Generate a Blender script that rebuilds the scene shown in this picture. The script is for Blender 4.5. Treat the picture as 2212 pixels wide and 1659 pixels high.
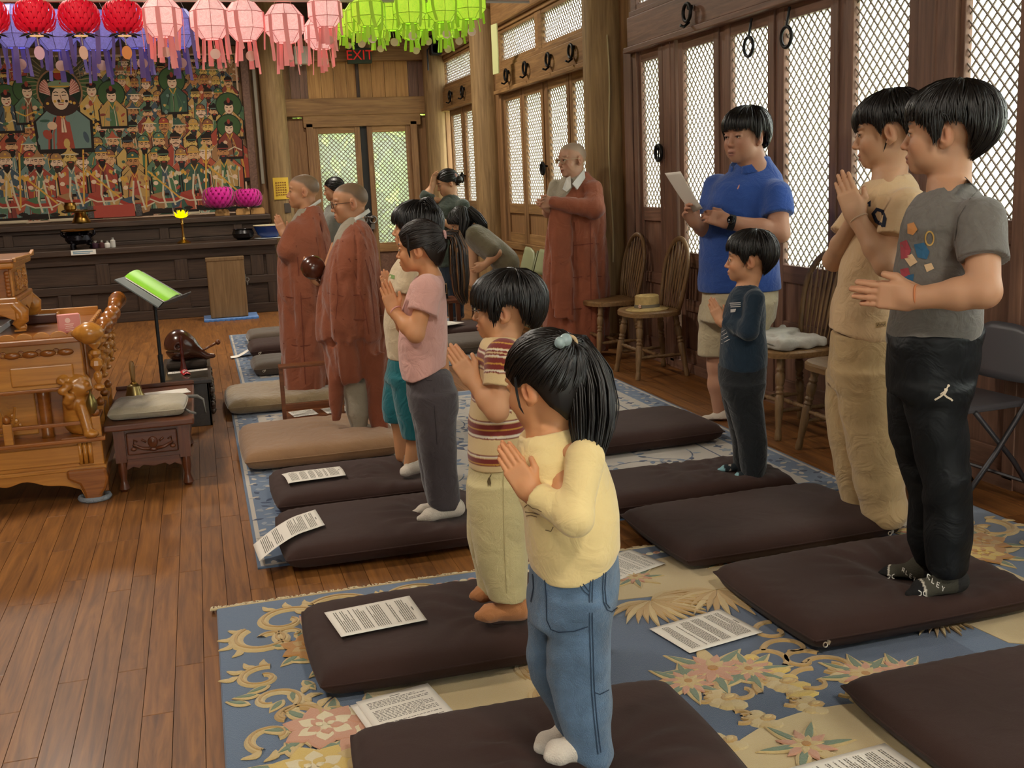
import bpy, math, random
import numpy as np
from mathutils import Vector, Matrix
D = bpy.data
scene = bpy.context.scene
COL = scene.collection
for _o in list(D.objects): D.objects.remove(_o)
rnd = random.Random(7)
# ------------------------------------------------------------------ camera
FP, CX, CY, CH = 2340.0, 1106.0, 829.5, 1.41
YAW, PITCH, ROLL = [math.radians(a) for a in (15.686, 10.842, -2.508)]
_f = np.array([math.sin(YAW)*math.cos(PITCH), math.cos(YAW)*math.cos(PITCH), -math.sin(PITCH)])
_r = np.array([math.cos(YAW), -math.sin(YAW), 0.0]); _u = np.cross(_r, _f)
CR = _r*math.cos(ROLL)+_u*math.sin(ROLL); CU = -_r*math.sin(ROLL)+_u*math.cos(ROLL); CF = _f
CPOS = np.array([0, 0, CH])
cam_d = D.cameras.new('camera'); cam = D.objects.new('camera', cam_d); COL.objects.link(cam)
cam.matrix_world = Matrix(((CR[0], CU[0], -CF[0], 0), (CR[1], CU[1], -CF[1], 0), (CR[2], CU[2], -CF[2], CH), (0, 0, 0, 1)))
cam_d.sensor_width = 36; cam_d.lens = FP/2212*36; cam_d.clip_start = .05; cam_d.clip_end = 200
scene.camera = cam
# ------------------------------------------------------------------ world, sun, exposure
w = D.worlds.new('overcast_sky'); scene.world = w; w.use_nodes = True
w.node_tree.nodes['Background'].inputs[0].default_value = (.93, .97, 1, 1)
w.node_tree.nodes['Background'].inputs[1].default_value = 7.5
vs = scene.view_settings
vs.view_transform = 'Standard'; vs.look = 'None'; vs.gamma = 1; vs.use_curve_mapping = False; vs.exposure = .32
scene.display_settings.display_device = 'sRGB'
sun_d = D.lights.new('sun', 'SUN'); sun_d.energy = 2.0; sun_d.angle = math.radians(20); sun_d.color = (1, .95, .86)
sun = D.objects.new('sun', sun_d); COL.objects.link(sun)
sun.rotation_euler = Vector((-.55, .35, -.9)).to_track_quat('-Z', 'Y').to_euler()
# warm fill lamps added out of view (their housings are built with the ceiling)
FILL_LAMPS = [(-1.6, 1.5), (-1.6, 5.5), (-1.6, 9.5), (1.2, -1.0), (1.2, 11.0)]
for i, (x, y) in enumerate(FILL_LAMPS):
    ld = D.lights.new('fill_lamp_light', 'AREA'); ld.shape = 'DISK'; ld.size = .7; ld.energy = 88; ld.color = (1, .91, .78)
    lo = D.objects.new('fill_lamp_light', ld); lo.location = (x, y, 4.03); COL.objects.link(lo)

def ray(x, y):
    d = CF*FP+CR*(x-CX)-CU*(y-CY); return d/np.linalg.norm(d)
def G(x, y, z=0.0):
    d = ray(x, y); return CPOS+d*((z-CH)/d[2])
def WX(x, y, X):
    d = ray(x, y); return CPOS+d*(X/d[0])
def WY(x, y, Y):
    d = ray(x, y); return CPOS+d*(Y/d[1])
# ------------------------------------------------------------------ helpers
def srgb(h):
    h = h.lstrip('#'); c = [int(h[i:i+2], 16)/255 for i in (0, 2, 4)]
    return tuple(((v/12.92) if v <= .04045 else ((v+.055)/1.055)**2.4) for v in c)
def rgba(c): return (*((srgb(c)) if isinstance(c, str) else c), 1)
_M = {}
def nt(m): return m.node_tree.nodes, m.node_tree.links
def newmat(name):
    m = D.materials.new(name); m.use_nodes = True
    return m, m.node_tree.nodes, m.node_tree.links, m.node_tree.nodes['Principled BSDF']
def ramp(N, stops):
    r = N.new('ShaderNodeValToRGB'); e = r.color_ramp.elements
    while len(e) < len(stops): e.new(.5)
    for i, (p, c) in enumerate(stops): e[i].position = p; e[i].color = rgba(c)
    return r
def mat(name, col, rough=.6, metal=0, spec=.4, bump=0, bscale=60, var=0, vscale=6, emit=None, es=0, trans=0, sheen=0, coat=0, sss=0):
    """plain surface with optional noise colour variation and bump"""
    if name in _M: return _M[name]
    m, N, L, b = newmat(name); b.inputs['Base Color'].default_value = rgba(col); b.inputs['Roughness'].default_value = rough
    b.inputs['Metallic'].default_value = metal; b.inputs['Specular IOR Level'].default_value = spec
    if sheen: b.inputs['Sheen Weight'].default_value = sheen
    if coat: b.inputs['Coat Weight'].default_value = coat; b.inputs['Coat Roughness'].default_value = .15
    if trans: b.inputs['Transmission Weight'].default_value = trans
    if sss: b.inputs['Subsurface Weight'].default_value = sss; b.inputs['Subsurface Scale'].default_value = .01
    if emit: b.inputs['Emission Color'].default_value = rgba(emit); b.inputs['Emission Strength'].default_value = es
    if var or bump: tc = N.new('ShaderNodeTexCoord')
    if var:
        n = N.new('ShaderNodeTexNoise'); n.inputs['Scale'].default_value = vscale; n.inputs['Detail'].default_value = 5
        L.new(tc.outputs['Object'], n.inputs['Vector']); c = np.array(rgba(col)[:3])
        r = ramp(N, [(.3, tuple(c*(1-var))), (.7, tuple(np.minimum(1, c*(1+var))))])
        L.new(n.outputs['Fac'], r.inputs[0]); L.new(r.outputs[0], b.inputs['Base Color'])
    if bump:
        n = N.new('ShaderNodeTexNoise'); n.inputs['Scale'].default_value = bscale; n.inputs['Detail'].default_value = 4
        L.new(tc.outputs['Object'], n.inputs['Vector']); bp = N.new('ShaderNodeBump'); bp.inputs['Strength'].default_value = bump; bp.inputs['Distance'].default_value = .01
        L.new(n.outputs['Fac'], bp.inputs['Height']); L.new(bp.outputs[0], b.inputs['Normal'])
    _M[name] = m; return m
def wood(name, c1, c2, axis=2, scale=1.0, rough=.55, bump=.25, coat=0, stain=None, knots=True, rand=.12):
    """grain streaks running along the object axis"""
    if name in _M: return _M[name]
    m, N, L, b = newmat(name); tc = N.new('ShaderNodeTexCoord'); oi = N.new('ShaderNodeObjectInfo')
    add = N.new('ShaderNodeVectorMath'); add.operation = 'MULTIPLY_ADD'
    L.new(oi.outputs['Random'], add.inputs[0]); add.inputs[1].default_value = (7, 13, 5); L.new(tc.outputs['Object'], add.inputs[2])
    mp = N.new('ShaderNodeMapping'); s = [14*scale]*3; s[axis] = 1.1*scale; mp.inputs['Scale'].default_value = s
    L.new(add.outputs[0], mp.inputs[0])
    n1 = N.new('ShaderNodeTexNoise'); n1.inputs['Scale'].default_value = 1.6; n1.inputs['Detail'].default_value = 8; n1.inputs['Distortion'].default_value = 1.6; n1.inputs['Roughness'].default_value = .62
    L.new(mp.outputs[0], n1.inputs['Vector'])
    mp2 = N.new('ShaderNodeMapping'); s2 = [60*scale]*3; s2[axis] = 2.0*scale; mp2.inputs['Scale'].default_value = s2; L.new(add.outputs[0], mp2.inputs[0])
    n2 = N.new('ShaderNodeTexNoise'); n2.inputs['Scale'].default_value = 1.5; n2.inputs['Detail'].default_value = 6; L.new(mp2.outputs[0], n2.inputs['Vector'])
    mx = N.new('ShaderNodeMath'); mx.operation = 'MULTIPLY_ADD'; mx.inputs[1].default_value = .35; L.new(n2.outputs['Fac'], mx.inputs[0])
    ml = N.new('ShaderNodeMath'); ml.operation = 'MULTIPLY'; ml.inputs[1].default_value = .75; L.new(n1.outputs['Fac'], ml.inputs[0]); L.new(ml.outputs[0], mx.inputs[2])
    c1v, c2v = np.array(rgba(c1)[:3]), np.array(rgba(c2)[:3])
    r = ramp(N, [(.34, tuple(c2v)), (.55, tuple((c1v+c2v)/2)), (.74, tuple(c1v))]); L.new(mx.outputs[0], r.inputs[0])
    hs = N.new('ShaderNodeHueSaturation'); L.new(r.outputs[0], hs.inputs['Color'])
    mr = N.new('ShaderNodeMapRange'); mr.inputs['To Min'].default_value = 1-rand; mr.inputs['To Max'].default_value = 1+rand; L.new(oi.outputs['Random'], mr.inputs['Value']); L.new(mr.outputs[0], hs.inputs['Value'])
    L.new(hs.outputs[0], b.inputs['Base Color'])
    b.inputs['Roughness'].default_value = rough; b.inputs['Specular IOR Level'].default_value = .35
    if coat: b.inputs['Coat Weight'].default_value = coat; b.inputs['Coat Roughness'].default_value = .18
    if bump:
        bp = N.new('ShaderNodeBump'); bp.inputs['Strength'].default_value = bump; bp.inputs['Distance'].default_value = .004; L.new(mx.outputs[0], bp.inputs['Height']); L.new(bp.outputs[0], b.inputs['Normal'])
    _M[name] = m; return m
def vcol(name, rough=.7, bump=0, bscale=200, sheen=0, spec=.3, sss=0, mult=None):
    """base colour comes from the mesh's own dye / pigment attribute"""
    if name in _M: return _M[name]
    m, N, L, b = newmat(name); a = N.new('ShaderNodeVertexColor'); a.layer_name = 'Col'; L.new(a.outputs[0], b.inputs['Base Color'])
    b.inputs['Roughness'].default_value = rough; b.inputs['Specular IOR Level'].default_value = spec
    if sheen: b.inputs['Sheen Weight'].default_value = sheen
    if sss: b.inputs['Subsurface Weight'].default_value = sss; b.inputs['Subsurface Scale'].default_value = .008; b.inputs['Subsurface Radius'].default_value = (1, .35, .2)
    if bump:
        tc = N.new('ShaderNodeTexCoord'); n = N.new('ShaderNodeTexNoise'); n.inputs['Scale'].default_value = bscale; n.inputs['Detail'].default_value = 3
        L.new(tc.outputs['Object'], n.inputs['Vector']); bp = N.new('ShaderNodeBump'); bp.inputs['Strength'].default_value = bump; bp.inputs['Distance'].default_value = .006
        L.new(n.outputs['Fac'], bp.inputs['Height']); L.new(bp.outputs[0], b.inputs['Normal'])
    _M[name] = m; return m
def tag(o, label=None, cat=None, group=None, kind=None):
    if label: o['label'] = label
    if cat: o['category'] = cat
    if group: o['group'] = group
    if kind: o['kind'] = kind
    return o
def empty(name, loc=(0, 0, 0), rz=0.0, label=None, cat=None, group=None, kind=None, parent=None):
    o = D.objects.new(name, None); o.location = loc; o.rotation_euler = (0, 0, rz); o.empty_display_size = .1
    COL.objects.link(o); tag(o, label, cat, group, kind); o.parent = parent
    return o
def link(name, me, parent=None, loc=None, rot=None, **kw):
    o = D.objects.new(name, me); COL.objects.link(o); o.parent = parent
    if loc is not None: o.location = loc
    if rot is not None: o.rotation_euler = rot
    tag(o, **kw); return o
def copy_tree(o, parent=None):
    c = o.copy(); COL.objects.link(c); c.parent = parent
    for ch in list(o.children): copy_tree(ch, c)
    return c
def rotm(ax, ang): return np.array(Matrix.Rotation(ang, 3, ax))
def basis(d, up=(0, 0, 1)):
    """columns: d, side, up' """
    d = np.array(d, float); d = d/np.linalg.norm(d); up = np.array(up, float)
    if abs(d@up) > .98*np.linalg.norm(up): up = np.array([1., 0, 0])
    s = np.cross(up, d); s /= np.linalg.norm(s); return np.stack([d, s, np.cross(d, s)], 1)
class MB:
    """collects shapes; build() links them as one mesh object"""
    def __init__(s): s.v = []; s.f = []; s.m = []; s.c = []; s.n = 0; s.mi = 0; s.col = (1, 1, 1)
    def add(s, verts, faces):
        verts = np.asarray(verts, float).reshape(-1, 3); s.v.append(verts)
        s.f += [tuple(i+s.n for i in f) for f in faces]; s.m += [s.mi]*len(faces); s.c.append(np.tile(np.array([*s.col, 1.0]), (len(verts), 1))); s.n += len(verts); return s
    def box(s, c, size, R=None, taper=1.0):
        x, y, z = np.array(size)/2; v = np.array([(sx*x*(taper if sz > 0 else 1), sy*y*(taper if sz > 0 else 1), sz*z) for sz in (-1, 1) for sy in (-1, 1) for sx in (-1, 1)])
        if R is not None: v = v@np.array(R).T
        return s.add(v+np.array(c), [(0, 2, 3, 1), (4, 5, 7, 6), (0, 1, 5, 4), (2, 6, 7, 3), (0, 4, 6, 2), (1, 3, 7, 5)])
    def bb(s, lo, hi): lo, hi = np.array(lo, float), np.array(hi, float); return s.box((lo+hi)/2, np.abs(hi-lo))
    def lathe(s, prof, c=(0, 0, 0), R=None, n=16, sx=1, sy=1, caps=True):
        k = len(prof); a = np.linspace(0, 2*math.pi, n, endpoint=False)
        v = np.array([(r*math.cos(t)*sx, r*math.sin(t)*sy, z) for r, z in prof for t in a])
        if R is not None: v = v@np.array(R).T
        f = [(i*n+j, i*n+(j+1) % n, (i+1)*n+(j+1) % n, (i+1)*n+j) for i in range(k-1) for j in range(n)]
        if caps: f += [tuple(range(n))[::-1], tuple((k-1)*n+j for j in range(n))]
        return s.add(v+np.array(c), f)
    def tube(s, path, rad, n=8, sx=1.0, caps=True, up=(0, 0, 1)):
        P = np.array(path, float); k = len(P); rad = np.broadcast_to(np.array(rad, float), (k,)); T = np.gradient(P, axis=0)
        a = np.linspace(0, 2*math.pi, n, endpoint=False); T = T/(np.linalg.norm(T, axis=1, keepdims=True)+1e-12); U = np.array(up, float)
        if np.abs(T@U).max() > .95: U = np.array([1., 0, 0]) if np.abs(T[:, 0]).max() < .95 else np.array([.3, .9, .2])
        if np.abs(T@U).max() > .97: U = np.array([.5, -.6, .62])
        S_ = np.cross(U, T); S_ /= np.linalg.norm(S_, axis=1, keepdims=True)+1e-12; W_ = np.cross(T, S_)
        V = (P[:, None]+rad[:, None, None]*(np.cos(a)[None, :, None]*S_[:, None]*sx+np.sin(a)[None, :, None]*W_[:, None])).reshape(-1, 3)
        f = [(i*n+j, i*n+(j+1) % n, (i+1)*n+(j+1) % n, (i+1)*n+j) for i in range(k-1) for j in range(n)]
        if caps: f += [tuple(range(n))[::-1], tuple((k-1)*n+j for j in range(n))]
        return s.add(V, f)
    def prism(s, poly, h, c=(0, 0, 0), R=None, bev=0.0):
        """polygon in local xy extruded along +z by h (bev: inset of the top rim)"""
        P = np.array(poly, float); n = len(P); z0 = np.zeros((n, 1))
        if bev:
            cen = P.mean(0); d = P-cen; L = np.linalg.norm(d, axis=1, keepdims=True)+1e-9; Q = P-d/L*bev
            v = np.concatenate([np.c_[P, z0], np.c_[P, z0+h-min(bev, h*.6)], np.c_[Q, z0+h]]); k = 3
        else: v = np.concatenate([np.c_[P, z0], np.c_[P, z0+h]]); k = 2
        if R is not None: v = v@np.array(R).T
        f = [tuple(range(n))[::-1], tuple((k-1)*n+j for j in range(n))]+[(i*n+j, i*n+(j+1) % n, (i+1)*n+(j+1) % n, (i+1)*n+j) for i in range(k-1) for j in range(n)]
        return s.add(v+np.array(c), f)
    def sphere(s, c, r, R=None, nu=14, nv=9):
        r = np.broadcast_to(np.array(r, float), (3,)); t = np.linspace(0, math.pi, nv)[1:-1]; a = np.linspace(0, 2*math.pi, nu, endpoint=False)
        v = [(0, 0, 1)]+[(math.sin(q)*math.cos(p), math.sin(q)*math.sin(p), math.cos(q)) for q in t for p in a]+[(0, 0, -1)]
        v = np.array(v)*r
        if R is not None: v = v@np.array(R).T
        k = len(t); f = [(0, 1+j, 1+(j+1) % nu) for j in range(nu)]
        f += [(1+i*nu+j, 1+(i+1)*nu+j, 1+(i+1)*nu+(j+1) % nu, 1+i*nu+(j+1) % nu) for i in range(k-1) for j in range(nu)]
        f += [(1+k*nu, 1+(k-1)*nu+(j+1) % nu, 1+(k-1)*nu+j) for j in range(nu)]
        return s.add(v+np.array(c), f)
    def grid(s, fn, nu, nv, wrap=False):
        u = np.linspace(0, 1, nu); v = np.linspace(0, 1, nv); V = np.array([fn(a, b) for b in v for a in u])
        return s.add(V, [(j*nu+i, j*nu+i+1, (j+1)*nu+i+1, (j+1)*nu+i) for j in range(nv-1) for i in range(nu-1)])
    def torus(s, c, R_, r, R=None, n=20, k=8, arc=2*math.pi):
        a = np.linspace(0, arc, n, endpoint=arc < 6.28); p = np.stack([R_*np.cos(a), R_*np.sin(a), 0*a], 1)
        if arc >= 6.28:
            b = np.linspace(0, 2*math.pi, k, endpoint=False)
            v = np.array([((R_+r*math.cos(q))*math.cos(t), (R_+r*math.cos(q))*math.sin(t), r*math.sin(q)) for t in a for q in b])
            if R is not None: v = v@np.array(R).T
            return s.add(v+np.array(c), [(i*k+j, ((i+1) % n)*k+j, ((i+1) % n)*k+(j+1) % k, i*k+(j+1) % k) for i in range(n) for j in range(k)])
        if R is not None: p = p@np.array(R).T
        return s.tube(p+np.array(c), r, k)
    def mesh(s, name, mats, smooth=False):
        me = D.meshes.new(name); V = np.concatenate(s.v) if s.v else np.zeros((0, 3))
        me.from_pydata(V.tolist(), [], s.f)
        for m in (mats if isinstance(mats, (list, tuple)) else [mats]): me.materials.append(m)
        if any(s.m): me.polygons.foreach_set('material_index', s.m)
        ca = me.color_attributes.new('Col', 'FLOAT_COLOR', 'POINT'); ca.data.foreach_set('color', np.concatenate(s.c).ravel())
        if smooth is True: me.polygons.foreach_set('use_smooth', [True]*len(s.f))
        elif smooth: me.polygons.foreach_set('use_smooth', [True]*len(s.f)); me.set_sharp_from_angle(angle=math.radians(smooth))
        me.update(); return me
    def build(s, name, mats, parent=None, smooth=False, bevel=0, **kw):
        o = link(name, s.mesh(name, mats, smooth), parent, **kw)
        if bevel:
            md = o.modifiers.new('bevel', 'BEVEL'); md.width = bevel; md.segments = 2; md.limit_method = 'ANGLE'; md.angle_limit = .7
        return o
def part(name, m, parent, fn, smooth=False, bevel=0, **kw):
    b = MB(); fn(b); return b.build(name, m, parent, smooth, bevel, **kw)
def boxo(name, m, parent, lo, hi, bevel=.004, **kw): return MB().bb(lo, hi).build(name, m, parent, bevel=bevel, **kw)
_font = None
def text(name, s, size, m, parent, M4, ext=.0008, align='CENTER', **kw):
    cu = D.curves.new(name, 'FONT'); cu.body = s; cu.size = size; cu.extrude = ext; cu.align_x = align; cu.align_y = 'CENTER'; cu.resolution_u = 3
    t = D.objects.new(name, cu); COL.objects.link(t); dg = bpy.context.evaluated_depsgraph_get()
    me = D.meshes.new_from_object(t.evaluated_get(dg)); D.objects.remove(t); me.materials.clear(); me.materials.append(m)
    o = link(name, me, parent, **kw); o.matrix_local = M4; return o
def frame4(o, x, y):
    """matrix with local x, y axes and origin"""
    x = np.array(x, float); x /= np.linalg.norm(x); y = np.array(y, float); y -= x*(x@y); y /= np.linalg.norm(y); z = np.cross(x, y)
    return Matrix([[x[i], y[i], z[i], o[i]] for i in range(3)]+[[0, 0, 0, 1]])
# ------------------------------------------------------------------ organic shapes: distance fields turned into smooth meshes
def smin(a, b, k):
    h = np.clip(.5+.5*(b-a)/k, 0, 1); return b+(a-b)*h-k*h*(1-h)
def smax(a, b, k): return -smin(-a, -b, k)
def rc(p, a, b, ra, rb=None):
    a, b = np.array(a, float), np.array(b, float); rb = ra if rb is None else rb; ba = b-a; pa = p-a
    h = np.clip(pa@ba/max(ba@ba, 1e-12), 0, 1); return np.linalg.norm(pa-h[:, None]*ba, axis=1)-(ra+(rb-ra)*h)
def el(p, c, r, R=None):
    q = p-np.array(c); q = q@np.array(R) if R is not None else q; r = np.array(r, float)
    k0 = np.linalg.norm(q/r, axis=1); k1 = np.linalg.norm(q/(r*r), axis=1); return k0*(k0-1)/np.maximum(k1, 1e-9)
def bx(p, c, s, r=.0, R=None):
    q = p-np.array(c); q = q@np.array(R) if R is not None else q; q = np.abs(q)-(np.array(s)-r)
    return np.linalg.norm(np.maximum(q, 0), axis=1)+np.minimum(q.max(1), 0)-r
def loft(p, rows, pw=2.0):
    """rows: (z, cx, ax, cy, ay) sorted upward; elliptic sections"""
    r = np.array(rows, float); z = p[:, 2]; cx, ax, cy, ay = [np.interp(z, r[:, 0], r[:, k]) for k in (1, 2, 3, 4)]
    u, v = np.abs(p[:, 0]-cx)/ax, np.abs(p[:, 1]-cy)/ay
    q = (u**pw+v**pw)**(1/pw); d = (q-1)*np.minimum(ax, ay)*np.where(q < 1, 1, 1)
    g = np.sqrt((p[:, 0]-cx)**2+(p[:, 1]-cy)**2)*(1-1/np.maximum(q, 1e-6)); d = np.where(q > 1, g, d)
    zo = np.maximum(r[0, 0]-z, z-r[-1, 0]); return np.where(zo > 0, np.sqrt(np.maximum(d, 0)**2+zo**2), np.maximum(d, zo))
def wob(p, seed, f=(20, 20, 20), n=4):
    """cheap smooth noise, about -1..1"""
    r = np.random.RandomState(seed); o = np.zeros(len(p))
    for i in range(n):
        k = r.normal(size=3)*np.array(f); o += np.sin(p@k+r.rand()*6.28)
    return o/n**.5*.8
def surf(fn, lo, hi, h, mrg=1.0):
    lo, hi = np.array(lo, float), np.array(hi, float); B = 6
    nb = np.maximum(1, np.ceil((hi-lo)/(h*B)).astype(int)); n = nb*B+1
    ci = np.stack(np.meshgrid(*[np.arange(k) for k in nb], indexing='ij'), -1).reshape(-1, 3)
    dc = fn(lo+(ci+.5)*B*h); keep = np.abs(dc) < h*B*.87*1.25*mrg+h
    F = np.ones(n); Fb = np.where(dc > 0, 1., -1.)
    F[:-1, :-1, :-1] = np.repeat(np.repeat(np.repeat(Fb.reshape(nb), B, 0), B, 1), B, 2)
    loc = np.stack(np.meshgrid(*[np.arange(B+1)]*3, indexing='ij'), -1).reshape(-1, 3)
    idx = (ci[keep][:, None]*B+loc[None]).reshape(-1, 3); lin = np.unique(np.ravel_multi_index(idx.T, n))
    idx = np.stack(np.unravel_index(lin, n), 1); F.reshape(-1)[lin] = fn(lo+idx*h)
    s = F < 0; c = [s[i:n[0]-1+i, j:n[1]-1+j, k:n[2]-1+k] for i in (0, 1) for j in (0, 1) for k in (0, 1)]
    cnt = sum(q.astype(np.int8) for q in c); A = (cnt > 0) & (cnt < 8); ids = np.full(A.shape, -1); cell = np.argwhere(A); ids[A] = np.arange(len(cell))
    acc = np.zeros((len(cell), 3)); num = np.zeros(len(cell)); off = [(i, j, k) for i in (0, 1) for j in (0, 1) for k in (0, 1)]
    val = np.stack([F[cell[:, 0]+o[0], cell[:, 1]+o[1], cell[:, 2]+o[2]] for o in off], 1)
    for a in range(8):
        for b in range(a+1, 8):
            if sum(abs(off[a][q]-off[b][q]) for q in range(3)) != 1: continue
            m = (val[:, a] < 0) != (val[:, b] < 0); t = val[:, a]/np.where(m, val[:, a]-val[:, b], 1)
            pt = np.array(off[a])+t[:, None]*(np.array(off[b])-np.array(off[a])); acc += np.where(m[:, None], pt, 0); num += m
    V = lo+(cell+acc/np.maximum(num, 1)[:, None])*h; Q = []
    for ax in range(3):
        o1, o2 = [(1, 2), (2, 0), (0, 1)][ax]; sh = [0, 0, 0]; sh[ax] = 1
        a0 = s[tuple(slice(0, n[q]-1) if q == ax else slice(1, n[q]-1) for q in range(3))]; a1 = s[tuple(slice(1, n[q]) if q == ax else slice(1, n[q]-1) for q in range(3))]
        for sg in (1, 0):
            e = np.argwhere((a0 & ~a1) if sg else (~a0 & a1)); 
            if not len(e): continue
            for q in range(3):
                if q != ax: e[:, q] += 1
            def cid(d1, d2):
                k = e.copy(); k[:, o1] -= d1; k[:, o2] -= d2; return ids[k[:, 0], k[:, 1], k[:, 2]]
            q4 = np.stack([cid(1, 1), cid(0, 1), cid(0, 0), cid(1, 0)], 1); Q.append(q4 if sg else q4[:, ::-1])
    Q = np.concatenate(Q) if Q else np.zeros((0, 4), int); Q = Q[(Q >= 0).all(1)]
    return V, Q
def relax(V, Q, it=1, lam=.5):
    for _ in range(it):
        a = np.zeros_like(V); c = np.zeros(len(V))
        for i in range(4):
            np.add.at(a, Q[:, i], V[Q[:, (i+1) % 4]]+V[Q[:, (i+3) % 4]]); np.add.at(c, Q[:, i], 2)
        V = V+lam*(a/np.maximum(c, 1)[:, None]-V)
    return V
def npmesh(name, V, Q, mats, col=None, smooth=True):
    me = D.meshes.new(name); me.vertices.add(len(V)); me.vertices.foreach_set('co', np.asarray(V, np.float32).ravel())
    Q = np.asarray(Q, np.int32); k = Q.shape[1]; me.loops.add(Q.size); me.loops.foreach_set('vertex_index', Q.ravel())
    me.polygons.add(len(Q)); me.polygons.foreach_set('loop_start', np.arange(len(Q))*k)
    if smooth: me.polygons.foreach_set('use_smooth', np.ones(len(Q), bool))
    for m in (mats if isinstance(mats, (list, tuple)) else [mats]): me.materials.append(m)
    if col is not None:
        ca = me.color_attributes.new('Col', 'FLOAT_COLOR', 'POINT'); ca.data.foreach_set('color', np.c_[col, np.ones(len(V))].astype(np.float32).ravel())
    me.update(calc_edges=True); me.validate(); return me
def sdfo(name, fn, lo, hi, h, m, parent=None, col=None, it=1, mrg=1.0, **kw):
    V, Q = surf(fn, lo, hi, h, mrg); V = relax(V, Q, it); return link(name, npmesh(name, V, Q, m, None if col is None else col(V)), parent, **kw)
# ------------------------------------------------------------------ materials of the hall
PINE = wood('old_pine', '#a07a4c', '#6a4a2b', 1, .8, .6, .3)
PINEX = wood('old_pine_across', '#a07a4c', '#6e4c2c', 0, .8, .6, .3)
PINEZ = wood('old_pine_upright', '#98724a', '#65462b', 2, .8, .6, .3)
REDP = wood('red_brown_backlit_pine', '#866350', '#5a4135', 1, .8, .55, .3)  # near bays: the same pine, with backlight and haze put into the colour
REDPZ = wood('red_brown_backlit_pine_upright', '#866350', '#5a4135', 2, .8, .55, .3)  # upright copy of that backlit tone
LOG = wood('weathered_log', '#a5875c', '#6b5233', 2, .6, .7, .5, rand=.05)
LIGHTPLANK = wood('pale_pine_board', '#b88c52', '#8c6236', 2, .7, .6, .2, rand=.16)
DARKW = wood('dark_stained_wood', '#4a382b', '#2a1e17', 0, .9, .55, .3)
DARKWZ = wood('dark_stained_wood_upright', '#4a382b', '#2a1e17', 2, .9, .55, .3)
FLOORM = wood('stained_oak_board', '#96622f', '#55331a', 1, .85, .46, .2, coat=.08, rand=.11)
IRON = mat('black_iron', '#1c1b1b', .5, .6)
BRASS = mat('brass', '#b08a45', .28, 1, bump=.05, bscale=40)
def panemat(name, tint, k=.72):
    m, N, L, b = newmat(name); N.remove(b); out = N['Material Output']
    tr = N.new('ShaderNodeBsdfTransparent'); tr.inputs[0].default_value = (*tint, 1)
    tl = N.new('ShaderNodeBsdfTranslucent'); df = N.new('ShaderNodeBsdfDiffuse'); mx = N.new('ShaderNodeMixShader'); mx2 = N.new('ShaderNodeMixShader')
    n = N.new('ShaderNodeTexNoise'); n.inputs['Scale'].default_value = 9; n.inputs['Detail'].default_value = 6; tc = N.new('ShaderNodeTexCoord'); L.new(tc.outputs['Object'], n.inputs['Vector'])
    r = ramp(N, [(.35, tuple(np.array(tint)*.82)), (.65, tint)]); L.new(n.outputs['Fac'], r.inputs[0]); L.new(r.outputs[0], tl.inputs[0]); L.new(r.outputs[0], df.inputs[0])
    mx2.inputs[0].default_value = .12; L.new(tl.outputs[0], mx2.inputs[1]); L.new(df.outputs[0], mx2.inputs[2])
    mx.inputs[0].default_value = k; L.new(tr.outputs[0], mx.inputs[1]); L.new(mx2.outputs[0], mx.inputs[2]); L.new(mx.outputs[0], out.inputs[0])
    return m
PANE = panemat('window_paper', (.93, .94, .92))
PANEG = panemat('clear_plastic_sheet', (.9, .92, .86), .3)
XW = 3.28
YF = 14.4
ZC = 4.1
# ------------------------------------------------------------------ floor with single boards
RUGS = [(-.057, 1.0, 2.9, 3.62), (.1, 4.0, 2.683, 6.95), (.2, 8.05, 2.6, 10.85)]
def build_floor():
    fl = boxo('floor', mat('subfloor', '#3a2210', .8), None, (-5, -4, -.12), (XW+.3, YF+.3, -.022), 0); tag(fl, kind='structure')
    w = .083; meshes = {}
    def pm(L):
        if L not in meshes:
            b = MB(); b.prism([(-w/2+.0008, -L/2+.0008), (w/2-.0008, -L/2+.0008), (w/2-.0008, L/2-.0008), (-w/2+.0008, L/2-.0008)], .022, (0, 0, -.022), bev=.0018)
            meshes[L] = b.mesh('plank', FLOORM)
        return meshes[L]
    r = random.Random(3); cells = []
    nx = int((XW+5)/w)+1
    for i in range(nx):
        x = -5+w/2+i*w
        if x > XW+.2: break
        y = -4-r.random()*1.2
        while y < YF:
            L = r.choice([.6, .85, 1.1, 1.35]); cells.append((x, y+L/2, L)); y += L
    def vis(x, y):
        P = np.array([x, y, 0])-CPOS; d = P@CF
        if d < .5: return False
        px, py = CX+FP*(P@CR)/d, CY-FP*(P@CU)/d
        if not (-60 < px < 2260 and -50 < py < 1720): return False
        return not any(a+.05 < x < c-.05 and b+.2 < y < e-.2 for a, b, c, e in RUGS) and not (x < -.6 and 5.2 < y < 9)
    near = sorted([c for c in cells if vis(c[0], c[1]) or vis(c[0], c[1]-c[2]*.4) or vis(c[0], c[1]+c[2]*.4)], key=lambda c: c[0]**2+c[1]**2)[:295]
    ns = set(near)
    for x, y, L in near: link('plank', pm(L), fl, (x, y, 0))
    b = MB()
    for c in cells:
        if c not in ns:
            x, y, L = c; b.prism([(-w/2, -L/2), (w/2, -L/2), (w/2, L/2), (-w/2, L/2)], .022, (x, y, -.022))
    b.build('plank_field', FLOORM, fl, kind='stuff')
build_floor()
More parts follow.
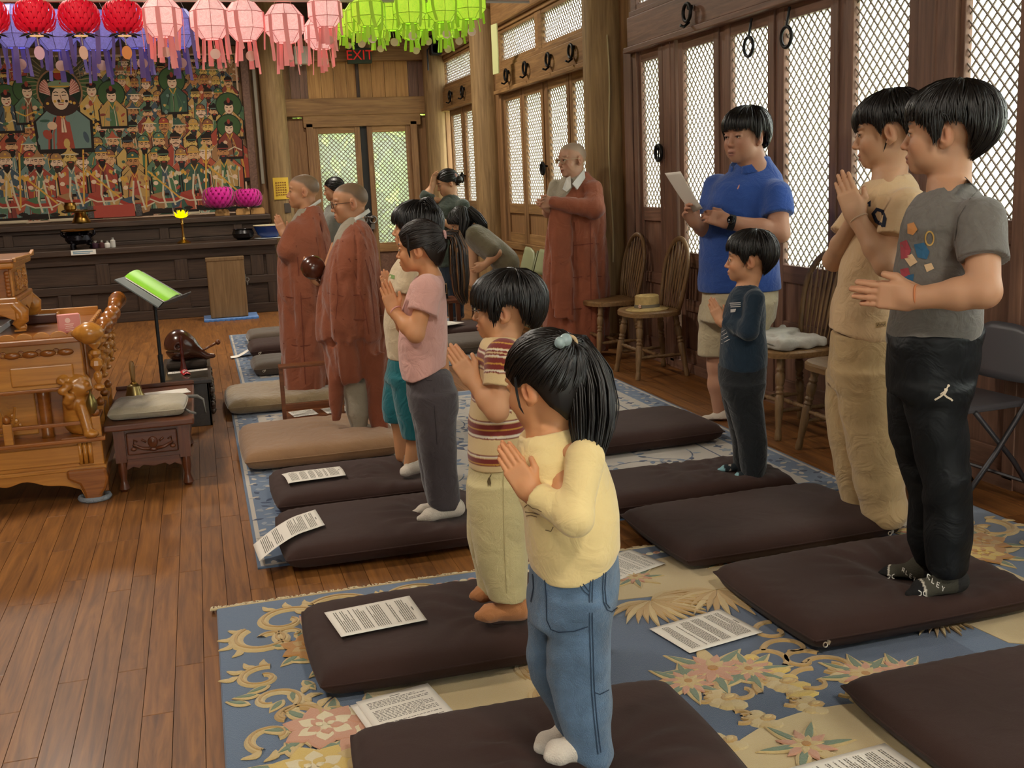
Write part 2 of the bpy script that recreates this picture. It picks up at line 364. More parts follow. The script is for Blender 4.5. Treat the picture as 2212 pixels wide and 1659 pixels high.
# ------------------------------------------------------------------ lattice leaves
def lattice(b, o, u, v, W, H, n, s=.06, t=.0031, d=.007):
    """diagonal bars inside the W x H rectangle at origin o with axes u, v and normal n"""
    o, u, v, n = [np.array(q, float) for q in (o, u, v, n)]
    for sg in (1, -1):
        c = -H if sg == 1 else 0
        while c < W+(0 if sg == 1 else H):
            # line x = c + sg*y
            ys = [0, H]
            xs = [c, c+sg*H]; pts = []
            y0, y1 = 0.0, H
            if sg == 1: y0 = max(0, -c); y1 = min(H, W-c)
            else: y0 = max(0, c-W); y1 = min(H, c)
            if y1-y0 > .01:
                p = o+u*(c+sg*y0)+v*y0; q = o+u*(c+sg*y1)+v*y1; dv = (q-p)/np.linalg.norm(q-p); sd = np.cross(n, dv); off = n*(d if sg == 1 else 0)
                vv = [p+off+sd*t, p+off-sd*t, q+off-sd*t, q+off+sd*t]; vv += [k+n*d for k in vv]
                b.add(vv, [(0, 1, 2, 3), (7, 6, 5, 4), (0, 4, 5, 1), (1, 5, 6, 2), (2, 6, 7, 3), (3, 7, 4, 0)])
            c += s
LATM = mat('glare_lightened_lattice', '#77675a', .7)  # window glare put into the colour: paler than the dark brown bars
def leaf(par, y0, y1, z0, z1, pz0, pz1, woodm, woodz, pane=PANE, X=None, panel=True, ring=False, st=.07):
    """one lattice leaf in the right-hand wall; y0>y1 pane extent"""
    X = XW if X is None else X; a, c = max(y0, y1), min(y0, y1)
    p = empty('window_leaf', parent=par)
    for ya, yb in ((a, a+st), (c-st, c)): boxo('stile', woodz, p, (X-.025, ya, z0), (X+.02, yb, z1), .004)
    boxo('top_rail', woodm, p, (X-.022, c, pz1), (X+.02, a, z1), .004); boxo('middle_rail', woodm, p, (X-.022, c, pz0-.1), (X+.02, a, pz0), .004)
    if z0 < pz0-.12:
        boxo('bottom_rail', woodm, p, (X-.022, c, z0), (X+.02, a, z0+.1), .004); boxo('panel', woodz, p, (X-.004, c, z0+.1), (X+.012, a, pz0-.1), 0)
        if pz0-z0 > .7: boxo('lock_rail', woodm, p, (X-.022, c, (z0+pz0)/2-.02), (X+.02, a, (z0+pz0)/2+.06), .004)
    b = MB(); lattice(b, (X+.006, c, pz0), (0, 1, 0), (0, 0, 1), a-c, pz1-pz0, (-1, 0, 0)); b.build('lattice', LATM, p, kind='stuff')
    part('pane', pane, p, lambda b: b.add([(X+.012, c, pz0), (X+.012, a, pz0), (X+.012, a, pz1), (X+.012, c, pz1)], [(0, 1, 2, 3)]))
    return p
def ring_handle(par, x, y, z, r=.045):
    p = MB(); p.torus((x-.02, y, z-r), r, .009, rotm('Y', math.pi/2)@rotm('Z', .3)); p.lathe([(.022, 0), (.02, .008), (.008, .014), (.008, .03)], (x, y, z), rotm('Y', -math.pi/2), 10); return p.build('ring_handle', IRON, par, 40)
def hook(par, x, y, z):
    b = MB(); b.tube([(x-.02, y, z-.06), (x-.06, y-.01, z-.09), (x-.09, y-.015, z-.08)], .009, 6); b.torus((x-.035, y, z), .055, .012, rotm('Y', math.pi/2)); b.lathe([(.02, 0), (.012, .03)], (x, y, z+.03), rotm('Y', -math.pi/2), 8)
    return b.build('iron_hook', IRON, par, 40)
def bay(name, y0, y1, leaves, z0, pz0, pz1, woodm, woodz, zt=2.28):
    p = empty(name, (0, 0, 0), kind='structure')
    for a, c, *o in leaves:
        leaf(p, a, c, o[0] if o else z0, zt, o[1] if len(o) > 1 else pz0, pz1, woodm, woodz)
    boxo('threshold', woodm, p, (XW-.05, y1, -.02), (XW+.1, y0, .065 if z0 < .3 else .02), .003)
    for k in range(len(leaves)-1):
        ym, yn = leaves[k][1]-.06, leaves[k+1][0]+.06; boxo('astragal', woodz, p, (XW-.012, yn-.02, z0), (XW+.03, ym+.02, zt), .002)
    for ya in (y0, y1+.07): boxo('jamb', woodz, p, (XW-.05, ya-.07, z0-.02), (XW+.08, ya, zt+.03), .005)
    if z0 > .3: boxo('sill', woodm, p, (XW-.06, y1, z0-.07), (XW+.08, y0, z0), .005)
    return p
bay0 = bay('window_1', 14.2, 12.25, [(13.92, 13.4), (13.2, 12.7)], .72, 1.14, 2.2, PINE, PINEZ)
bay1 = bay('window_2', 11.53, 8.74, [(11.38, 10.84), (10.69, 10.15), (9.93, 9.4), (9.24, 8.83)], .72, 1.125, 2.19, PINE, PINEZ)
bay2 = bay('door_1', 7.2, 4.3, [(6.98, 6.52), (6.29, 5.83), (5.65, 5.18), (4.97, 4.52)], .06, .837, 2.2, REDP, REDPZ)
for n, a, c in (('window_3', 7.70, 7.36), ('window_4', 4.13, 3.80)):
    q = bay(n, a+.1, c-.1, [(a, c)], .06, 1.14, 2.196, REDP, REDPZ)
# bays further along the same wall (behind the photographer): the hall's daylight
for n, ys in (('window_5', [(3.05, 2.45), (2.3, 1.7), (1.55, .95), (.8, .2)]), ('window_6', [(-.5, -1.1), (-1.25, -1.85), (-2.0, -2.6), (-2.75, -3.35)])):
    p = bay(n, ys[0][0]+.1, ys[-1][1]-.1, ys, .72, 1.125, 2.2, REDP, REDPZ)
def rightwall():
    w = empty('wall_right', kind='structure')
    def bm(n, m, y0, y1, z0, z1, dx=-.06, bev=.012): return boxo(n, m, w, (XW+dx, y1, z0), (XW+.16, y0, z1), bev)
    for y0, y1, m in ((14.25, 12.2, PINE), (11.55, 8.7, PINE), (7.85, 3.65, REDP), (3.2, .1, REDP), (-.3, -4, REDP)):
        bm('lintel', m, y0, y1, 2.31, 2.53, -.07); bm('lintel_trim', m, y0, y1, 2.272, 2.312, -.1, .006); bm('header_beam', m, y0, y1, 2.96, 3.22, -.1, .02); bm('sill_trim', m, y0, y1, 2.53, 2.57, -.05, .006); bm('head_trim', m, y0, y1, 2.92, 2.96, -.05, .006)
        bm('upper_wall', m, y0, y1, 3.3, 4.1, .05, 0)
        n = 1 if y0 > 14 else 2; L = (y0-y1)/n
        for k in range(n):   # transom lights
            a, c = y0-k*L-.1, y0-(k+1)*L+.1
            t = empty('transom', parent=w)
            for ya, yb in ((a, a+.1), (c-.1, c)): boxo('stile', m, t, (XW-.035, ya, 2.57), (XW+.05, yb, 2.92), .004)
            boxo('rail', m, t, (XW-.03, c, 2.57), (XW+.03, a, 2.61), .003); boxo('rail', m, t, (XW-.03, c, 2.885), (XW+.03, a, 2.92), .003)
            b = MB(); lattice(b, (XW+.006, c, 2.61), (0, 1, 0), (0, 0, 1), a-c, .275, (-1, 0, 0)); b.build('lattice', LATM, t, kind='stuff')
            part('pane', PANE, t, lambda b: b.add([(XW+.012, c, 2.61), (XW+.012, a, 2.61), (XW+.012, a, 2.885), (XW+.012, c, 2.885)], [(0, 1, 2, 3)]))
    for y0, y1, m in ((14.25, 12.2, PINE), (11.55, 8.7, PINE), (3.2, .1, REDP), (-.3, -4, REDP)): bm('dado', m, y0, y1, .0, .66, -.02, .01)
    part('log_plate', LOG, w, lambda b: b.tube([(XW+.02, 14.4, 3.36), (XW+.02, 8.3, 3.36), (XW+.02, -4, 3.36)], .17, 16), smooth=40)
    for a, c, m in ((14.6, 14.15, PINEZ), (12.3, 11.48, PINEZ), (8.8, 7.8, PINEZ), (3.75, 3.1, REDPZ), (.2, -.45, REDPZ)): boxo('pier', m, w, (XW+.0, c, 0), (XW+.15, a, 4.1), 0)
    # solid posts between the doors of the near bay
    for a, c in ((7.36-.09, 6.98+.09), (4.52-.09, 4.13+.09), (3.72, 3.2), (8.0, 7.84)): boxo('post', REDPZ, w, (XW-.045, c, 0), (XW+.1, a, 2.31), .008)
    boxo('corner_board', PINEZ, w, (XW-.0, 14.2, 0), (XW+.15, 14.55, 4.1), 0)
    for y in (11.03, 10.37, 9.65, 9.02, 13.6, 12.95): hook(w, XW-.07, y, 2.43)
    for y in (6.86, ): hook(w, XW-.08, y-.15, 2.4)
    for y in (5.99, 5.56): 
        b = MB(); b.torus((XW-.06, y, 2.1), .055, .01, rotm('Y', math.pi/2)); b.tube([(XW-.04, y, 2.26), (XW-.06, y, 2.15)], .008, 6); b.build('iron_ring', IRON, w, 40)
    for y, z in ((10.02, 1.47), (12.95+.35, 1.42), (7.3, 1.53)):
        b = MB(); b.torus((XW-.07, y, z), .055, .012, rotm('Y', math.pi/2)); b.tube([(XW-.07, y, z-.055), (XW-.07, y, z+.055)], .006, 6); b.tube([(XW-.02, y, z+.02), (XW-.1, y, z+.03)], .01, 6); b.build('ring_handle', IRON, w, 40)
    return w
WR = rightwall()
# ------------------------------------------------------------------ far wall
def farwall():
    w = empty('wall_far', kind='structure'); Y = YF
    boxo('wall_board', PINEZ, w, (-5, Y+.05, 0), (1.3, Y+.2, 4.1), 0)
    boxo('wall_board', PINEZ, w, (1.2, Y+.03, 0), (1.52, Y+.2, 2.25), 0); boxo('wall_board', PINEZ, w, (2.86, Y+.03, 0), (3.4, Y+.2, 2.25), 0)
    boxo('rail_beam', PINEX, w, (1.15, Y-.07, 2.27), (3.15, Y+.12, 2.49), .012)
    boxo('header_beam', PINEX, w, (1.15, Y-.1, 2.94), (3.15, Y+.12, 3.22), .012); boxo('upper_wall', DARKW, w, (-5, Y-.02, 3.16), (3.4, Y+.2, 4.1), 0)
    x = 1.3; k = 0
    for wd in (.12, .10, .17, .165, .16, .165, .16, .17, .15, .16, .13, .17, .14, .15):
        if x > 3.05: break
        boxo('wall_plank', REDPZ if (k < 2 or x > 2.78) else LIGHTPLANK, w, (x, Y+.0+.006*(k % 2), 2.49), (x+wd-.004, Y+.05, 2.95), .003); x += wd; k += 1
    boxo('drop_post', DARKWZ, w, (2.135, Y-.02, 2.49), (2.175, Y+.02, 2.95), .004)
    for a in (-5, ): boxo('mural_surround', REDP, w, (.70, Y-.04, .9), (.80, Y+.06, 3.2), .01)
    boxo('pipe_cover', mat('grey_trim', '#8d8574', .6), w, (.835, Y-.13, 1.45), (.875, Y-.05, 3.1), .006)
    return w
WF = farwall()
def fardoor():
    p = empty('door_2', kind='structure'); Y = YF
    boxo('head_jamb', PINEX, p, (1.42, Y-.06, 2.13), (2.94, Y+.1, 2.275), .006)
    for x in (1.45, 2.80): boxo('jamb', PINEZ, p, (x, Y-.06, 0), (x+.09, Y+.1, 2.18), .006)
    boxo('door_sill', LIGHTPLANK, p, (1.4, Y-.14, 0), (2.9, Y+.1, .08), .006); boxo('door_gap_strip', mat('dark_gap', '#2b2b29', .8), p, (2.12, Y-.0, .08), (2.25, Y+.05, 2.13), .002)
    for x0, x1 in ((1.60, 2.07), (2.30, 2.74)):
        l = empty('door_leaf', parent=p)
        for a, c in ((x0-.07, x0), (x1, x1+.07)): boxo('stile', PINEZ, l, (a, Y-.03, .08), (c, Y+.02, 2.13), .004)
        boxo('top_rail', PINEX, l, (x0, Y-.028, 2.05), (x1, Y+.02, 2.13), .004); boxo('middle_rail', PINEX, l, (x0, Y-.028, .5), (x1, Y+.02, .62), .004); boxo('bottom_rail', PINEX, l, (x0, Y-.028, .08), (x1, Y+.02, .2), .004)
        boxo('panel', REDP, l, (x0, Y-.005, .2), (x1, Y+.01, .5), 0)
        b = MB(); lattice(b, (x0, Y+.005, .62), (1, 0, 0), (0, 0, 1), x1-x0, 1.43, (0, -1, 0), .057, .0042); b.build('lattice', LATM, l, kind='stuff')
        part('pane', PANEG, l, lambda b: b.add([(x0, Y+.012, .62), (x1, Y+.012, .62), (x1, Y+.012, 2.05), (x0, Y+.012, 2.05)], [(0, 1, 2, 3)]))
    b = MB()
    for dx in (-.06, .06): b.torus((2.17+dx, Y-.06, .93), .045, .011, rotm('X', math.pi/2))
    b.tube([(2.1, Y-.05, .95), (2.16, Y-.09, .97), (2.24, Y-.05, .95)], .012, 6); b.box((2.22, Y-.07, .84), (.05, .03, .07)); b.build('door_padlock', mat('dull_steel', '#77736b', .4, .8), p, 40)
fardoor()
def enclosure():
    boxo('wall_left', REDPZ, None, (-5.15, -4.1, 0), (-5, YF+.2, 4.1), 0, kind='structure')
    bw = empty('wall_back', kind='structure')
    boxo('wall_board', REDPZ, bw, (-5, -4.15, 0), (-1.6, -4, 4.1), 0); boxo('wall_board', REDPZ, bw, (1.9, -4.15, 0), (3.4, -4, 4.1), 0); boxo('wall_board', REDPZ, bw, (-1.6, -4.15, 2.4), (1.9, -4, 4.1), 0)
    d = empty('door_3', kind='structure')
    part('pane', PANE, d, lambda b: b.add([(-1.6, -4.05, .1), (1.9, -4.05, .1), (1.9, -4.05, 2.4), (-1.6, -4.05, 2.4)], [(0, 1, 2, 3)]))
    for x in (-1.6, -.02, .2, 1.83): boxo('stile', REDPZ, d, (x-.04, -4.09, 0), (x+.06, -4.01, 2.4), .004)
    c = boxo('ceiling', wood('ceiling_board', '#6e5135', '#4a3320', 1, .5, .7, .2), None, (-5.1, -4.1, ZC), (XW+.3, YF+.2, ZC+.1), 0, kind='structure')
    for y in (-2.2, 1.4, 5, 8.4, 12.0): part('ceiling_beam', LOG, c, lambda b: b.tube([(-5, y, 3.86), (0, y, 3.84), (XW, y, 3.86)], .16, 14), smooth=40)
    for (x, y), wh in zip(FILL_LAMPS, ('above the near floor', 'above the altar table', 'in front of the painting', 'behind the camera', 'near the far door')):
        b = MB(); b.lathe([(.36, .0), (.38, .02), (.36, .045), (.05, .05)], (x, y, 4.05), None, 24); o = b.build('fill_lamp_housing', mat('lamp_white', '#efe6d6', .5), None, 40)  # housing added out of view around each fill lamp
        tag(o, 'round white fill lamp added '+wh+', out of the frame', 'lamp', 'added fill lamps')
enclosure()
def column(x, y, r, lab, seed):
    b = MB(); rr = random.Random(seed); n = 28; prof = []
    for i in range(22):
        z = 4.0*i/21; prof.append((r*(1.04-.07*z/4+.012*math.sin(z*2.3+seed)), z))
    b.lathe(prof, (0, 0, 0), None, n)
    V = b.v[0]; a = np.arctan2(V[:, 1], V[:, 0]); V[:, :2] *= (1+.012*np.sin(3*a+V[:, 2]*.7+seed)+.006*np.sin(9*a+seed))[:, None]
    o = b.build('log_column', LOG, None, True); o.location = (x, y, 0); tag(o, lab, 'column', 'round log columns')
    return o
colA = column(1.06, 14.25, .15, 'round log column right of the big painting, yellow notice on it', 1)
colB = column(3.17, 14.3, .17, 'round log column in the far corner of the hall', 2)
colC = column(3.22, 12.0, .165, 'round log column between the two far window bays, pale strip hung beside it', 3)
colD = column(3.22, 8.33, .175, 'thick log column behind the old monk, thin cable running down it', 4)
column(3.22, -.1, .16, 'round log column of the window wall, behind the camera', 6)
part('power_cable', mat('pale_cable', '#b9a87f', .6), None, lambda b: b.tube([(3.22-.05+.01*math.sin(q*9), 8.33-.185, 2.45-q*1.75) for q in np.linspace(0, 1, 30)], .007, 6), smooth=True, label='thin pale cable hanging down the thick log column', cat='cable')
# ------------------------------------------------------------------ outdoors beyond the doors
def outside():
    g = boxo('lawn', mat('grass_ground', '#c3cf9a', .9, var=.25, vscale=3, bump=.6, bscale=30), None, (-30, -30, -.75), (40, 60, -.62), 0); tag(g, 'sunlit lawn outside beyond the lattice doors', 'lawn', kind='stuff')
    lm = mat('sunlit_leaves', '#b9cc5e', .7, var=.35, vscale=9)
    r = random.Random(11)
    for k, (x, y, s) in enumerate(((6.4, 9.5, 1.3), (7.5, 5.0, 1.4))):
        b = MB(); rr = np.random.RandomState(k)
        for i in range(700):
            d = rr.normal(size=3); d /= np.linalg.norm(d); q = np.array([x, y, .6+s*.55])+d*np.array([s, s*.7, s*.9])*(.6+.4*rr.rand()); B = basis(rr.normal(size=3)); h = .09+.07*rr.rand()
            b.add([q-B[:, 0]*h, q+B[:, 1]*h*.5, q+B[:, 0]*h, q-B[:, 1]*h*.5], [(0, 1, 2, 3)])
        t = empty('garden_shrub', (0, 0, 0), label=['leafy shrub outside the far windows', 'leafy shrub outside the doors behind the blue-shirted man'][k], cat='shrub', group='garden shrubs outside')
        b.build('foliage', lm, t, kind='stuff'); part('stem', LOG, t, lambda b: b.tube([(x, y, -.5), (x, y, .9)], [.09, .05], 8))
def hedge():
    t = empty('garden_hedge', (0, 0, 0), label='sunlit yellow-green hedge outside the far lattice door', cat='hedge'); rr = np.random.RandomState(9); b = MB()
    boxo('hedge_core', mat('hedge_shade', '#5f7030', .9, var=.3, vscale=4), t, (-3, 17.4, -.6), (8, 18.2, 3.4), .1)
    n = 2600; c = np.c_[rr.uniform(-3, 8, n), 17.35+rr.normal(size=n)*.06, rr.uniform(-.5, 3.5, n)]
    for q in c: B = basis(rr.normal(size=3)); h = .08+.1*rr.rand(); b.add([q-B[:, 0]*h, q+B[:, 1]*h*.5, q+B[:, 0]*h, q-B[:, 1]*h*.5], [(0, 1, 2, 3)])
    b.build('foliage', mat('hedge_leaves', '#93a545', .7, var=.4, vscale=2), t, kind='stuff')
hedge()
outside()
# ------------------------------------------------------------------ painting, altar and what stands on it
GILT = [srgb(c) for c in ('#9a4434', '#a8543c', '#4c6848', '#3d5546', '#6a7d74', '#86563c', '#b08a52', '#bd9a58', '#7d3a30', '#445058', '#9a704a', '#587058')]
def painting():
    t = empty('altar_painting', (0, YF+.02, 0), label='large old painting crowded with robed deities above the altar', cat='painting')
    x0, x1, z0, z1 = -3.4, .66, 1.105, 3.06
    base = mat('painted_ground', '#4c4632', .8, var=.35, vscale=14)
    boxo('canvas', base, t, (x0, -.03, z0), (x1, -.0, z1), 0)
    fm = mat('pale_border', '#c9a88c', .7)
    for lo, hi in (((x0, -.036, z0), (x1, -.03, z0+.022)), ((x0, -.036, z1-.02), (x1, -.03, z1)), ((x1-.022, -.036, z0+.022), (x1, -.03, z1-.02))): boxo('border', fm, t, lo, hi, 0)
    r = random.Random(5); lay = [0]
    def poly(b, pts, col, step=1):
        lay[0] += step; b.col = col; y = -.0305-lay[0]*2.6e-6; b.add([(p[0], y, p[1]) for p in pts], [tuple(range(len(pts)))])
    def ell(b, cx, cz, rx, rz, col, n=16, rot=0): poly(b, [(cx+rx*math.cos(a)*math.cos(rot)-rz*math.sin(a)*math.sin(rot), cz+rx*math.cos(a)*math.sin(rot)+rz*math.sin(a)*math.cos(rot)) for a in np.linspace(0, 6.283, n, endpoint=False)], col)
    def stroke(b, pts, w, col):
        P = np.array(pts, float); T = np.gradient(P, axis=0); T /= np.linalg.norm(T, axis=1)[:, None]+1e-9; Nn = np.c_[-T[:, 1], T[:, 0]]
        for i in range(len(P)-1): poly(b, [P[i]+Nn[i]*w, P[i+1]+Nn[i+1]*w, P[i+1]-Nn[i+1]*w, P[i]-Nn[i]*w], col, i == 0)
    INK = srgb('#241a14'); FL = [srgb(c) for c in ('#d9b79a', '#cfa888', '#c99a6e', '#c8a45c', '#b07a4c', '#8a5c3c')]; WH = srgb('#c4b294'); GO = srgb('#c8963e')
    def head(b, cx, cz, s, kind):
        fl = r.choice(FL[:5]); ell(b, cx, cz, s*.5, s*.62, INK); ell(b, cx, cz, s*.46, s*.58, fl)
        for sg in (-1, 1):
            ell(b, cx+sg*s*.48, cz-s*.05, s*.08, s*.16, fl, 8); stroke(b, [(cx+sg*s*.08, cz+s*.2), (cx+sg*s*.2, cz+s*.25), (cx+sg*s*.34, cz+s*.2)], s*.035, INK); stroke(b, [(cx+sg*s*.1, cz+s*.08), (cx+sg*s*.3, cz+s*.08)], s*.028, INK)
        stroke(b, [(cx+.02*s, cz+s*.1), (cx+.06*s, cz-s*.12), (cx-.04*s, cz-s*.14)], s*.02, srgb('#7a4a34')); stroke(b, [(cx-s*.12, cz-s*.3), (cx+s*.12, cz-s*.3)], s*.03, srgb('#8f2c22'))
        if kind == 1:   # bearded
            poly(b, [(cx-s*.34, cz-s*.28), (cx-s*.12, cz-s*.22), (cx+s*.12, cz-s*.22), (cx+s*.34, cz-s*.28), (cx+s*.22, cz-s*.8), (cx, cz-s*1.05), (cx-s*.22, cz-s*.8)], r.choice([INK, srgb('#3a2a1e'), srgb('#2e2a2a')])); stroke(b, [(cx-s*.14, cz-s*.34), (cx+s*.14, cz-s*.34)], s*.05, srgb('#a04030'))
        elif kind == 2: stroke(b, [(cx-s*.3, cz-s*.28), (cx-s*.1, cz-s*.2), (cx+s*.1, cz-s*.2), (cx+s*.3, cz-s*.28)], s*.035, INK)
        c = r.choice(GILT); q = r.random()
        if q < .5: poly(b, [(cx-s*.56, cz+s*.3), (cx+s*.56, cz+s*.3), (cx+s*.5, cz+s*.75), (cx+s*.2, cz+s*1.0), (cx-s*.2, cz+s*1.0), (cx-s*.5, cz+s*.75)], INK); poly(b, [(cx-s*.5, cz+s*.36), (cx+s*.5, cz+s*.36), (cx+s*.44, cz+s*.7), (cx+s*.17, cz+s*.93), (cx-s*.17, cz+s*.93), (cx-s*.44, cz+s*.7)], c); stroke(b, [(cx-s*.52, cz+s*.36), (cx+s*.52, cz+s*.36)], s*.05, GO); ell(b, cx, cz+s*.66, s*.1, s*.1, GO, 8)
        elif q < .8: ell(b, cx, cz+s*.5, s*.52, s*.34, INK, 14); ell(b, cx, cz+s*.8, s*.16, s*.18, INK, 8); stroke(b, [(cx-s*.46, cz+s*.36), (cx+s*.46, cz+s*.36)], s*.05, c)
        else: poly(b, [(cx-s*.75, cz+s*.36), (cx+s*.75, cz+s*.36), (cx+s*.3, cz+s*.6), (cx, cz+s*1.15), (cx-s*.3, cz+s*.6)], c); stroke(b, [(cx-s*.75, cz+s*.36), (cx+s*.75, cz+s*.36)], s*.045, WH)
    def robe(b, cx, cz, s, h):
        c, c2 = r.choice(GILT), r.choice(GILT); w = s*1.25
        for k, cc in ((1.05, WH if r.random() < .25 else INK), (1.0, INK), (.95, c)): poly(b, [(cx-s*.4*k, cz+.02), (cx+s*.4*k, cz+.02), (cx+w*k, cz-s*.7), (cx+w*.95*k, cz-h*k), (cx-w*.95*k, cz-h*k), (cx-w*k, cz-s*.7)], cc)
        poly(b, [(cx-s*.22, cz), (cx+s*.22, cz), (cx+s*.4, cz-h*.95), (cx-s*.4, cz-h*.95)], c2); stroke(b, [(cx-s*.3, cz), (cx, cz-s*.6), (cx+s*.3, cz)], s*.06, WH if r.random() < .4 else GO)
        for i in range(4):
            a = r.uniform(-1, 1)*w; stroke(b, [(cx+a*.4, cz-s*.5), (cx+a*.8, cz-h*.6), (cx+a*.9, cz-h*.95)], s*.03, r.choice([INK, GO, WH, c2]))
        if r.random() < .5: stroke(b, [(cx-w*.9, cz-h*.55), (cx-w*.3, cz-h*.7), (cx+w*.3, cz-h*.55), (cx+w*.9, cz-h*.7)], s*.06, r.choice([GO, WH, srgb('#8f2c22')]))
        for i in range(7): ell(b, cx+r.uniform(-1, 1)*w*.85, cz-r.uniform(.25, .95)*h, s*r.uniform(.1, .3), s*r.uniform(.06, .2), r.choice(GILT), 9, r.uniform(0, 3))
        if r.random() < .6: ell(b, cx+r.choice([-1, 1])*s*.5, cz-s*.9, s*.22, s*.2, FL[1], 9)
    b = MB()
    # green ground and shell-like stones along the bottom
    poly(b, [(x0, z0+.03), (x1-.03, z0+.03), (x1-.03, z0+.3), (x0, z0+.3)], srgb('#33523f')); poly(b, [(x0, z0+.03), (x1-.03, z0+.03), (x1-.03, z0+.1), (x0, z0+.13)], srgb('#5a7a62'))
    x = x0
    while x < x1-.08:
        s = r.uniform(.03, .055); zc = z0+.05+r.uniform(0, .08)
        for k, c in ((1.2, WH), (1.0, srgb(r.choice(['#a8705a', '#8a9a86', '#b98a70', '#6f8478']))), (.55, WH), (.42, srgb('#9a6a58'))): ell(b, x, zc, s*k, s*k, c, 12)
        x += s*1.25
    # the crowd, back rows first
    rows = [(2.98, .075, .22, 0), (2.86, .085, .24, .5), (2.71, .092, .28, 0), (2.55, .10, .3, .5), (2.37, .108, .34, 0), (2.19, .116, .38, .5), (2.0, .125, .45, 0), (1.83, .13, .6, .5)]
    for k, (z, s, h, o) in enumerate(rows):
        step = s*1.5 if k < 7 else s*2.2; x = x0+.05+o*step
        while x < x1-.08:
            xx = x+r.uniform(-.012, .012); zz = z+r.uniform(-.03, .03)
            if not (2.2 < zz and -1.75 < xx < -1.12 and k < 5): 
                robe(b, xx, zz-s*.45, s, h); head(b, xx, zz, s, r.choice([0, 1, 1, 2, 1]))
            x += step*r.uniform(.9, 1.1)
    # haloed attendants beside the central figure
    cxm = -1.43
    for dx, z, s in ((-.60, 2.55, .13), (-.36, 2.64, .13), (.36, 2.64, .13), (.58, 2.57, .13), (1.30, 2.72, .13), (1.95, 2.4, .13), (1.93, 2.15, .12)):
        ell(b, cxm+dx, z+.03, s*1.25, s*1.25, srgb('#23301f'), 20); ell(b, cxm+dx, z+.03, s*1.15, s*1.15, srgb('#3f5732'), 20); robe(b, cxm+dx, z-s*.5, s, .3); ell(b, cxm+dx, z, s*.46, s*.56, INK); ell(b, cxm+dx, z, s*.42, s*.53, FL[0]); ell(b, cxm+dx, z+s*.5, s*.45, s*.28, INK); ell(b, cxm+dx, z+s*.72, s*.16, s*.26, srgb('#8f3a2c'), 8)
        for sg in (-1, 1): stroke(b, [(cxm+dx+sg*s*.08, z+s*.06), (cxm+dx+sg*s*.3, z+s*.1)], s*.03, INK)
        stroke(b, [(cxm+dx-s*.1, z-s*.28), (cxm+dx+s*.1, z-s*.28)], s*.04, srgb('#8f2c22'))
    # central many-armed figure with winged halo
    c0, cz = 0, 0; b0 = b; b = MB()
    for q in np.linspace(0, 6.28, 40): stroke(b, [(c0+.22*math.cos(q), cz+.2+.22*math.sin(q)), (c0+.36*math.cos(q), cz+.22+.36*math.sin(q))], .006, srgb('#8a7a58'))
    ell(b, c0, cz+.06, .265, .29, srgb('#8f6a4a'), 30); ell(b, c0, cz+.06, .245, .27, srgb('#1e2a1c'), 30)
    for sg in (-1, 1):
        for i in range(12):
            a = .1+i*.11; stroke(b, [(c0+sg*.11, cz+.02+.01*i), (c0+sg*(.10+.13*math.cos(a-.2)), cz+.02+.17*math.sin(a)+.03)], .0055, srgb('#b86a5a') if i % 2 else srgb('#d8a898'))
        for i in range(3): stroke(b, [(c0+sg*.12, cz-.36-.02*i), (c0+sg*.22, cz-.34-.05*i), (c0+sg*.36, cz-.32-.07*i)], .014, GO)
        ell(b, c0+sg*.25, cz-.36, .03, .022, GO, 9)
    robe(b, c0, cz-.12, .26, .55); ell(b, c0, cz-.1, .2, .14, srgb('#3a2620'), 20)
    ell(b, c0, cz-.02, .105, .15, INK, 22); ell(b, c0, cz-.02, .097, .14, FL[0], 22); stroke(b, [(c0-.12, cz+.10), (c0, cz+.135), (c0+.12, cz+.10)], .022, INK); ell(b, c0, cz+.15, .13, .05, srgb('#7c8a6a'), 20); ell(b, c0, cz+.26, .05, .055, srgb('#8f2c22'), 14); stroke(b, [(c0-.11, cz+.125), (c0+.11, cz+.125)], .008, GO)
    for sg in (-1, 1):
        stroke(b, [(c0+sg*.02, cz+.05), (c0+sg*.045, cz+.06), (c0+sg*.075, cz+.05)], .005, INK); stroke(b, [(c0+sg*.02, cz+.015), (c0+sg*.07, cz+.018)], .005, INK)
        for i in range(5): stroke(b, [(c0+sg*.01*i, cz+.29), (c0+sg*.014*i, cz+.34)], .004, GO)
    stroke(b, [(c0, cz+.02), (c0+.012, cz-.05), (c0-.01, cz-.055)], .004, srgb('#7a4a34')); stroke(b, [(c0-.03, cz-.095), (c0+.03, cz-.095)], .006, srgb('#8f2c22')); stroke(b, [(c0-.035, cz-.078), (c0, cz-.07), (c0+.035, cz-.078)], .004, INK)
    poly(b, [(c0-.03, cz-.44), (c0+.03, cz-.44), (c0+.018, cz-.28), (c0, cz-.25), (c0-.018, cz-.28)], FL[0]); stroke(b, [(c0, cz-.44), (c0, cz-.26)], .003, INK)
    for q in np.linspace(.35, 2.79, 24): ell(b, c0+.42*math.cos(q), cz-.5+.45*math.sin(q), .018, .018, GO if int(q*10) % 2 else srgb('#33241c'), 8)
    V = np.concatenate(b.v); C_ = np.concatenate(b.c); V[:, 0] = cxm+V[:, 0]*.98; V[:, 2] = 2.58+V[:, 2]*.95; b0.v.append(V); b0.c.append(C_); b0.f += [tuple(i+b0.n for i in f) for f in b.f]; b0.m += [0]*len(b.f); b0.n += len(V); b = b0
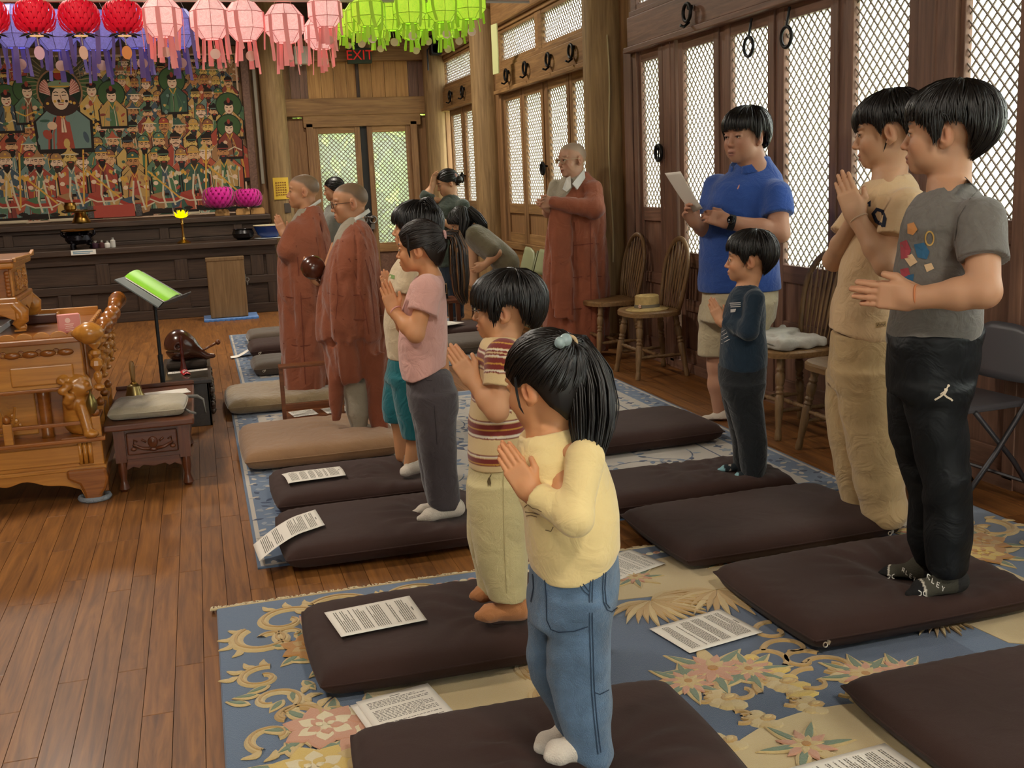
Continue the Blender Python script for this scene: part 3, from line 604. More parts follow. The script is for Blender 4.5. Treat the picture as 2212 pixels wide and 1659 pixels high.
    # front row guardians with weapons, sashes and skirts
    for i, x in enumerate(np.arange(-3.2, .55, .36)):
        z = 1.72+r.uniform(-.05, .05); s = .135; robe(b, x, z, s, .34); c = r.choice(GILT)
        for sg in (-1, 1): poly(b, [(x+sg*.02, z-.3), (x+sg*.2, z-.34), (x+sg*.13, z-.5), (x+sg*.05, z-.52)], r.choice(GILT)); ell(b, x+sg*.12, z-.53, .055, .02, srgb('#2a2018'), 10)
        stroke(b, [(x-.2, z-.36), (x-.1, z-.41), (x+.1, z-.41), (x+.2, z-.36)], .02, srgb('#9a3a2c')); stroke(b, [(x-.21, z-.39), (x-.1, z-.44), (x+.1, z-.44), (x+.21, z-.39)], .008, WH)
        stroke(b, [(x-.02, z-.12), (x-.05, z-.35), (x-.02, z-.5)], .011, WH); stroke(b, [(x+.03, z-.12), (x+.05, z-.3), (x+.09, z-.48)], .011, WH)
        for sg in (-1, 1):
            for a in range(6): ell(b, x+sg*(.08+.02*a), z-.08-.012*(a % 3), .016, .026, r.choice([WH, c, GO]), 8)
            ell(b, x+sg*.12, z-.2, .03, .026, FL[0], 9)
        head(b, x, z+.1, s, 1); stroke(b, [(x+.16, z+.2), (x+.1, z-.45)] if i % 2 else [(x-.2, z-.05), (x+.16, z-.4)], .01, GO)
    for i in range(60): ell(b, r.uniform(x0, x1-.05), r.uniform(1.4, 3.0), .009, .009, r.choice([GO, WH, srgb('#8f2c22')]), 7)
    b.build('painted_figures', vcol('old_mineral_paint', .75), t)
    boxo('name_plaque', mat('red_plaque', '#a5402f', .6), t, (-1.2, -.06, z0+.02), (-.72, -.04, z0+.17), .004)
    for x in (-1.27, -.71): boxo('plaque_side', mat('patterned_plaque', '#4c4440', .6, var=.8, vscale=90), t, (x, -.058, z0+.02), (x+.07, -.042, z0+.17), .003)
painting()
def altar():
    t = empty('altar_counter', (0, 12.7, 0), label='long dark panelled altar counter, the lower step along the far wall', cat='altar'); X0, X1 = -4.2, .84
    t2 = empty('altar_shelf', (0, 12.7, 0), label='dark panelled upper altar step directly below the painting', cat='altar')
    boxo('body', DARKW, t, (X0, .03, 0), (X1-.02, 1.6, .76), 0); boxo('shelf_board', DARKW, t, (X0, -.06, .765), (X1+.02, 1.6, .83), .008)
    boxo('body', DARKW, t2, (X0, .53, .83), (X1-.02, 1.6, 1.04), 0); boxo('shelf_board', DARKW, t2, (X0, .46, 1.04), (X1, 1.62, 1.10), .008)
    for z0, z1 in ((.66, .765), (.34, .43), (0, .11)): boxo('rail', DARKW, t, (X0, 0, z0), (X1, .04, z1), .006)
    for z0, z1 in ((1.0, 1.04), (.83, .87)): boxo('rail', DARKW, t2, (X0, .5, z0), (X1, .54, z1), .005)
    for k in range(7):
        x = .62-.83*k; boxo('stile', DARKWZ, t, (x-.07, .002, .43), (x+.07, .04, .66), .006); x2 = x-.42
        if x2 > X0: boxo('stile', DARKWZ, t, (x2-.07, .002, .11), (x2+.07, .04, .34), .006)
        boxo('stile', DARKWZ, t2, (x-.16-.05, .502, .87), (x-.16+.05, .54, 1.0), .005)
        boxo('panel', DARKW, t, (x-.76, .022, .44), (x-.07, .034, .65), 0); boxo('panel', DARKW, t, (x2-.34+.0, .022, .12), (x2+.34, .034, .33), 0); boxo('panel', DARKW, t2, (x-.93, .52, .88), (x-.21, .532, .99), 0)
    boxo('stile', DARKWZ, t, (X1-.12, .001, .11), (X1, .04, .66), .006)
altar()
def lotus_petals(b, R, H, rows, n, tilt=.2, top=.55, flare=1.0):
    """overlapping pointed petals round a squat bulb; centre at origin, bottom z=0"""
    for i in range(rows):
        q = i/(rows-1); th = math.pi*(.16+.60*q); z = H*(.5-.5*math.cos(th))
        for k in range(n):
            a = 2*math.pi*(k+.5*(i % 2))/n
            rr = R*math.sin(th)**.55; L = H*.34; W = 2*math.pi*R/n*.62; B = np.array([[math.cos(a), -math.sin(a)], [math.sin(a), math.cos(a)]])
            pts = []
            for u, v, o in ((-.9, 0, -.004), (.9, 0, -.004), (1, .45, .006), (.62, .78, .012), (0, 1, .022), (-.62, .78, .012), (-1, .45, .006), (0, .45, .018)):
                t2 = min(math.pi*.95, th+v*.62); zz = H*(.5-.5*math.cos(t2))+.0; r2 = R*max(.12, math.sin(t2))**.55+o*flare; p = B@np.array([r2, u*W*.5*(r2/R*.7+.3)]); pts.append((p[0], p[1], zz))
            b.add(pts, [(0, 1, 7), (1, 2, 7), (2, 3, 7), (3, 4, 7), (4, 5, 7), (5, 6, 7), (6, 0, 7)])
MAG = mat('magenta_paper', '#d0198e', .55, spec=.3, sheen=.3)
LEAFG = mat('dark_green_paper', '#20382c', .7)
def lotus_lamp(x, y, z, R, H, lab):
    t = empty('lotus_lantern', (x, y, z), label=lab, cat='lantern', group='magenta lotus lanterns on the altar')
    b = MB(); lotus_petals(b, R, H, 6, 16); b.build('petals', MAG, t, True); part('bulb_core', MAG, t, lambda b: b.sphere((0, 0, H*.5), (R*.86, R*.86, H*.46)), smooth=True)
    def lv(b):
        for k in range(10):
            a = k*.628; d = np.array([math.cos(a), math.sin(a), 0]); s = np.array([-d[1], d[0], 0]); b.add([d*R*.3+(0, 0, .008), d*R*.75+s*R*.2+(0, 0, .004), d*R*1.12+(0, 0, .022), d*R*.75-s*R*.2+(0, 0, .004)], [(0, 1, 2, 3)])
    part('leaf_collar', LEAFG, t, lv); return t
Z1, Z0 = 1.10, .83
for px, w_, lab, wd in ((475, 66, 'larger magenta lotus lantern on the altar, on one wooden block', 1), (537, 57, 'smaller magenta lotus lantern on the altar, near the log column', 2)):
    P = WY(px, 450, 13.45); R = w_/2340*13.6/2*.93; lotus_lamp(P[0], 13.45, Z1+.075, R, R*1.5, lab)
for px0, px1, lab in ((464, 495, 'wooden block under the larger magenta lotus lantern'), (509, 539, 'left of two wooden blocks under the smaller magenta lotus'), (541, 571, 'right of two wooden blocks under the smaller magenta lotus')):
    a, c = WY(px0, 455, 13.45)[0], WY(px1, 455, 13.45)[0]; b = MB(); b.prism([(-(c-a)/2, 0), ((c-a)/2, 0), ((c-a)/2, .05), ((c-a)/2-.02, .075), (-(c-a)/2+.02, .075), (-(c-a)/2, .05)], .16, ((a+c)/2, 13.53, Z1), rotm('X', math.pi/2)); o = b.build('wooden_block', LIGHTPLANK, None, bevel=.003); tag(o, lab, 'block', 'blocks under the lotus lanterns')
def on(px, py, Y): return WY(px, py, Y)[0]
def altar_things():
    x = on(176, 480, 13.25); t = empty('brass_offering_stand', (x, 13.25, Z1), label='brass stand with tray and small cup on the upper altar shelf', cat='stand')
    part('base', BRASS, t, lambda b: b.lathe([(.10, 0), (.105, .012), (.095, .025), (.075, .07), (.06, .105), (.058, .118)], n=24), smooth=30)
    part('tray', BRASS, t, lambda b: b.lathe([(.06, .118), (.16, .128), (.175, .14), (.165, .142), (.02, .134)], n=28), smooth=30); part('cup', BRASS, t, lambda b: b.lathe([(.04, .135), (.065, .16), (.068, .2), (.055, .225), (.062, .235), (.05, .225), (.04, .2)], (-.1, 0, 0), n=20), smooth=30)
    x = on(172, 535, 12.82); t = empty('incense_burner', (x, 12.82, Z0), label='black carved incense burner with a flat brass lid on the lower shelf', cat='burner')
    def bod(b):
        b.lathe([(.05, .05), (.11, .06), (.14, .10), (.13, .15), (.10, .17), (.12, .19), (.135, .2)], n=24)
        for k in range(3): b.tube([(.09*math.cos(k*2.1), .09*math.sin(k*2.1), .07), (.13*math.cos(k*2.1), .13*math.sin(k*2.1), .04), (.12*math.cos(k*2.1), .12*math.sin(k*2.1), 0)], [.03, .022, .026], 8)
        for k in range(26): a = k*.95; b.sphere((.125*math.cos(a), .125*math.sin(a), .08+.1*((k*7) % 11)/11), .018, nu=7, nv=5)
    part('body', mat('black_bronze', '#17151a', .3, .6), t, bod, smooth=40); part('lid', BRASS, t, lambda b: b.lathe([(.17, .2), (.175, .208), (.16, .215), (.02, .222)], n=28), smooth=30)
    for sx in (-1, 1): part('handle', mat('black_bronze', '#17151a', .3, .6), t, lambda b: b.tube([(sx*.12, 0, .13), (sx*.17, 0, .16), (sx*.165, 0, .21)], .014, 8), smooth=True)
    a, c = on(153, 543, 12.63), on(207, 543, 12.63); o = boxo('label_strip', mat('white_card', '#d9d6cc', .6), None, (a, 12.625, .775), (c, 12.638, .828), .001); tag(o, 'white name strip with blue print on the lower shelf edge', 'sign')
    for k in range(2): boxo('print_line', mat('blue_print', '#5a7f93', .6), o, (a+.02, 12.624, .805-.018*k), (c-.03*(k+1), 12.6255, .815-.018*k), 0)
    bot = [(206, '#3a2530', .05, .035, 'dark plum bottle beside the incense burner'), (220, '#4a2c2c', .052, .03, 'dark red bottle in the middle of the small altar bottles'), (232, '#d9d3cb', .045, .032, 'short white jar among the small altar bottles'), (244, '#b9b6ae', .075, .028, 'round silver-topped jar at the end of the small bottles')]
    for px, c, h, r_, lab in bot:
        x = on(px, 528, 12.78); t = empty('small_bottle', (x, 12.78, Z0), label=lab, cat='bottle', group='small bottles on the lower altar shelf')
        part('glass', mat('bottle_'+c[1:], c, .25), t, lambda b: b.lathe([(r_*.9, 0), (r_, .006), (r_, h), (r_*.5, h+.012)], n=14), smooth=40); part('cap', mat('steel_cap', '#a8a49c', .3, .8), t, lambda b: b.lathe([(r_*.55, h+.012), (r_*.55, h+.03), (r_*.3, h+.034)], n=12), smooth=40)
    x = on(397, 520, 12.8); t = empty('lotus_candle_lamp', (x, 12.8, Z0), label='brass candlestick with a glowing yellow glass lotus on the lower shelf', cat='lamp')
    part('base', BRASS, t, lambda b: b.lathe([(.075, 0), (.078, .012), (.05, .03), (.022, .045), (.014, .07)], n=20), smooth=40)
    part('stem', BRASS, t, lambda b: b.lathe([(.014, .07), (.012, .2), (.018, .215), (.012, .23), (.016, .27), (.03, .28)], n=14), smooth=40)
    YG = mat('yellow_glass', '#e8d800', .15, spec=.6, emit='#ffe600', es=.9)
    def fl(b):
        for i, (n, rr, h, o) in enumerate(((8, .105, .045, 0), (8, .085, .07, .39), (6, .05, .085, .2))):
            for k in range(n):
                a = 2*math.pi*k/n+o; d = np.array([math.cos(a), math.sin(a), 0]); s = np.array([-d[1], d[0], 0]); b.add([d*.015+(0, 0, .28), d*rr*.6+s*.026+(0, 0, .285+h*.4), d*rr+(0, 0, .29+h), d*rr*.6-s*.026+(0, 0, .285+h*.4), d*rr*.5+(0, 0, .28+h*.2)], [(0, 1, 4), (1, 2, 4), (2, 3, 4), (3, 0, 4)])
    part('glass_petals', YG, t, fl, smooth=True)
    x = on(526, 513, 12.85); o = part('black_bowl', mat('black_lacquer', '#191616', .25), None, lambda b: b.lathe([(.06, 0), (.11, .03), (.125, .075), (.105, .115), (.118, .125), (.105, .122), (.09, .08), (.02, .03)], (x, 12.85, Z0), n=24), smooth=40); tag(o, 'black round bowl on the lower shelf beside the blue basin', 'bowl')
    x = on(582, 513, 12.82); t = empty('blue_basin', (x, 12.82, Z0), label='deep blue basin with a pale rim on the lower altar shelf', cat='bowl')
    part('bowl', mat('blue_enamel', '#1f3a78', .25), t, lambda b: b.lathe([(.09, .012), (.13, .05), (.16, .12), (.172, .15), (.16, .145), (.12, .06), (.02, .03)], n=26), smooth=40); part('rim', mat('cream_rim', '#d8c8a0', .4), t, lambda b: b.torus((0, 0, .152), .17, .006, None, 28, 6), smooth=True); part('saucer', mat('pale_saucer', '#cfd3d2', .4), t, lambda b: b.lathe([(.1, 0), (.17, .008), (.17, .013), (.05, .013)], n=26), smooth=40)
altar_things()
def notice():
    t = empty('paper_notice', (1.06, 14.25-.165, 1.25), label='yellow paper notice pinned to the log column by the painting', cat='notice')
    def sh(b): b.grid(lambda u, v: ((u-.5)*.19, -.004-.02*(1-(2*u-1)**2)+.02, v*.27), 9, 2)
    part('paper', mat('yellow_paper', '#d8b23c', .7), t, sh, smooth=True)
    def ln(b):
        for i in range(6):
            for k in range(5): b.add([(-.07+k*.028, -.0075-.0, .05+i*.03), (-.05+k*.028, -.0075, .05+i*.03), (-.05+k*.028, -.0075, .064+i*.03), (-.07+k*.028, -.0075, .064+i*.03)], [(0, 1, 2, 3)])
    part('printing', mat('ochre_ink', '#8a5a1c', .7), t, ln)
    o = boxo('small_switch_plate', mat('grey_plate', '#4a4038', .6), None, (1.06+.02, 14.08, 1.08), (1.06+.1, 14.1, 1.2), .003); tag(o, 'small grey plate on the log column under the yellow notice', 'plate')
notice()
def wall_items():
    t = empty('exit_sign', (0, 0, 0), label='dark green EXIT sign with red letters above the far door', cat='sign')
    a, c = WY(749, 104, 14.25), WY(803, 137, 14.25); m = mat('dark_green_metal', '#2c3a26', .6)
    boxo('housing', m, t, (a[0], 14.22, c[2]), (c[0], 14.3, a[2]), .006); boxo('ceiling_stem', m, t, ((a[0]+c[0])/2-.05, 14.24, a[2]), ((a[0]+c[0])/2+.05, 14.29, a[2]+.07), .003)
    text('letters', 'EXIT', .17, mat('exit_red', '#c0281e', .5, emit='#d02018', es=.25), t, frame4(((a[0]+c[0])/2-.0, 14.216, (a[2]+c[2])/2), (1, 0, 0), (0, 0, 1)))
    t = empty('emergency_lamp', (0, 0, 0), label='white emergency lamp box behind the pink lanterns by the log column', cat='lamp')
    a, c = WY(634, 100, 14.22), WY(669, 138, 14.22); boxo('housing', mat('white_plastic', '#cfcabb', .5), t, (a[0], 14.2, c[2]), (c[0], 14.31, a[2]), .01); part('test_button', mat('white_plastic', '#cfcabb', .5), t, lambda b: b.lathe([(.012, 0), (.012, .02), (.006, .024)], ((a[0]+c[0])/2-.02, 14.25, c[2]-.02), n=10))
    P = WY(937, 100, 14.1); t = empty('loudspeaker', (P[0], 14.0, P[2]), label='small black loudspeaker mounted high in the far corner', cat='loudspeaker')
    k = mat('black_plastic', '#17171a', .5); part('cabinet', k, t, lambda b: b.box((0, 0, 0), (.15, .14, .24)), bevel=.02); part('woofer', mat('speaker_cone', '#222226', .4), t, lambda b: b.lathe([(.055, 0), (.05, -.012), (.02, -.02)], (0, -.07, -.05), rotm('X', math.pi/2), 16)); part('bracket', k, t, lambda b: b.tube([(-.1, .05, -.3), (-.1, .05, -.05), (-.05, .04, 0)], .012, 6))
    a, c = WX(1061, 55, 3.03), WX(1076, 158, 3.03); b = MB(); y0 = a[1]; b.box((3.035, (a[1]+c[1])/2, (a[2]+c[2])/2), (.012, .14, a[2]-c[2]), rotm('Z', .15)); o = b.build('wall_strip', mat('pale_green_strip', '#c3c68c', .6), None, bevel=.003); tag(o, 'pale yellow-green board hung upright on the log column', 'board')
wall_items()
# ------------------------------------------------------------------ golden altar table at the left
GOLD = wood('honey_lacquered_wood', '#c98a3a', '#9a5f1f', 0, .8, .3, .1, coat=.5, rand=.04)
GOLDZ = wood('honey_lacquered_wood_upright', '#cb8c3c', '#9c6120', 2, .8, .3, .1, coat=.5, rand=.04)
GOLDD = wood('amber_lacquered_wood', '#a9672a', '#744014', 0, .8, .3, .1, coat=.5, rand=.04)
def wavy_apron(b, x0, x1, zt, zb, drop, thick, y, n=40, cent=None):
    pts = [(x0, zt), (x1, zt)]
    for i in range(n+1):
        u = 1-i/n; x = x0+(x1-x0)*u; e = abs(2*u-1); z = zb+drop*(1-e**2)*.8-.012*math.cos(u*25)*(1-e); pts.append((x, z-(drop*.9 if e > .9 else 0)*((e-.9)/.1)))
    b.prism([(p[0], p[1]) for p in pts], thick, (0, y, 0), rotm('X', math.pi/2))
def golden_table():
    Y0, X1 = 5.25, -.50; W = 1.9; t = empty('carved_altar_table', (X1, Y0, 0), label='big golden-brown carved altar table with railing and lion at its corner', cat='table'); d = .95
    # local: x from -W to 0, y from 0 to d
    boxo('base_box', GOLD, t, (-W, .03, .165), (-.02, d, .29), .006); boxo('base_top', GOLDD, t, (-W, -.0, .285), (0, d, .305), .006); boxo('base_foot_moulding', GOLD, t, (-W, .01, .15), (-.01, d, .17), .005)
    part('apron', GOLD, t, lambda b: wavy_apron(b, -.80, -.10, .155, .045, .09, .03, .045), bevel=.004); part('apron', GOLD, t, lambda b: wavy_apron(b, -1.6, -.72, .155, .03, .1, .03, .045), bevel=.004)
    part('apron', GOLDD, t, lambda b: b.prism([(0, .155), (.85, .155), (.85, .03), (.75, .08), (.4, .10), (.12, .08), (0, .03)], .03, (-.045, .05, 0), np.array([[0, 0, 1], [1, 0, 0], [0, 1, 0]])), bevel=.004)
    def foot(b): b.prism([(-.02, .16), (.15, .16), (.16, .11), (.145, .06), (.12, .03), (.13, 0), (.05, 0), (.045, .05), (.03, .09), (-.02, .12)], .11, (-.165, .09, .0), rotm('X', math.pi/2))
    part('foot', GOLDD, t, foot, bevel=.012); 
    for x0, x1 in ((-.245-.3, -.12), (-1.05, -.66), (-1.5, -1.12)): boxo('base_panel', GOLD, t, (x0, .022, .185), (x1, .032, .27), .006)
    for xx in (-.10, -.635, -1.09):
        for k in range(3): part('flute', GOLD, t, lambda b: b.tube([(xx+.022*k-.02, .03, .178), (xx+.022*k-.02, .03, .278)], .011, 8), smooth=True)
    # recessed body
    boxo('body', GOLDD, t, (-W, .14, .30), (-.12, d-.1, .55), .004); boxo('body_panel', GOLD, t, (-.60, .132, .32), (-.30, .145, .53), .008); boxo('body_panel', GOLDD, t, (-1.1, .132, .32), (-.68, .145, .53), .008)
    part('body_column', GOLDD, t, lambda b: b.lathe([(.03, .3), (.026, .32), (.028, .5), (.034, .55)], (-.26, .12, 0), n=14), smooth=True)
    def bamboo(b):
        for k, a in enumerate((-1.25, -.85, -.45, 0, .4, .8, 1.2)):
            L = .085 if abs(a) < 1 else .065; dx, dz = math.sin(a), -math.cos(a)*.8; b.add([(-.47, .13, .485), (-.47+dx*L*.5+dz*.014, .122, .485+dz*L*.5-dx*.014), (-.47+dx*L, .13, .485+dz*L), (-.47+dx*L*.5-dz*.014, .122, .485+dz*L*.5+dx*.014)], [(0, 1, 2, 3)])
        b.tube([(-.46, .13, .34), (-.455, .126, .42), (-.465, .128, .49)], .008, 6); b.tube([(-.42, .13, .34), (-.40, .128, .4), (-.39, .13, .46)], .007, 6)
        for k in range(14): b.sphere((-.56+.014*k, .132, .345+.012*((k*5) % 7)), (.012, .008, .012), nu=7, nv=5)
    part('bamboo_relief', GOLD, t, bamboo, smooth=35)
    # railing on the base
    for x, h in ((-.035, .1), (-.415, .1), (-.8, .1), (-1.2, .1)):
        p = part('railing_post', GOLD, t, lambda b: b.box((x, .03, .30+h/2), (.04, .03, h)), bevel=.004); part('post_bud', GOLDD, p, lambda b: b.lathe([(.012, 0), (.02, .012), (.017, .028), (.003, .042)], (x, .03, .30+h), n=10), smooth=True)
    boxo('railing_bar', GOLDD, t, (-W, .022, .365), (-.04, .04, .383), .004); 
    part('railing_bar', GOLDD, t, lambda b: b.box((-.033, .45, .374), (.018, .85, .018)), bevel=.003)
    for y in (.3, .55, .8):
        p = part('railing_post', GOLD, t, lambda b: b.box((-.033, y, .35), (.03, .04, .1)), bevel=.004); part('post_bud', GOLDD, p, lambda b: b.lathe([(.012, 0), (.02, .012), (.017, .028), (.003, .042)], (-.033, y, .40), n=10), smooth=True)
    # upper body
    boxo('upper_box', GOLD, t, (-W, .03, .53), (-.06, d-.05, .76), .006); boxo('upper_panel', GOLD, t, (-.375, .02, .565), (-.105, .034, .655), .008); boxo('upper_panel', GOLD, t, (-.9, .02, .565), (-.48, .034, .655), .008); boxo('upper_band', GOLDD, t, (-W, .015, .535), (-.055, .03, .55), .004)
    boxo('deck', GOLDD, t, (-W, -.02, .755), (0, d, .782), .006)
    def swag(b):
        for k in range(4): b.sphere((-.13-.075*k, .024, .71), (.036, .014, .016), nu=12, nv=7); b.torus((-.168-.075*k, .026, .715), .012, .004, rotm('X', math.pi/2), 12, 5)
    part('carved_swag', GOLDD, t, swag, smooth=True)
    def scal(b, x0, x1, y, dirx=True):
        n = 11
        for k in range(n):
            c = x0+(x1-x0)*(k+.5)/n; r_ = (x1-x0)/n*.52
            pts = [(r_*math.cos(a), r_*.75*math.sin(a)) for a in np.linspace(0, math.pi, 9)]
            if dirx: b.prism(pts, .016, (c, y+.016, .782), rotm('X', math.pi/2))
            else: b.prism(pts, .016, (y, c, .782), np.array([[0, 0, 1], [1, 0, 0], [0, 1, 0]]))
    part('scalloped_rim', GOLD, t, lambda b: scal(b, -.84, -.04, .0), bevel=.002); part('scalloped_rim', GOLD, t, lambda b: scal(b, .06, d-.05, -.045, False), bevel=.002); part('scalloped_rim', GOLD, t, lambda b: scal(b, -.8, -.05, d-.03), bevel=.002)
    boxo('rear_fence', GOLD, t, (-.55, d-.035, .78), (-.05, d-.015, .825), .003); 
    # lotus-bud corner heads and hanging drops
    def bud(b, c, R, s=1.0): b.lathe([(.004, -.085*s), (.03*s, -.06*s), (.052*s, -.02*s), (.05*s, .015*s), (.03*s, .045*s), (.012*s, .06*s)], c, R, 16)
    for c, s in (((-.01, -.03, .795), 1.0), ((-.53, -.03, .775), 1.05)): part('corner_bud', GOLD, t, lambda b: bud(b, c, rotm('Y', math.pi/2)@rotm('X', .2), s), smooth=True)
    for k in range(3): part('side_bud', GOLDD, t, lambda b: (bud(b, (.035, .2+.27*k, .80), rotm('X', -math.pi/2), .8), b.tube([(.03, .05+.27*k, .79), (.03, .3+.27*k, .80)], .018, 8)), smooth=True)
    part('side_rail_roll', GOLDD, t, lambda b: (b.tube([(.03, d-.08, .81), (.045, d+.03, .84)], [.03, .045], 12), b.sphere((.05, d+.05, .845), .045)), smooth=True)
    def drop(b, x, y, z, s=1):
        q = z
        for r_, h in ((.028, .05), (.022, .035), (.026, .055), (.018, .05), (.022, .03)):
            b.lathe([(.008*s, -h*s), (r_*s, -h*.55*s), (r_*.9*s, -h*.2*s), (.008*s, 0)], (x, y, q), n=10); q -= h*s
    for x, y, z, s in ((-.0, -.005, .775, 1.15), (-.53, -.01, .74, 1.3), (.01, .18, .75, .9), (.015, .36, .75, .85), (.02, .55, .76, .85), (.02, .74, .77, .8)): part('drop_pendant', GOLD, t, lambda b: drop(b, x, y, z, s), smooth=35)
    def brk(b):
        for k in range(9): b.sphere((-.02+.012*(k % 3), .05+.09*k, .68-.03*(k % 4)), (.02, .035, .03), nu=9, nv=6)
    part('carved_bracket', GOLD, t, brk, smooth=True); boxo('side_panel', GOLDD, t, (-.06, .1, .55), (-.045, d-.1, .74), .005)
    # guardian lion
    def lion(p):
        q = (p-np.array([-.115, .07, .308]))/1.28; f = lambda a, b, r0, r1=None: rc(q, a, b, r0, r1)
        d_ = f((0, .03, .05), (0, .0, .14), .055, .045); d_ = smin(d_, el(q, (.012, -.012, .19), (.05, .045, .045)), .02); d_ = smin(d_, el(q, (.035, -.03, .175), (.03, .025, .022)), .012)
        for s in (-1, 1):
            d_ = smin(d_, f((.02, -.005+s*.03, .11), (.035, -.02+s*.032, .02), .022, .018), .012); d_ = smin(d_, el(q, (.045, -.028+s*.032, .012), (.026, .02, .014)), .01); d_ = smin(d_, el(q, (.02, .03+s*.035, .03), (.035, .022, .03)), .01)
            d_ = smin(d_, el(q, (.03, -.012+s*.028, .215), (.012, .01, .012)), .008); d_ = smin(d_, el(q, (.048, -.03+s*.018, .195), (.012, .01, .01)), .006)
        for k in range(16):
            a = k*.75; d_ = smin(d_, el(q, (-.025+.012*math.cos(a*1.3), -.012+.05*math.cos(a), .17+.055*math.sin(a)), (.018, .016, .016)), .006)
        d_ = smax(d_, -el(q, (.062, -.045, .165), (.02, .02, .006)), .004); return d_*1.28
    lo = np.array([-.25, -.06, .30]); sdfo('lion', lion, lo, lo+(.27, .26, .34), .0055, GOLD, t); part('lion_plinth', GOLDD, t, lambda b: b.box((-.12, .07, .306), (.15, .12, .014)), bevel=.004)
    part('little_bell', mat('dull_brass', '#8a7c4a', .35, .9), t, lambda b: (b.lathe([(.012, .03), (.022, .05), (.025, .085), (.012, .115), (.004, .125)], (-.045, .02, .385), n=14), b.tube([(-.045, .02, .5), (-.05, .02, .56)], .004, 6)), smooth=40)
    part('grey_floor_pad', mat('grey_felt', '#8b9299', .95, bump=.8, bscale=120), t, lambda b: b.torus((-.08, .04, .012), .065, .013, None, 18, 6), smooth=True)
golden_table()
def small_altar():
    P = WY(25, 575, 5.55); X1, Y0 = P[0], 5.55; Z = .787; t = empty('small_offering_table', (X1, Y0, Z), label='small golden carved table with curled legs on top of the altar table', cat='table'); d = .5; W = .9
    boxo('top', GOLDD, t, (-W, -.04, .33), (.02, d+.06, .345), .003); boxo('top_moulding', GOLD, t, (-W, -.03, .30), (.012, d+.05, .332), .01); part('raised_end', GOLD, t, lambda b: b.prism([(-.0, 0), (d+.1, 0), (d+.12, .028), (d+.02, .012), (.0, .02)], .018, (.01, -.04, .33), np.array([[0, 0, 1], [1, 0, 0], [0, 1, 0]])), bevel=.003)
    boxo('body', GOLDD, t, (-W, .02, .16), (-.02, d, .30), .004); boxo('side_frame', GOLD, t, (-.022, .03, .165), (-.008, d-.02, .295), .004)
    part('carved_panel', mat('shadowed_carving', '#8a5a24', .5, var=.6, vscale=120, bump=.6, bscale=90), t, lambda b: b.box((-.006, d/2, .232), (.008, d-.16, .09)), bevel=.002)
    def scr(b):
        r = random.Random(4)
        for k in range(60): b.torus((-.001, .09+(d-.18)*r.random(), .195+.075*r.random()), .012, .004, rotm('Y', 1.57), 8, 5, arc=4)
    part('scroll_carving', GOLD, t, scr, smooth=True)
    boxo('lower_moulding', GOLD, t, (-W, .0, .135), (.006, d+.02, .165), .008); part('corner_beads', GOLDD, t, lambda b: [b.sphere((-.03, .012, .175+.017*k), (.012, .012, .012), nu=8, nv=6) for k in range(7)], smooth=True)
    part('apron', GOLD, t, lambda b: b.prism([(0, .14), (d, .14), (d, .08), (d-.1, .10), (d-.18, .075), (d-.26, .105), (.1, .09), (0, .06)], .02, (-.01, 0, 0), np.array([[0, 0, 1], [1, 0, 0], [0, 1, 0]])), bevel=.004); part('apron', GOLD, t, lambda b: b.prism([(-W, .14), (-.01, .14), (-.01, .05), (-.08, .085), (-.2, .10), (-W, .11)], .02, (0, .02, 0), rotm('X', math.pi/2)), bevel=.004)
    for y in (.03, d-.02):
        part('curled_leg', GOLD, t, lambda b: (b.tube([(-.02, y, .13), (.015, y, .09), (.012, y, .055), (-.012, y, .03), (.0, y, .012), (.022, y, .018)], [.032, .034, .03, .024, .016, .012], 12), b.torus((.012, y, .02), .013, .006, rotm('X', 1.57), 12, 6), b.box((.0, y, .004), (.05, .04, .008))), smooth=40)
    part('curled_leg', GOLD, t, lambda b: b.tube([(-.6, .03, .13), (-.62, .03, .09), (-.61, .03, .05), (-.59, .03, .0)], [.032, .034, .03, .018], 12), smooth=True)
small_altar()
def deck_things():
    Z = .783
    a = G(0, 705, Z+.03); o = empty('white_tray_box', (-1.1, 5.62, Z), label='flat white box with dark slot on the altar table deck', cat='box')
    boxo('case', mat('white_gloss', '#c9cdd0', .3), o, (-.25, -.05, 0), (.16, .3, .03), .005); boxo('slot', mat('dark_slot', '#20242a', .4), o, (-.2, -.052, .01), (.1, -.049, .022), 0); boxo('lid', mat('white_gloss', '#c9cdd0', .3), o, (-.24, -.06, .03), (.17, .3, .036), .003)
    P = G(152, 718, Z); o = empty('tissue_pack', (P[0]-.0, P[1]+.01, Z), .25, label='small pink box with pale print on the altar table', cat='box')
    boxo('carton', mat('pink_card', '#d98f88', .6), o, (-.05, -.02, 0), (.045, .025, .085), .002); boxo('white_side', mat('white_card2', '#e2ddd4', .6), o, (.0455, -.019, .003), (.047, .024, .08), 0); part('print', mat('pale_print', '#ecc8bc', .6), o, lambda b: (b.lathe([(.012, 0), (.012, .0006)], (-.01, -.021, .058), rotm('X', math.pi/2), 14), [b.box((-.005, -.0212, .04-.009*k), (.04-.008*(k % 2), .0006, .004)) for k in range(4)]))
    P = G(105, 690, Z+.02); o = part('scroll_box', wood('dark_red_wood', '#5a2a16', '#38170a', 0, 1, .4, .1), None, lambda b: b.bb((P[0]-.35, P[1], Z), (P[0]+.04, P[1]+.05, Z+.045)), bevel=.006); tag(o, 'long dark red-brown box lying at the back of the altar deck', 'box'); boxo('end_cap', GOLD, o, (P[0]+.04, P[1]-.002, Z), (P[0]+.048, P[1]+.052, Z+.052), .002)
deck_things()
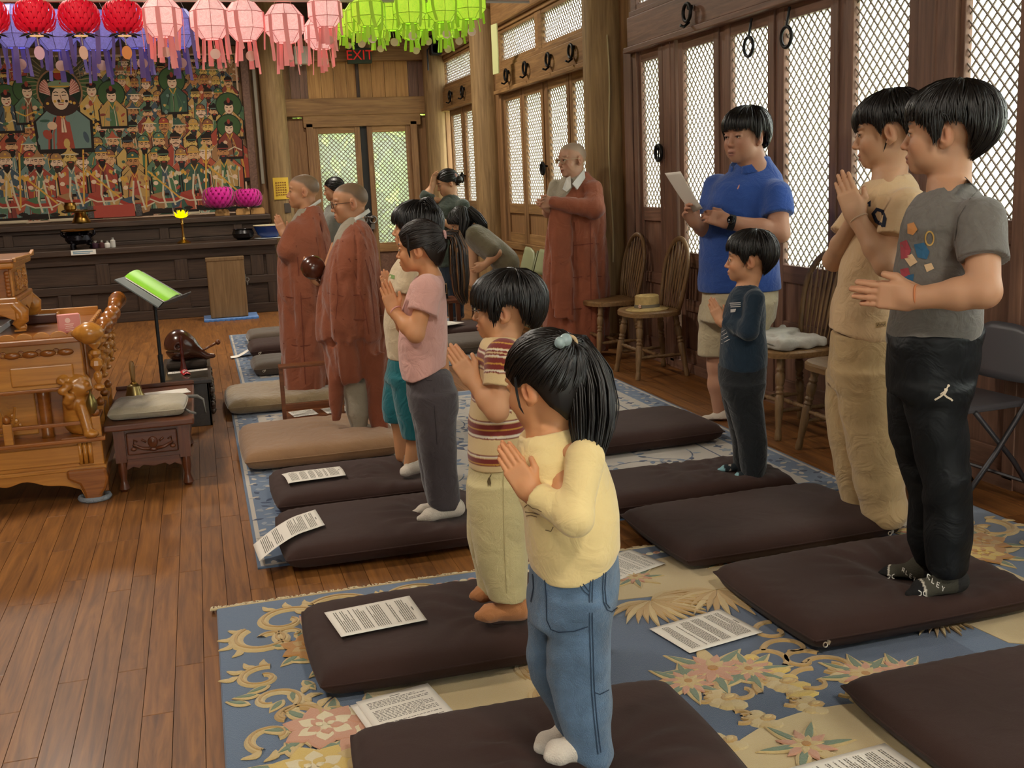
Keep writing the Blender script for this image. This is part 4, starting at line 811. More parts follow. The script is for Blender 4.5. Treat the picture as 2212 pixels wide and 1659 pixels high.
# ------------------------------------------------------------------ low bench, bell, seat pad
RED = wood('red_brown_lacquer', '#6d3c22', '#43210f', 0, .9, .35, .15, coat=.3, rand=.03)
REDZ = wood('red_brown_lacquer_upright', '#6d3c22', '#43210f', 2, .9, .35, .15, coat=.3, rand=.03)
BENCH_Z = .338
def bench():
    t = empty('low_bench', (-.3, 5.34, 0), label='low red-brown carved bench beside the altar table', cat='bench')
    boxo('top', RED, t, (-.215, -.02, .305), (.2, .95, .338), .008); boxo('edge_lip', RED, t, (-.215, .935, .338), (.2, .95, .36), .004); boxo('frame', RED, t, (-.175, .03, .15), (.165, .9, .305), .004); boxo('carved_panel', RED, t, (-.12, .018, .175), (.115, .032, .285), .008)
    def carve(b):
        for s in (-1, 1):
            b.tube([(s*.015, .016, .20), (s*.05, .013, .205), (s*.09, .014, .225), (s*.085, .015, .25), (s*.07, .015, .24)], [.009, .008, .007, .006, .005], 7); b.sphere((s*.09, .016, .205), (.014, .008, .01)); b.tube([(s*.03, .015, .235), (s*.05, .014, .25)], .006, 6)
        b.sphere((0, .017, .232), (.024, .01, .028)); b.sphere((0, .013, .235), (.012, .008, .016)); b.sphere((0, .016, .196), (.02, .008, .01))
    part('carving', RED, t, carve, smooth=True)
    part('apron', RED, t, lambda b: b.prism([(-.12, .155), (.12, .155), (.13, .10), (.095, .118), (.07, .108), (.05, .122), (.0, .112), (-.05, .122), (-.07, .108), (-.095, .118), (-.13, .10)], .02, (-.005, .04, 0), rotm('X', math.pi/2)), bevel=.003)
    for x in (-.15, .145):
        for y in (.03, .88): part('leg', REDZ, t, lambda b: (b.box((x, y, .225), (.05, .045, .16)), b.lathe([(.017, 0), (.026, .014), (.02, .035), (.014, .06), (.022, .10), (.018, .15)], (x, y, 0), n=12)), smooth=40)
    boxo('stretcher', RED, t, (.14, .03, .04), (.155, .88, .055), .003); boxo('stretcher', RED, t, (-.15, .875, .04), (.145, .89, .055), .003)
bench()
def bell():
    P = G(293, 868, BENCH_Z); t = empty('hand_bell', (P[0], P[1], BENCH_Z), label='brass hand bell with wooden handle on the low bench', cat='bell')
    part('bell_body', mat('aged_brass', '#9c8a58', .3, .9), t, lambda b: b.lathe([(.058, .008), (.06, 0), (.062, .008), (.05, .028), (.04, .06), (.034, .085), (.02, .095)], n=26), smooth=40); part('collar', BRASS, t, lambda b: b.lathe([(.014, .093), (.017, .098), (.014, .106)], n=14), smooth=True)
    part('handle', wood('worn_handle', '#9a7444', '#6a4a24', 2, 2, .4, .1), t, lambda b: b.lathe([(.01, .105), (.012, .13), (.015, .18), (.012, .205), (.008, .215), (.002, .218)], n=14), smooth=True)
bell()
PAPER = mat('white_paper', '#e3dcd0', .7)
INKM = mat('grey_print', '#6f6a62', .8)
def sheet(name, W, H, fn, parent=None, lines=34, seed=0, m=PAPER, ink=True, title=True, margin=.1, n=14, block=None):
    """paper whose point (u across, v down) is placed by fn(u,v)->xyz; printed words lie on it"""
    r = random.Random(seed); o = MB().grid(lambda u, v: fn(u, v), n, n).build(name, m, parent, True)
    sd = o.modifiers.new('thick', 'SOLIDIFY'); sd.thickness = .0008; sd.offset = -1
    if ink:
        b = MB(); k = 0; v0 = margin
        def q(u0, u1, v, h):
            p = [np.array(fn(u, vv)) for u, vv in ((u0, v), (u1, v), (u1, v+h), (u0, v+h))]; nn = np.cross(p[1]-p[0], p[3]-p[0]); nn /= np.linalg.norm(nn)+1e-9
            if nn[2] < 0: nn = -nn
            b.add([x+nn*.0009 for x in p], [(0, 1, 2, 3)])
        if title: q(.43, .57, .06, .014)
        while v0 < .92:
            if r.random() < .13: v0 += .5*.8/lines
            else:
                u = .1; end = .9 if r.random() < .7 else r.uniform(.4, .85)
                while u < end:
                    w_ = r.uniform(.02, .07); q(u, min(u+w_, end), v0, .45*.8/lines); u += w_+.012
            v0 += .85/lines
        b.build('printed_text', INKM, o, kind='stuff')
    return o
def flat_sheet(name, c4, z, seed, lab, lines=34, lift=0, group=None, ink=True, curl=0, title=True):
    """corners: top-left, top-right, bottom-right, bottom-left (reading order) on a level surface"""
    c = [np.array([p[0], p[1]]) for p in c4]
    def fn(u, v):
        p = c[0]*(1-u)*(1-v)+c[1]*u*(1-v)+c[2]*u*v+c[3]*(1-u)*v; return (p[0], p[1], z+.002+curl*max(0, u-.7)**2*3+lift*max(0, .35-v)**2*4)
    o = sheet(name, 1, 1, fn, None, lines, seed, ink=ink, title=title); tag(o, lab, 'paper', group); return o
def rect(cx, cy, ang, w=.216, h=.279):
    """letter sheet: ang = direction (deg) of the reading x axis"""
    a = math.radians(ang); ux, uy = np.array([math.cos(a), math.sin(a)]), np.array([math.sin(a), -math.cos(a)]); c = np.array([cx, cy])
    return [c-ux*w/2-uy*h/2, c+ux*w/2-uy*h/2, c+ux*w/2+uy*h/2, c-ux*w/2+uy*h/2]
flat_sheet('paper_sheet', rect(-.24, 6.06, 10, .23, .14), BENCH_Z, 9, 'white folded paper lying on the low bench behind the bell', 10, ink=False)
def cushion(name, w, d, h, m, dents=(), seed=0, nx=44, ny=34, wr=.004, edge=None, par=None, piping=True, soft=.5):
    """stuffed mat: w along x, d along y, base at z=0; dents (x, y, r, depth)"""
    rs = np.random.RandomState(seed); u = np.linspace(-1, 1, nx); v = np.linspace(-1, 1, ny); U, Vv = np.meshgrid(u, v)
    # pinched corners, bowed sides
    X = U*w/2*(1-.035*(1-np.abs(Vv))**1*0-.03*(1-U**2)*0)*(1-.03*(1-Vv**2)*np.abs(U)**4*-1-.03*np.abs(U)**4); Yy = Vv*d/2*(1-.03*np.abs(Vv)**4+.03*(1-U**2)*np.abs(Vv)**4)
    prof = np.clip(1-np.abs(U)**12, 0, 1)**.5*np.clip(1-np.abs(Vv)**9, 0, 1)**.5
    P = np.stack([X.ravel(), Yy.ravel(), 0*X.ravel()], 1)
    top = prof*h*.5*(.9+.1*np.cos(U*1.5)*np.cos(Vv*1.5)); ww = wob(P*np.array([1, 1, 0]), seed, (16, 20, 0), 5).reshape(X.shape)
    rim = np.exp(-((1-np.maximum(np.abs(U), np.abs(Vv)))/.22)**2); top = top+wr*ww*prof*(.3+.5*rim)+.002*np.sin((U*w+Vv*d*.4)*70+4*ww)*rim*prof
    for x, y, r_, dp in dents:
        R2 = np.hypot(X-x, Yy-y); a = np.arctan2(Yy-y, X-x); top = top-dp*np.exp(-(R2/r_)**2)+.0045*np.sin(a*13+2*ww)*np.exp(-((R2-r_*1.7)/(r_*.7))**2)*prof
    top = np.maximum(top, .006); bot = -prof*h*.5*.92
    zc = h*.46; nt_ = nx*ny; V = np.concatenate([np.c_[X.ravel(), Yy.ravel(), zc+top.ravel()], np.c_[X.ravel(), Yy.ravel(), zc+bot.ravel()]])
    V[:, 2] = np.maximum(V[:, 2], .001)
    idx = np.arange(nt_).reshape(ny, nx); a, b_, c, e = idx[:-1, :-1].ravel(), idx[:-1, 1:].ravel(), idx[1:, 1:].ravel(), idx[1:, :-1].ravel()
    Q = np.concatenate([np.stack([a, b_, c, e], 1), np.stack([a, e, c, b_], 1)+nt_]); rim_i = np.concatenate([idx[0, :-1], idx[:-1, -1], idx[-1, :0:-1], idx[:0:-1, 0]]); rj = np.roll(rim_i, -1)
    Q = np.concatenate([Q, np.stack([rim_i, rim_i+nt_, rj+nt_, rj], 1)])
    return V, Q, rim_i, nt_
def cushion_obj(name, x, y, rz, w, d, h, m, lab, group, dents=(), seed=0, zip_at=None, seamm=None, cat='cushion', z=0, wr=.0025):
    V, Q, ri, nn = cushion(name, w, d, h, m, dents, seed, wr=wr); t = empty(name, (x, y, z), rz, label=lab, cat=cat, group=group)
    link('cover', npmesh(name, V, Q, m), t)
    P = (V[ri]+V[ri+nn])/2; P = np.concatenate([P, P[:1]]); part('seam', seamm or m, t, lambda b: b.tube(P, .0035, 5, caps=False), smooth=True)
    if zip_at:
        zx, zy = zip_at; part('zip_pull', mat('zip_metal', '#c8bfae', .35, .8), t, lambda b: (b.box((zx, zy-.012, h*.44), (.008, .006, .012), rotm('Y', .4)), b.torus((zx-.012, zy-.014, h*.40), .007, .002, rotm('X', 1.4), 10, 5)), smooth=False)
    return t
def clothm(name, col, rough=.85, var=.08, vs=5, bump=.25, bs=350, sheen=.3, wr=.0, wrs=14):
    if name in _M: return _M[name]
    m = mat(name, col, rough, var=var, vscale=vs, bump=bump, bscale=bs, sheen=sheen, spec=.2); N, L = nt(m)
    if wr:
        tc = N.new('ShaderNodeTexCoord'); n = N.new('ShaderNodeTexNoise'); n.inputs['Scale'].default_value = wrs; n.inputs['Detail'].default_value = 3; n.inputs['Distortion'].default_value = 1.2; L.new(tc.outputs['Object'], n.inputs['Vector'])
        bp = N.new('ShaderNodeBump'); bp.inputs['Strength'].default_value = wr; bp.inputs['Distance'].default_value = .03; L.new(n.outputs['Fac'], bp.inputs['Height'])
        old = [k for k in N if k.type == 'BUMP' and k != bp]
        if old: L.new(bp.outputs[0], old[0].inputs['Normal'])
        else: L.new(bp.outputs[0], N['Principled BSDF'].inputs['Normal'])
    return m
PAD = clothm('pale_linen', '#a59a84', .9, wr=.3)
pc = cushion_obj('seat_pad', -.31, 5.56, -.05, .36, .36, .07, PAD, 'pale linen seat pad tied on the low bench', None, [(0, 0, .03, .02)], 31, z=BENCH_Z, wr=.008)
part('tie_ribbon', mat('grey_ribbon', '#6f6c66', .8), pc, lambda b: (b.tube([(.17, .14, .04), (.22, .17, .03), (.25, .16, .012), (.26, .12, -.05)], [.008, .012, .01, .008], 6, sx=.35), b.tube([(.17, -.12, .03), (.2, -.14, .012), (.23, -.16, .006)], [.006, .008, .006], 6, sx=.4)), smooth=True)
# ------------------------------------------------------------------ dark table with wooden fish
def fish_table():
    Z = .29; t = empty('dark_side_table', (-.15, 6.68, 0), label='dark low table with carved side holding the wooden fish drum', cat='table'); m = wood('ebony_stain', '#3a3027', '#1f1813', 1, .9, .35, .1, coat=.2)
    boxo('top', m, t, (-.15, 0, Z-.025), (.15, .98, Z), .005); boxo('front_panel', m, t, (-.13, .03, .0), (.13, .05, Z-.025), .003); boxo('side_panel', m, t, (.115, .03, 0), (.13, .95, Z-.025), .003); boxo('side_panel', m, t, (-.13, .03, 0), (-.115, .95, Z-.025), .003)
    def cv(b):
        r = random.Random(8)
        for k in range(46): b.sphere((.14+.008*r.random(), .08+.8*r.random(), .05+.2*r.random()), (.016, .03, .022), nu=8, nv=6)
        for k in range(10): b.torus((.15, .12+.08*k, .12+.07*(k % 2)), .025, .008, rotm('Y', 1.57), 12, 6, arc=4.5)
    part('side_carving', mat('dark_carving', '#3b2c22', .35), t, cv, smooth=True); boxo('shine_sheet', mat('clear_mat', '#4a443a', .12), t, (-.12, .08, Z), (.13, .4, Z+.0015), 0)
    return Z
FZ = fish_table()
def wooden_fish():
    P = np.array([-.145, 7.22, FZ]); m = mat('polished_dark_wood', '#46271a', .22, coat=.5, var=.3, vscale=12)
    t = empty('wooden_fish_drum', tuple(P), label='polished brown wooden fish drum on the dark table', cat='drum')
    def f(p):
        q = p; d = el(q, (-.035, 0, .145), (.095, .10, .105)); d = smin(d, rc(q, (.03, 0, .12), (.12, 0, .062), .06, .02), .05); d = smin(d, rc(q, (.12, 0, .062), (.17, 0, .06), .02, .014), .02)
        d = smax(d, -bx(q, (-.13, 0, .12), (.1, .12, .006)), .004); d = smax(d, -el(q, (-.04, -.1, .15), (.018, .03, .018)), .006); return d
    sdfo('fish_body', f, (-.15, -.115, .03), (.2, .115, .27), .006, m, t)
    part('fish_cushion', mat('dark_brown_cloth', '#2e241c', .9), t, lambda b: b.box((.0, 0, .025), (.25, .2, .05)), bevel=.02)
    o = part('drum_beater', mat('polished_beater', '#6a3c22', .3), None, lambda b: (b.tube([P+(.09, -.0, .095), P+(.2, .03, .14)], .008, 8), b.sphere(P+(.205, .031, .142), .017)), smooth=True); tag(o, 'small wooden beater resting on the wooden fish drum', 'beater')
    o = part('hand_clapper', mat('dark_red_lacquer', '#4a1a12', .3), None, lambda b: (b.lathe([(.022, 0), (.026, .006), (.018, .03), (.012, .07)], P+(-.02, -.14, 0), None, 12), b.lathe([(.012, .07), (.009, .1), (.013, .12), (.007, .14), (.012, .19), (.013, .21), (.005, .225)], P+(-.02, -.14, 0), None, 10)), smooth=40); tag(o, 'dark red turned wooden clapper standing before the wooden fish', 'clapper')
    Q = P+np.array([-.005, -.3, .002]); t = empty('snack_wrapper', tuple(Q), .15, label='red and white snack wrapper lying on the dark table', cat='wrapper')
    part('packet', mat('red_foil', '#c02a30', .3, spec=.6), t, lambda b: b.grid(lambda u, v: (.042*(u-.5)*2*.5, .15*(v-.3), .004+.02*math.sin(math.pi*u)*(.5+.5*math.sin(math.pi*min(1, v*1.1)))+.004*math.sin(v*25)), 8, 16), smooth=True); part('white_band', mat('white_foil', '#ddd4d0', .4), t, lambda b: b.grid(lambda u, v: (.034*(u-.5), .07*v-.02, .0052+.02*math.sin(math.pi*(.1+.8*u))*1.0), 6, 6), smooth=True)
    for k, c in enumerate(('#c8352f', '#7d2a2a', '#c8352f')): part('printed_letters', mat('wrapper_ink%s' % c[1:], c, .5), t, lambda b: b.box((-.008+.008*k, .012, .0262), (.004, .05-.01*k, .001)))
    b = [-.16, 6.96]
    flat_sheet('paper_strip', [np.array([-.26, 7.06]), np.array([-.02, 7.09]), np.array([-.02, 7.03]), np.array([-.26, 6.99])], FZ, 4, 'red and white printed paper strip on the dark table', 3, ink=True, title=False)
wooden_fish()
def music_stand():
    t = empty('music_stand', (-.27, 6.42, 0), label='black metal music stand behind the low bench', cat='music stand'); bk = mat('black_stand_metal', '#1d2021', .45, .3)
    a, b_, c, e = [np.array(q)-np.array([-.27, 6.42, 0]) for q in ((-.24, 6.12, .80), (-.10, 6.64, .80), (-.33, 6.73, .955), (-.455, 6.24, .955))]
    n = np.cross(b_-a, e-a); n /= np.linalg.norm(n)
    part('desk', mat('grey_stand_plate', '#5c6362', .5, .2), t, lambda b: b.add([a, b_, c, e]+[q-n*.006 for q in (a, b_, c, e)], [(0, 1, 2, 3), (7, 6, 5, 4), (0, 4, 5, 1), (1, 5, 6, 2), (2, 6, 7, 3), (3, 7, 4, 0)]))
    dv = (a-e)/np.linalg.norm(a-e); part('lip', bk, t, lambda b: b.add([a, b_, b_+n*.04+dv*.01, a+n*.04+dv*.01]+[q+dv*.006 for q in (a, b_, b_+n*.04+dv*.01, a+n*.04+dv*.01)], [(0, 1, 2, 3), (7, 6, 5, 4), (0, 4, 5, 1), (1, 5, 6, 2), (2, 6, 7, 3), (3, 7, 4, 0)]))
    part('pole', bk, t, lambda b: (b.tube([(0, 0, .2), (0, 0, .5)], .014, 12), b.tube([(0, 0, .5), (0, 0, .85)], .010, 12)), smooth=40)
    for k in range(3): part('tripod_leg', bk, t, lambda b: b.tube([(0, 0, .26), (.11*math.cos(k*2.09+1.2), .11*math.sin(k*2.09+1.2), .05), (.17*math.cos(k*2.09+1.2), .17*math.sin(k*2.09+1.2), .008)], .008, 6), smooth=True)
    bo = empty('green_folder', (-.27, 6.42, 0), label='bright green folder resting on the music stand', cat='folder'); GR = mat('lime_green_card', '#8fd62a', .45, spec=.5)
    def P(u, v, h=0): return a*(1-u)*(1-v)+b_*u*(1-v)+c*u*v+e*(1-u)*v+n*h
    cor = [(.32, .03), (.86, .03), (.86, .95), (.32, .95)]
    part('cover', GR, bo, lambda b: b.grid(lambda u, v: P(.30+.55*u, .03+.95*v, .006+.028*math.sin(math.pi*u)**.6), 12, 6), smooth=True); part('pages', mat('folder_pages', '#d8d6c0', .7), bo, lambda b: b.grid(lambda u, v: P(.27+.6*u, .02+.93*v, .003+.01*math.sin(math.pi*u)), 8, 4), smooth=True)
music_stand()
def folded_table():
    BR = wood('plain_brown_panel', '#7d6242', '#5c4529', 2, .7, .55, .1)
    m = boxo('foam_mat', clothm('blue_foam', '#4f7bb8', .9), None, (-.02, 12.14, .0), (.56, 12.6, .022), .003); tag(m, 'blue foam mat with notched edge under the brown box', 'mat')
    for k in range(10): boxo('edge_tooth', clothm('blue_foam', '#4f7bb8', .9), m, (0+.056*k, 12.115, .0), (.028+.056*k, 12.14, .022), .002)
    t = empty('folded_low_table', (.255, 12.25, .0225), label='brown folded low table standing on end against the dark altar', cat='table'); boxo('tabletop', BR, t, (-.2, -.03, 0), (.2, .09, .655), .012); boxo('edge_band', BR, t, (-.205, -.034, .62), (.205, .094, .66), .006); part('latch', mat('dull_steel', '#77736b', .4, .8), t, lambda b: (b.box((.205, .03, .43), (.01, .03, .05)), b.torus((.22, .02, .40), .02, .005, rotm('X', 1.4), 12, 6), b.box((.222, .02, .36), (.012, .02, .04))))
folded_table()
def book_stand():
    t = empty('reading_stand', (.5, 6.55, .0085), label='small open wooden reading stand on the rug before the nun', cat='stand'); m = wood('reddish_stand_wood', '#84502e', '#5a3018', 0, 1, .4, .15, coat=.2)
    a = WY(603, 795, 6.45)[0]-.5; 
    boxo('base', m, t, (a+.02, -.06, .012), (.32, .22, .03), .004); 
    for x in (a+.012, a+.36): boxo('upright', m, t, (x-.012, -.05, .0), (x+.012, -.02, .34), .003); 
    boxo('top_bar', m, t, (a, -.06, .335), (a+.38, .03, .352), .004); boxo('back_bar', m, t, (a+.02, .19, .03), (a+.36, .21, .07), .003)
    for k, (x, l) in enumerate(((.13, 'white printed booklet at the left on the reading stand base'), (.33, 'white printed booklet at the right on the reading stand base'))):
        flat_sheet('booklet', rect(.5+a+x-.0, 6.60, 8, .15, .17), .0405, 20+k, l, 9, title=False)
book_stand()
# ------------------------------------------------------------------ rugs
WOOL = vcol('dyed_wool', .95, .5, 420, sheen=.4, spec=.1)
FLATW = vcol('flat_woven_wool', .95, .4, 500, sheen=.3, spec=.1)
C_ = {k: srgb(v) for k, v in dict(blue='#5b6f89', deep='#465872', cream='#cfb888', tan='#bd9a62', sand='#cbb07a', green='#72836a', dgreen='#5a6c5a', pink='#c99478', orange='#b5803f', pale='#e0d2ae', yellow='#d6b764').items()}
def leafpoly(L, W, n=7, bend=0.0):
    t = np.linspace(0, 1, n); w_ = W*np.sin(math.pi*t**.8); x = L*t; y0 = bend*np.sin(math.pi*t)
    return np.concatenate([np.c_[x, y0+w_], np.c_[x, y0-w_][::-1][1:-1]])
def rot2(P, a): c, s = math.cos(a), math.sin(a); return np.asarray(P)@np.array([[c, s], [-s, c]])
_pc = [0]
def petal(b, x, y, z, a, L, W, col, h=.004, bend=0):
    _pc[0] = (_pc[0]+1) % 23; z = z+_pc[0]*(.00007 if h > .002 else .00003); b.col = col; b.prism(rot2(leafpoly(L, W, 7, bend), a)+np.array([x, y]), h, (0, 0, z), bev=min(W*.45, .006))
def leaf2(b, x, y, z, a, L, W, c1=None, c2=None):
    petal(b, x, y, z, a, L, W, c1 or C_['sand'], .004); petal(b, x+.12*L*math.cos(a), y+.12*L*math.sin(a), z+.0015, a, L*.8, W*.6, c2 or C_['green'], .004)
def star_flower(b, x, y, z, R, n=8, c=None, leaves=True, a0=0):
    if leaves:
        for k in range(n): leaf2(b, x, y, z, a0+2*math.pi*(k+.5)/n, R*1.75, R*.26)
    b.col = C_['dgreen']; b.lathe([(R*.5, 0), (R*.45, .004)], (x, y, z), None, 12)
    for k in range(n): petal(b, x, y, z+.003, a0+2*math.pi*k/n, R, R*.2, c or C_['pink'], .004)
    for k in range(n): petal(b, x, y, z+.005, a0+2*math.pi*(k+.5)/n, R*.62, R*.15, C_['sand'], .003)
    b.col = C_['orange']; b.lathe([(R*.2, 0), (R*.15, .004)], (x, y, z+.006), None, 8)
def rose(b, x, y, z, R, c1, c2, a0=0):
    b.col = c2; b.lathe([(R*.6, 0), (R*.55, .0043)], (x, y, z), None, 12)
    for i, (rr, n, cc) in enumerate(((1.0, 7, c1), (.72, 6, c2), (.45, 5, c1), (.25, 3, c2))):
        for k in range(n):
            a = a0+2*math.pi*(k+.4*i)/n; petal(b, x+.25*R*rr*math.cos(a), y+.25*R*rr*math.sin(a), z+.0016*i, a, R*rr*.78, R*rr*.34, cc, .004)
def scroll(b, x, y, z, R, a0, turns, w_, col, sg=1, taper=.35):
    t = np.linspace(0, 1, 26); a = a0+sg*turns*2*math.pi*t; r = R*(1-.8*t); P = np.c_[x+r*np.cos(a), y+r*np.sin(a)]; T = np.gradient(P, axis=0); T /= np.linalg.norm(T, axis=1)[:, None]; Nn = np.c_[-T[:, 1], T[:, 0]]; wd = w_*(1-taper*t)[:, None]
    b.col = col; V = np.concatenate([np.c_[P+Nn*wd, 0*t+z], np.c_[P+Nn*wd*.6, 0*t+z+.0055], np.c_[P-Nn*wd*.6, 0*t+z+.0055], np.c_[P-Nn*wd, 0*t+z]]); n = len(t)
    b.add(V, [(k*n+i, k*n+i+1, (k+1)*n+i+1, (k+1)*n+i) for k in range(3) for i in range(n-1)])
def acanthus(b, x, y, z, a, L, n=9, spread=1.5, col='tan'):
    n = int(n*1.8)
    for k in range(n):
        q = (k/(n-1)-.5)*2; L2 = L*(1.1-.3*abs(q)+.12*math.sin(k*2.4)); petal(b, x, y, z+.0007*(k % 4), a+q*spread, L2, L*.062, C_[col] if k % 3 else C_['sand'], .006, bend=L*.13*q)
def big_rug():
    K = 1.35
    x0, x1, y0, y1 = RUGS[0][0], 2.93, .55, 3.62; t = empty('floral_rug', (0, 0, 0), label='thick blue wool rug with carved cream flowers and fringe, nearest the camera', cat='rug'); H = .016; cx = (x0+x1)/2
    b = MB(); b.col = C_['blue']; b.prism([(x0, y0), (x1, y0), (x1, y1), (x0, y1)], H, bev=.006); b.build('pile', WOOL, t)
    def region(name, pts, col, h=.0025):
        q = MB(); q.col = col; q.prism(pts, h, (0, 0, H-.0005)); q.build(name, WOOL, t)
    mir = lambda P: [(2*cx-p[0], p[1]) for p in P][::-1]
    region('dark_field', [(.85, 2.0), (.85, 3.05), (2*cx-.85, 3.05), (2*cx-.85, 2.0)], C_['deep'], .001)
    crm = [(.32, 2.62), (.33, 2.96), (.45, 3.02), (.72, 2.98), (.86, 2.9), (.84, 2.74), (.74, 2.60), (.72, 2.45), (.5, 2.3), (.42, 2.0), (.5, 1.3), (.36, 1.2), (.34, 2.2)]
    region('cream_field', crm, C_['cream']); region('cream_field', mir(crm), C_['cream'])
    top = [(cx-.42, 3.20), (cx-.46, 3.42), (cx+.2, 3.5), (cx+.9, 3.46), (cx+.86, 3.2), (cx+.55, 3.08), (cx+.1, 3.14)]
    region('cream_field', top, C_['cream'])
    R = .52; mc = (cx, 1.78); region('medallion', [(mc[0]+R*math.cos(a), mc[1]+R*1.0*math.sin(a)) for a in np.linspace(0, 6.283, 48, endpoint=False)], C_['cream'], .003)
    z = H+.0005; r = random.Random(2)
    for sg in (0, 1):
        q = MB()
        class Mx:   # mirror helper
            pass
        X = (lambda x: x) if not sg else (lambda x: 2*cx-x); A = (lambda a: a) if not sg else (lambda a: math.pi-a); S = 1 if not sg else -1
        for px, py, Rr, c1, c2, da in ((.22, 3.18, .075, 'orange', 'tan', 0), (.30, 3.08, .08, 'orange', 'yellow', 1), (.20, 2.66, .085, 'pink', 'pale', 0), (.335, 2.66, .08, 'pale', 'pink', .5), (.15, 2.46, .085, 'yellow', 'pale', 0), (.29, 2.48, .085, 'pink', 'sand', .3), (.22, 2.30, .08, 'yellow', 'sand', .8), (.3, 2.14, .085, 'orange', 'pale', .8), (.16, 1.9, .085, 'pink', 'pale', .8), (.3, 1.7, .085, 'yellow', 'pale', .8)):
            for k in range(7):
                a = da+k*.9+r.random()*.4; leaf2(q, X(px+math.cos(a)*Rr*.75), py+math.sin(a)*Rr*.75, z, A(a), Rr*1.25, Rr*.27)
            rose(q, X(px), py, z+.003, Rr*K, C_[c1], C_[c2], da)
        for px, py, Rr, a0, tn, w_, s2, c in ((.16, 3.42, .09, .3, .9, .016, 1, 'sand'), (.09, 3.30, .085, 2.2, .9, .018, 1, 'sand'), (.17, 3.3, .05, 4.5, .8, .012, -1, 'cream'), (.36, 3.46, .10, 2.6, .8, .016, -1, 'sand'), (.50, 3.44, .06, .5, .9, .012, 1, 'tan'), (.62, 3.47, .09, 2.7, .7, .015, -1, 'sand'), (.06, 3.02, .06, 1.2, .9, .012, 1, 'sand'), (.08, 2.86, .07, 5.0, .8, .014, 1, 'cream'), (.07, 2.66, .06, 4.2, .7, .012, -1, 'sand'), (.12, 2.75, .07, 5.6, .6, .015, 1, 'tan'), (.06, 2.12, .07, 4.2, .7, .013, -1, 'sand'), (.09, 1.6, .09, 4.2, .8, .014, -1, 'sand')):
            scroll(q, X(px), py, z, Rr*1.25, A(a0), tn*1.15, w_*1.35, C_[c], s2*S); scroll(q, X(px), py, z+.003, Rr*1.25, A(a0), tn*1.15, w_*.4, C_['tan'], s2*S)
            for e in range(4): petal(q, X(px+Rr*1.2*math.cos(a0+.5*e)), py+Rr*1.2*math.sin(a0+.5*e), z, A(a0+.5*e+s2*.6), .06, .013, C_['sand'], .005, .012)
        acanthus(q, X(.27), 3.31, z, A(.6), .15, 9, 1.7, 'pink'); acanthus(q, X(.80), 2.86, z, A(-.3), .17, 11, 1.5, 'tan'); acanthus(q, X(.80), 2.68, z, A(-.9), .14, 9, 1.2, 'tan'); acanthus(q, X(.6), 2.98, z, A(1.2), .12, 7, 1.3, 'sand')
        acanthus(q, X(cx-.38), 3.2, z, A(-1.9), .18, 11, 1.6, 'tan'); acanthus(q, X(cx-.12), 3.12, z, A(-1.3), .2, 11, 1.6, 'tan')
        for k in range(34):   # bead border
            y = 2.42-.045*k; q.col = C_['pink'] if k % 2 else C_['pale']; q.sphere((X(.10), y, z), (.018, .016, .006), nu=8, nv=5)
        for k in range(6): leaf2(q, X(.02+.03*k), 2.86+.05*(k % 3), z, A(2.6+.5*k), .08, .018)
        q.build('floral_border', WOOL, t, kind='stuff')
    q = MB()
    for k in range(62): q.col = C_['pale'] if k % 2 else C_['pink']; q.sphere((.58+.0295*k, 3.545+.004*math.sin(k), z), (.016, .012, .005), nu=8, nv=5)
    q.build('bead_border', WOOL, t, kind='stuff')
    q = MB()
    for px, py, s in ((1487, 1474, .075), (1540, 1446, .095), (1617, 1447, .075), (1870, 1458, .08), (1950, 1450, .07), (1372, 1247, .06), (1560, 1210, .06), (1990, 1160, .06)):
        p = G(px, py, .02); star_flower(q, p[0], p[1], z, s, 8, None, True, .2)
    p = G(1742, 1612, .02); star_flower(q, p[0], p[1], z+.002, .075, 6, C_['pink'], True, .4)
    for a in np.linspace(0, 6.28, 6, endpoint=False): leaf2(q, mc[0]+.3*math.cos(a), mc[1]+.3*math.sin(a), z+.002, a+1, .1, .022)
    q.build('lily_motifs', WOOL, t, kind='stuff')
    q = MB()
    for k, a in enumerate(np.linspace(0, 2*math.pi, 22, endpoint=False)):   # cloud motifs round the medallion
        for rr, sc in ((R+.02, .06), (R+.16, .07)):
            aa = a+(.14 if sc > .05 else 0); x, y = mc[0]+rr*math.cos(aa), mc[1]+rr*math.sin(aa)
            for d in range(5): da = aa+1.57+(d-2)*.7; q.col = C_['sand'] if d % 2 else C_['cream']; q.sphere((x+sc*.55*math.cos(da), y+sc*.55*math.sin(da), z), (sc*.42, sc*.42, .007), nu=9, nv=5)
            q.col = C_['tan']; q.sphere((x, y, z+.003), (sc*.45, sc*.3, .006), rotm('Z', aa+1.57), 9, 5); q.col = C_['sand']; q.sphere((x, y, z+.006), (sc*.25, sc*.16, .006), rotm('Z', aa+1.57), 9, 5)
            for d in range(2): scroll(q, x+.06*math.cos(aa+.8), y+.06*math.sin(aa+.8), z, .035, aa+d*2, .7, .008, C_['tan'], 1 if d else -1)
    for d in range(6): q.col = C_['yellow']; q.sphere((mc[0]+.02*math.sin(d), mc[1]+R+.08+.05*d, z), (.05-.012*(d % 3), .022, .008), nu=10, nv=5)
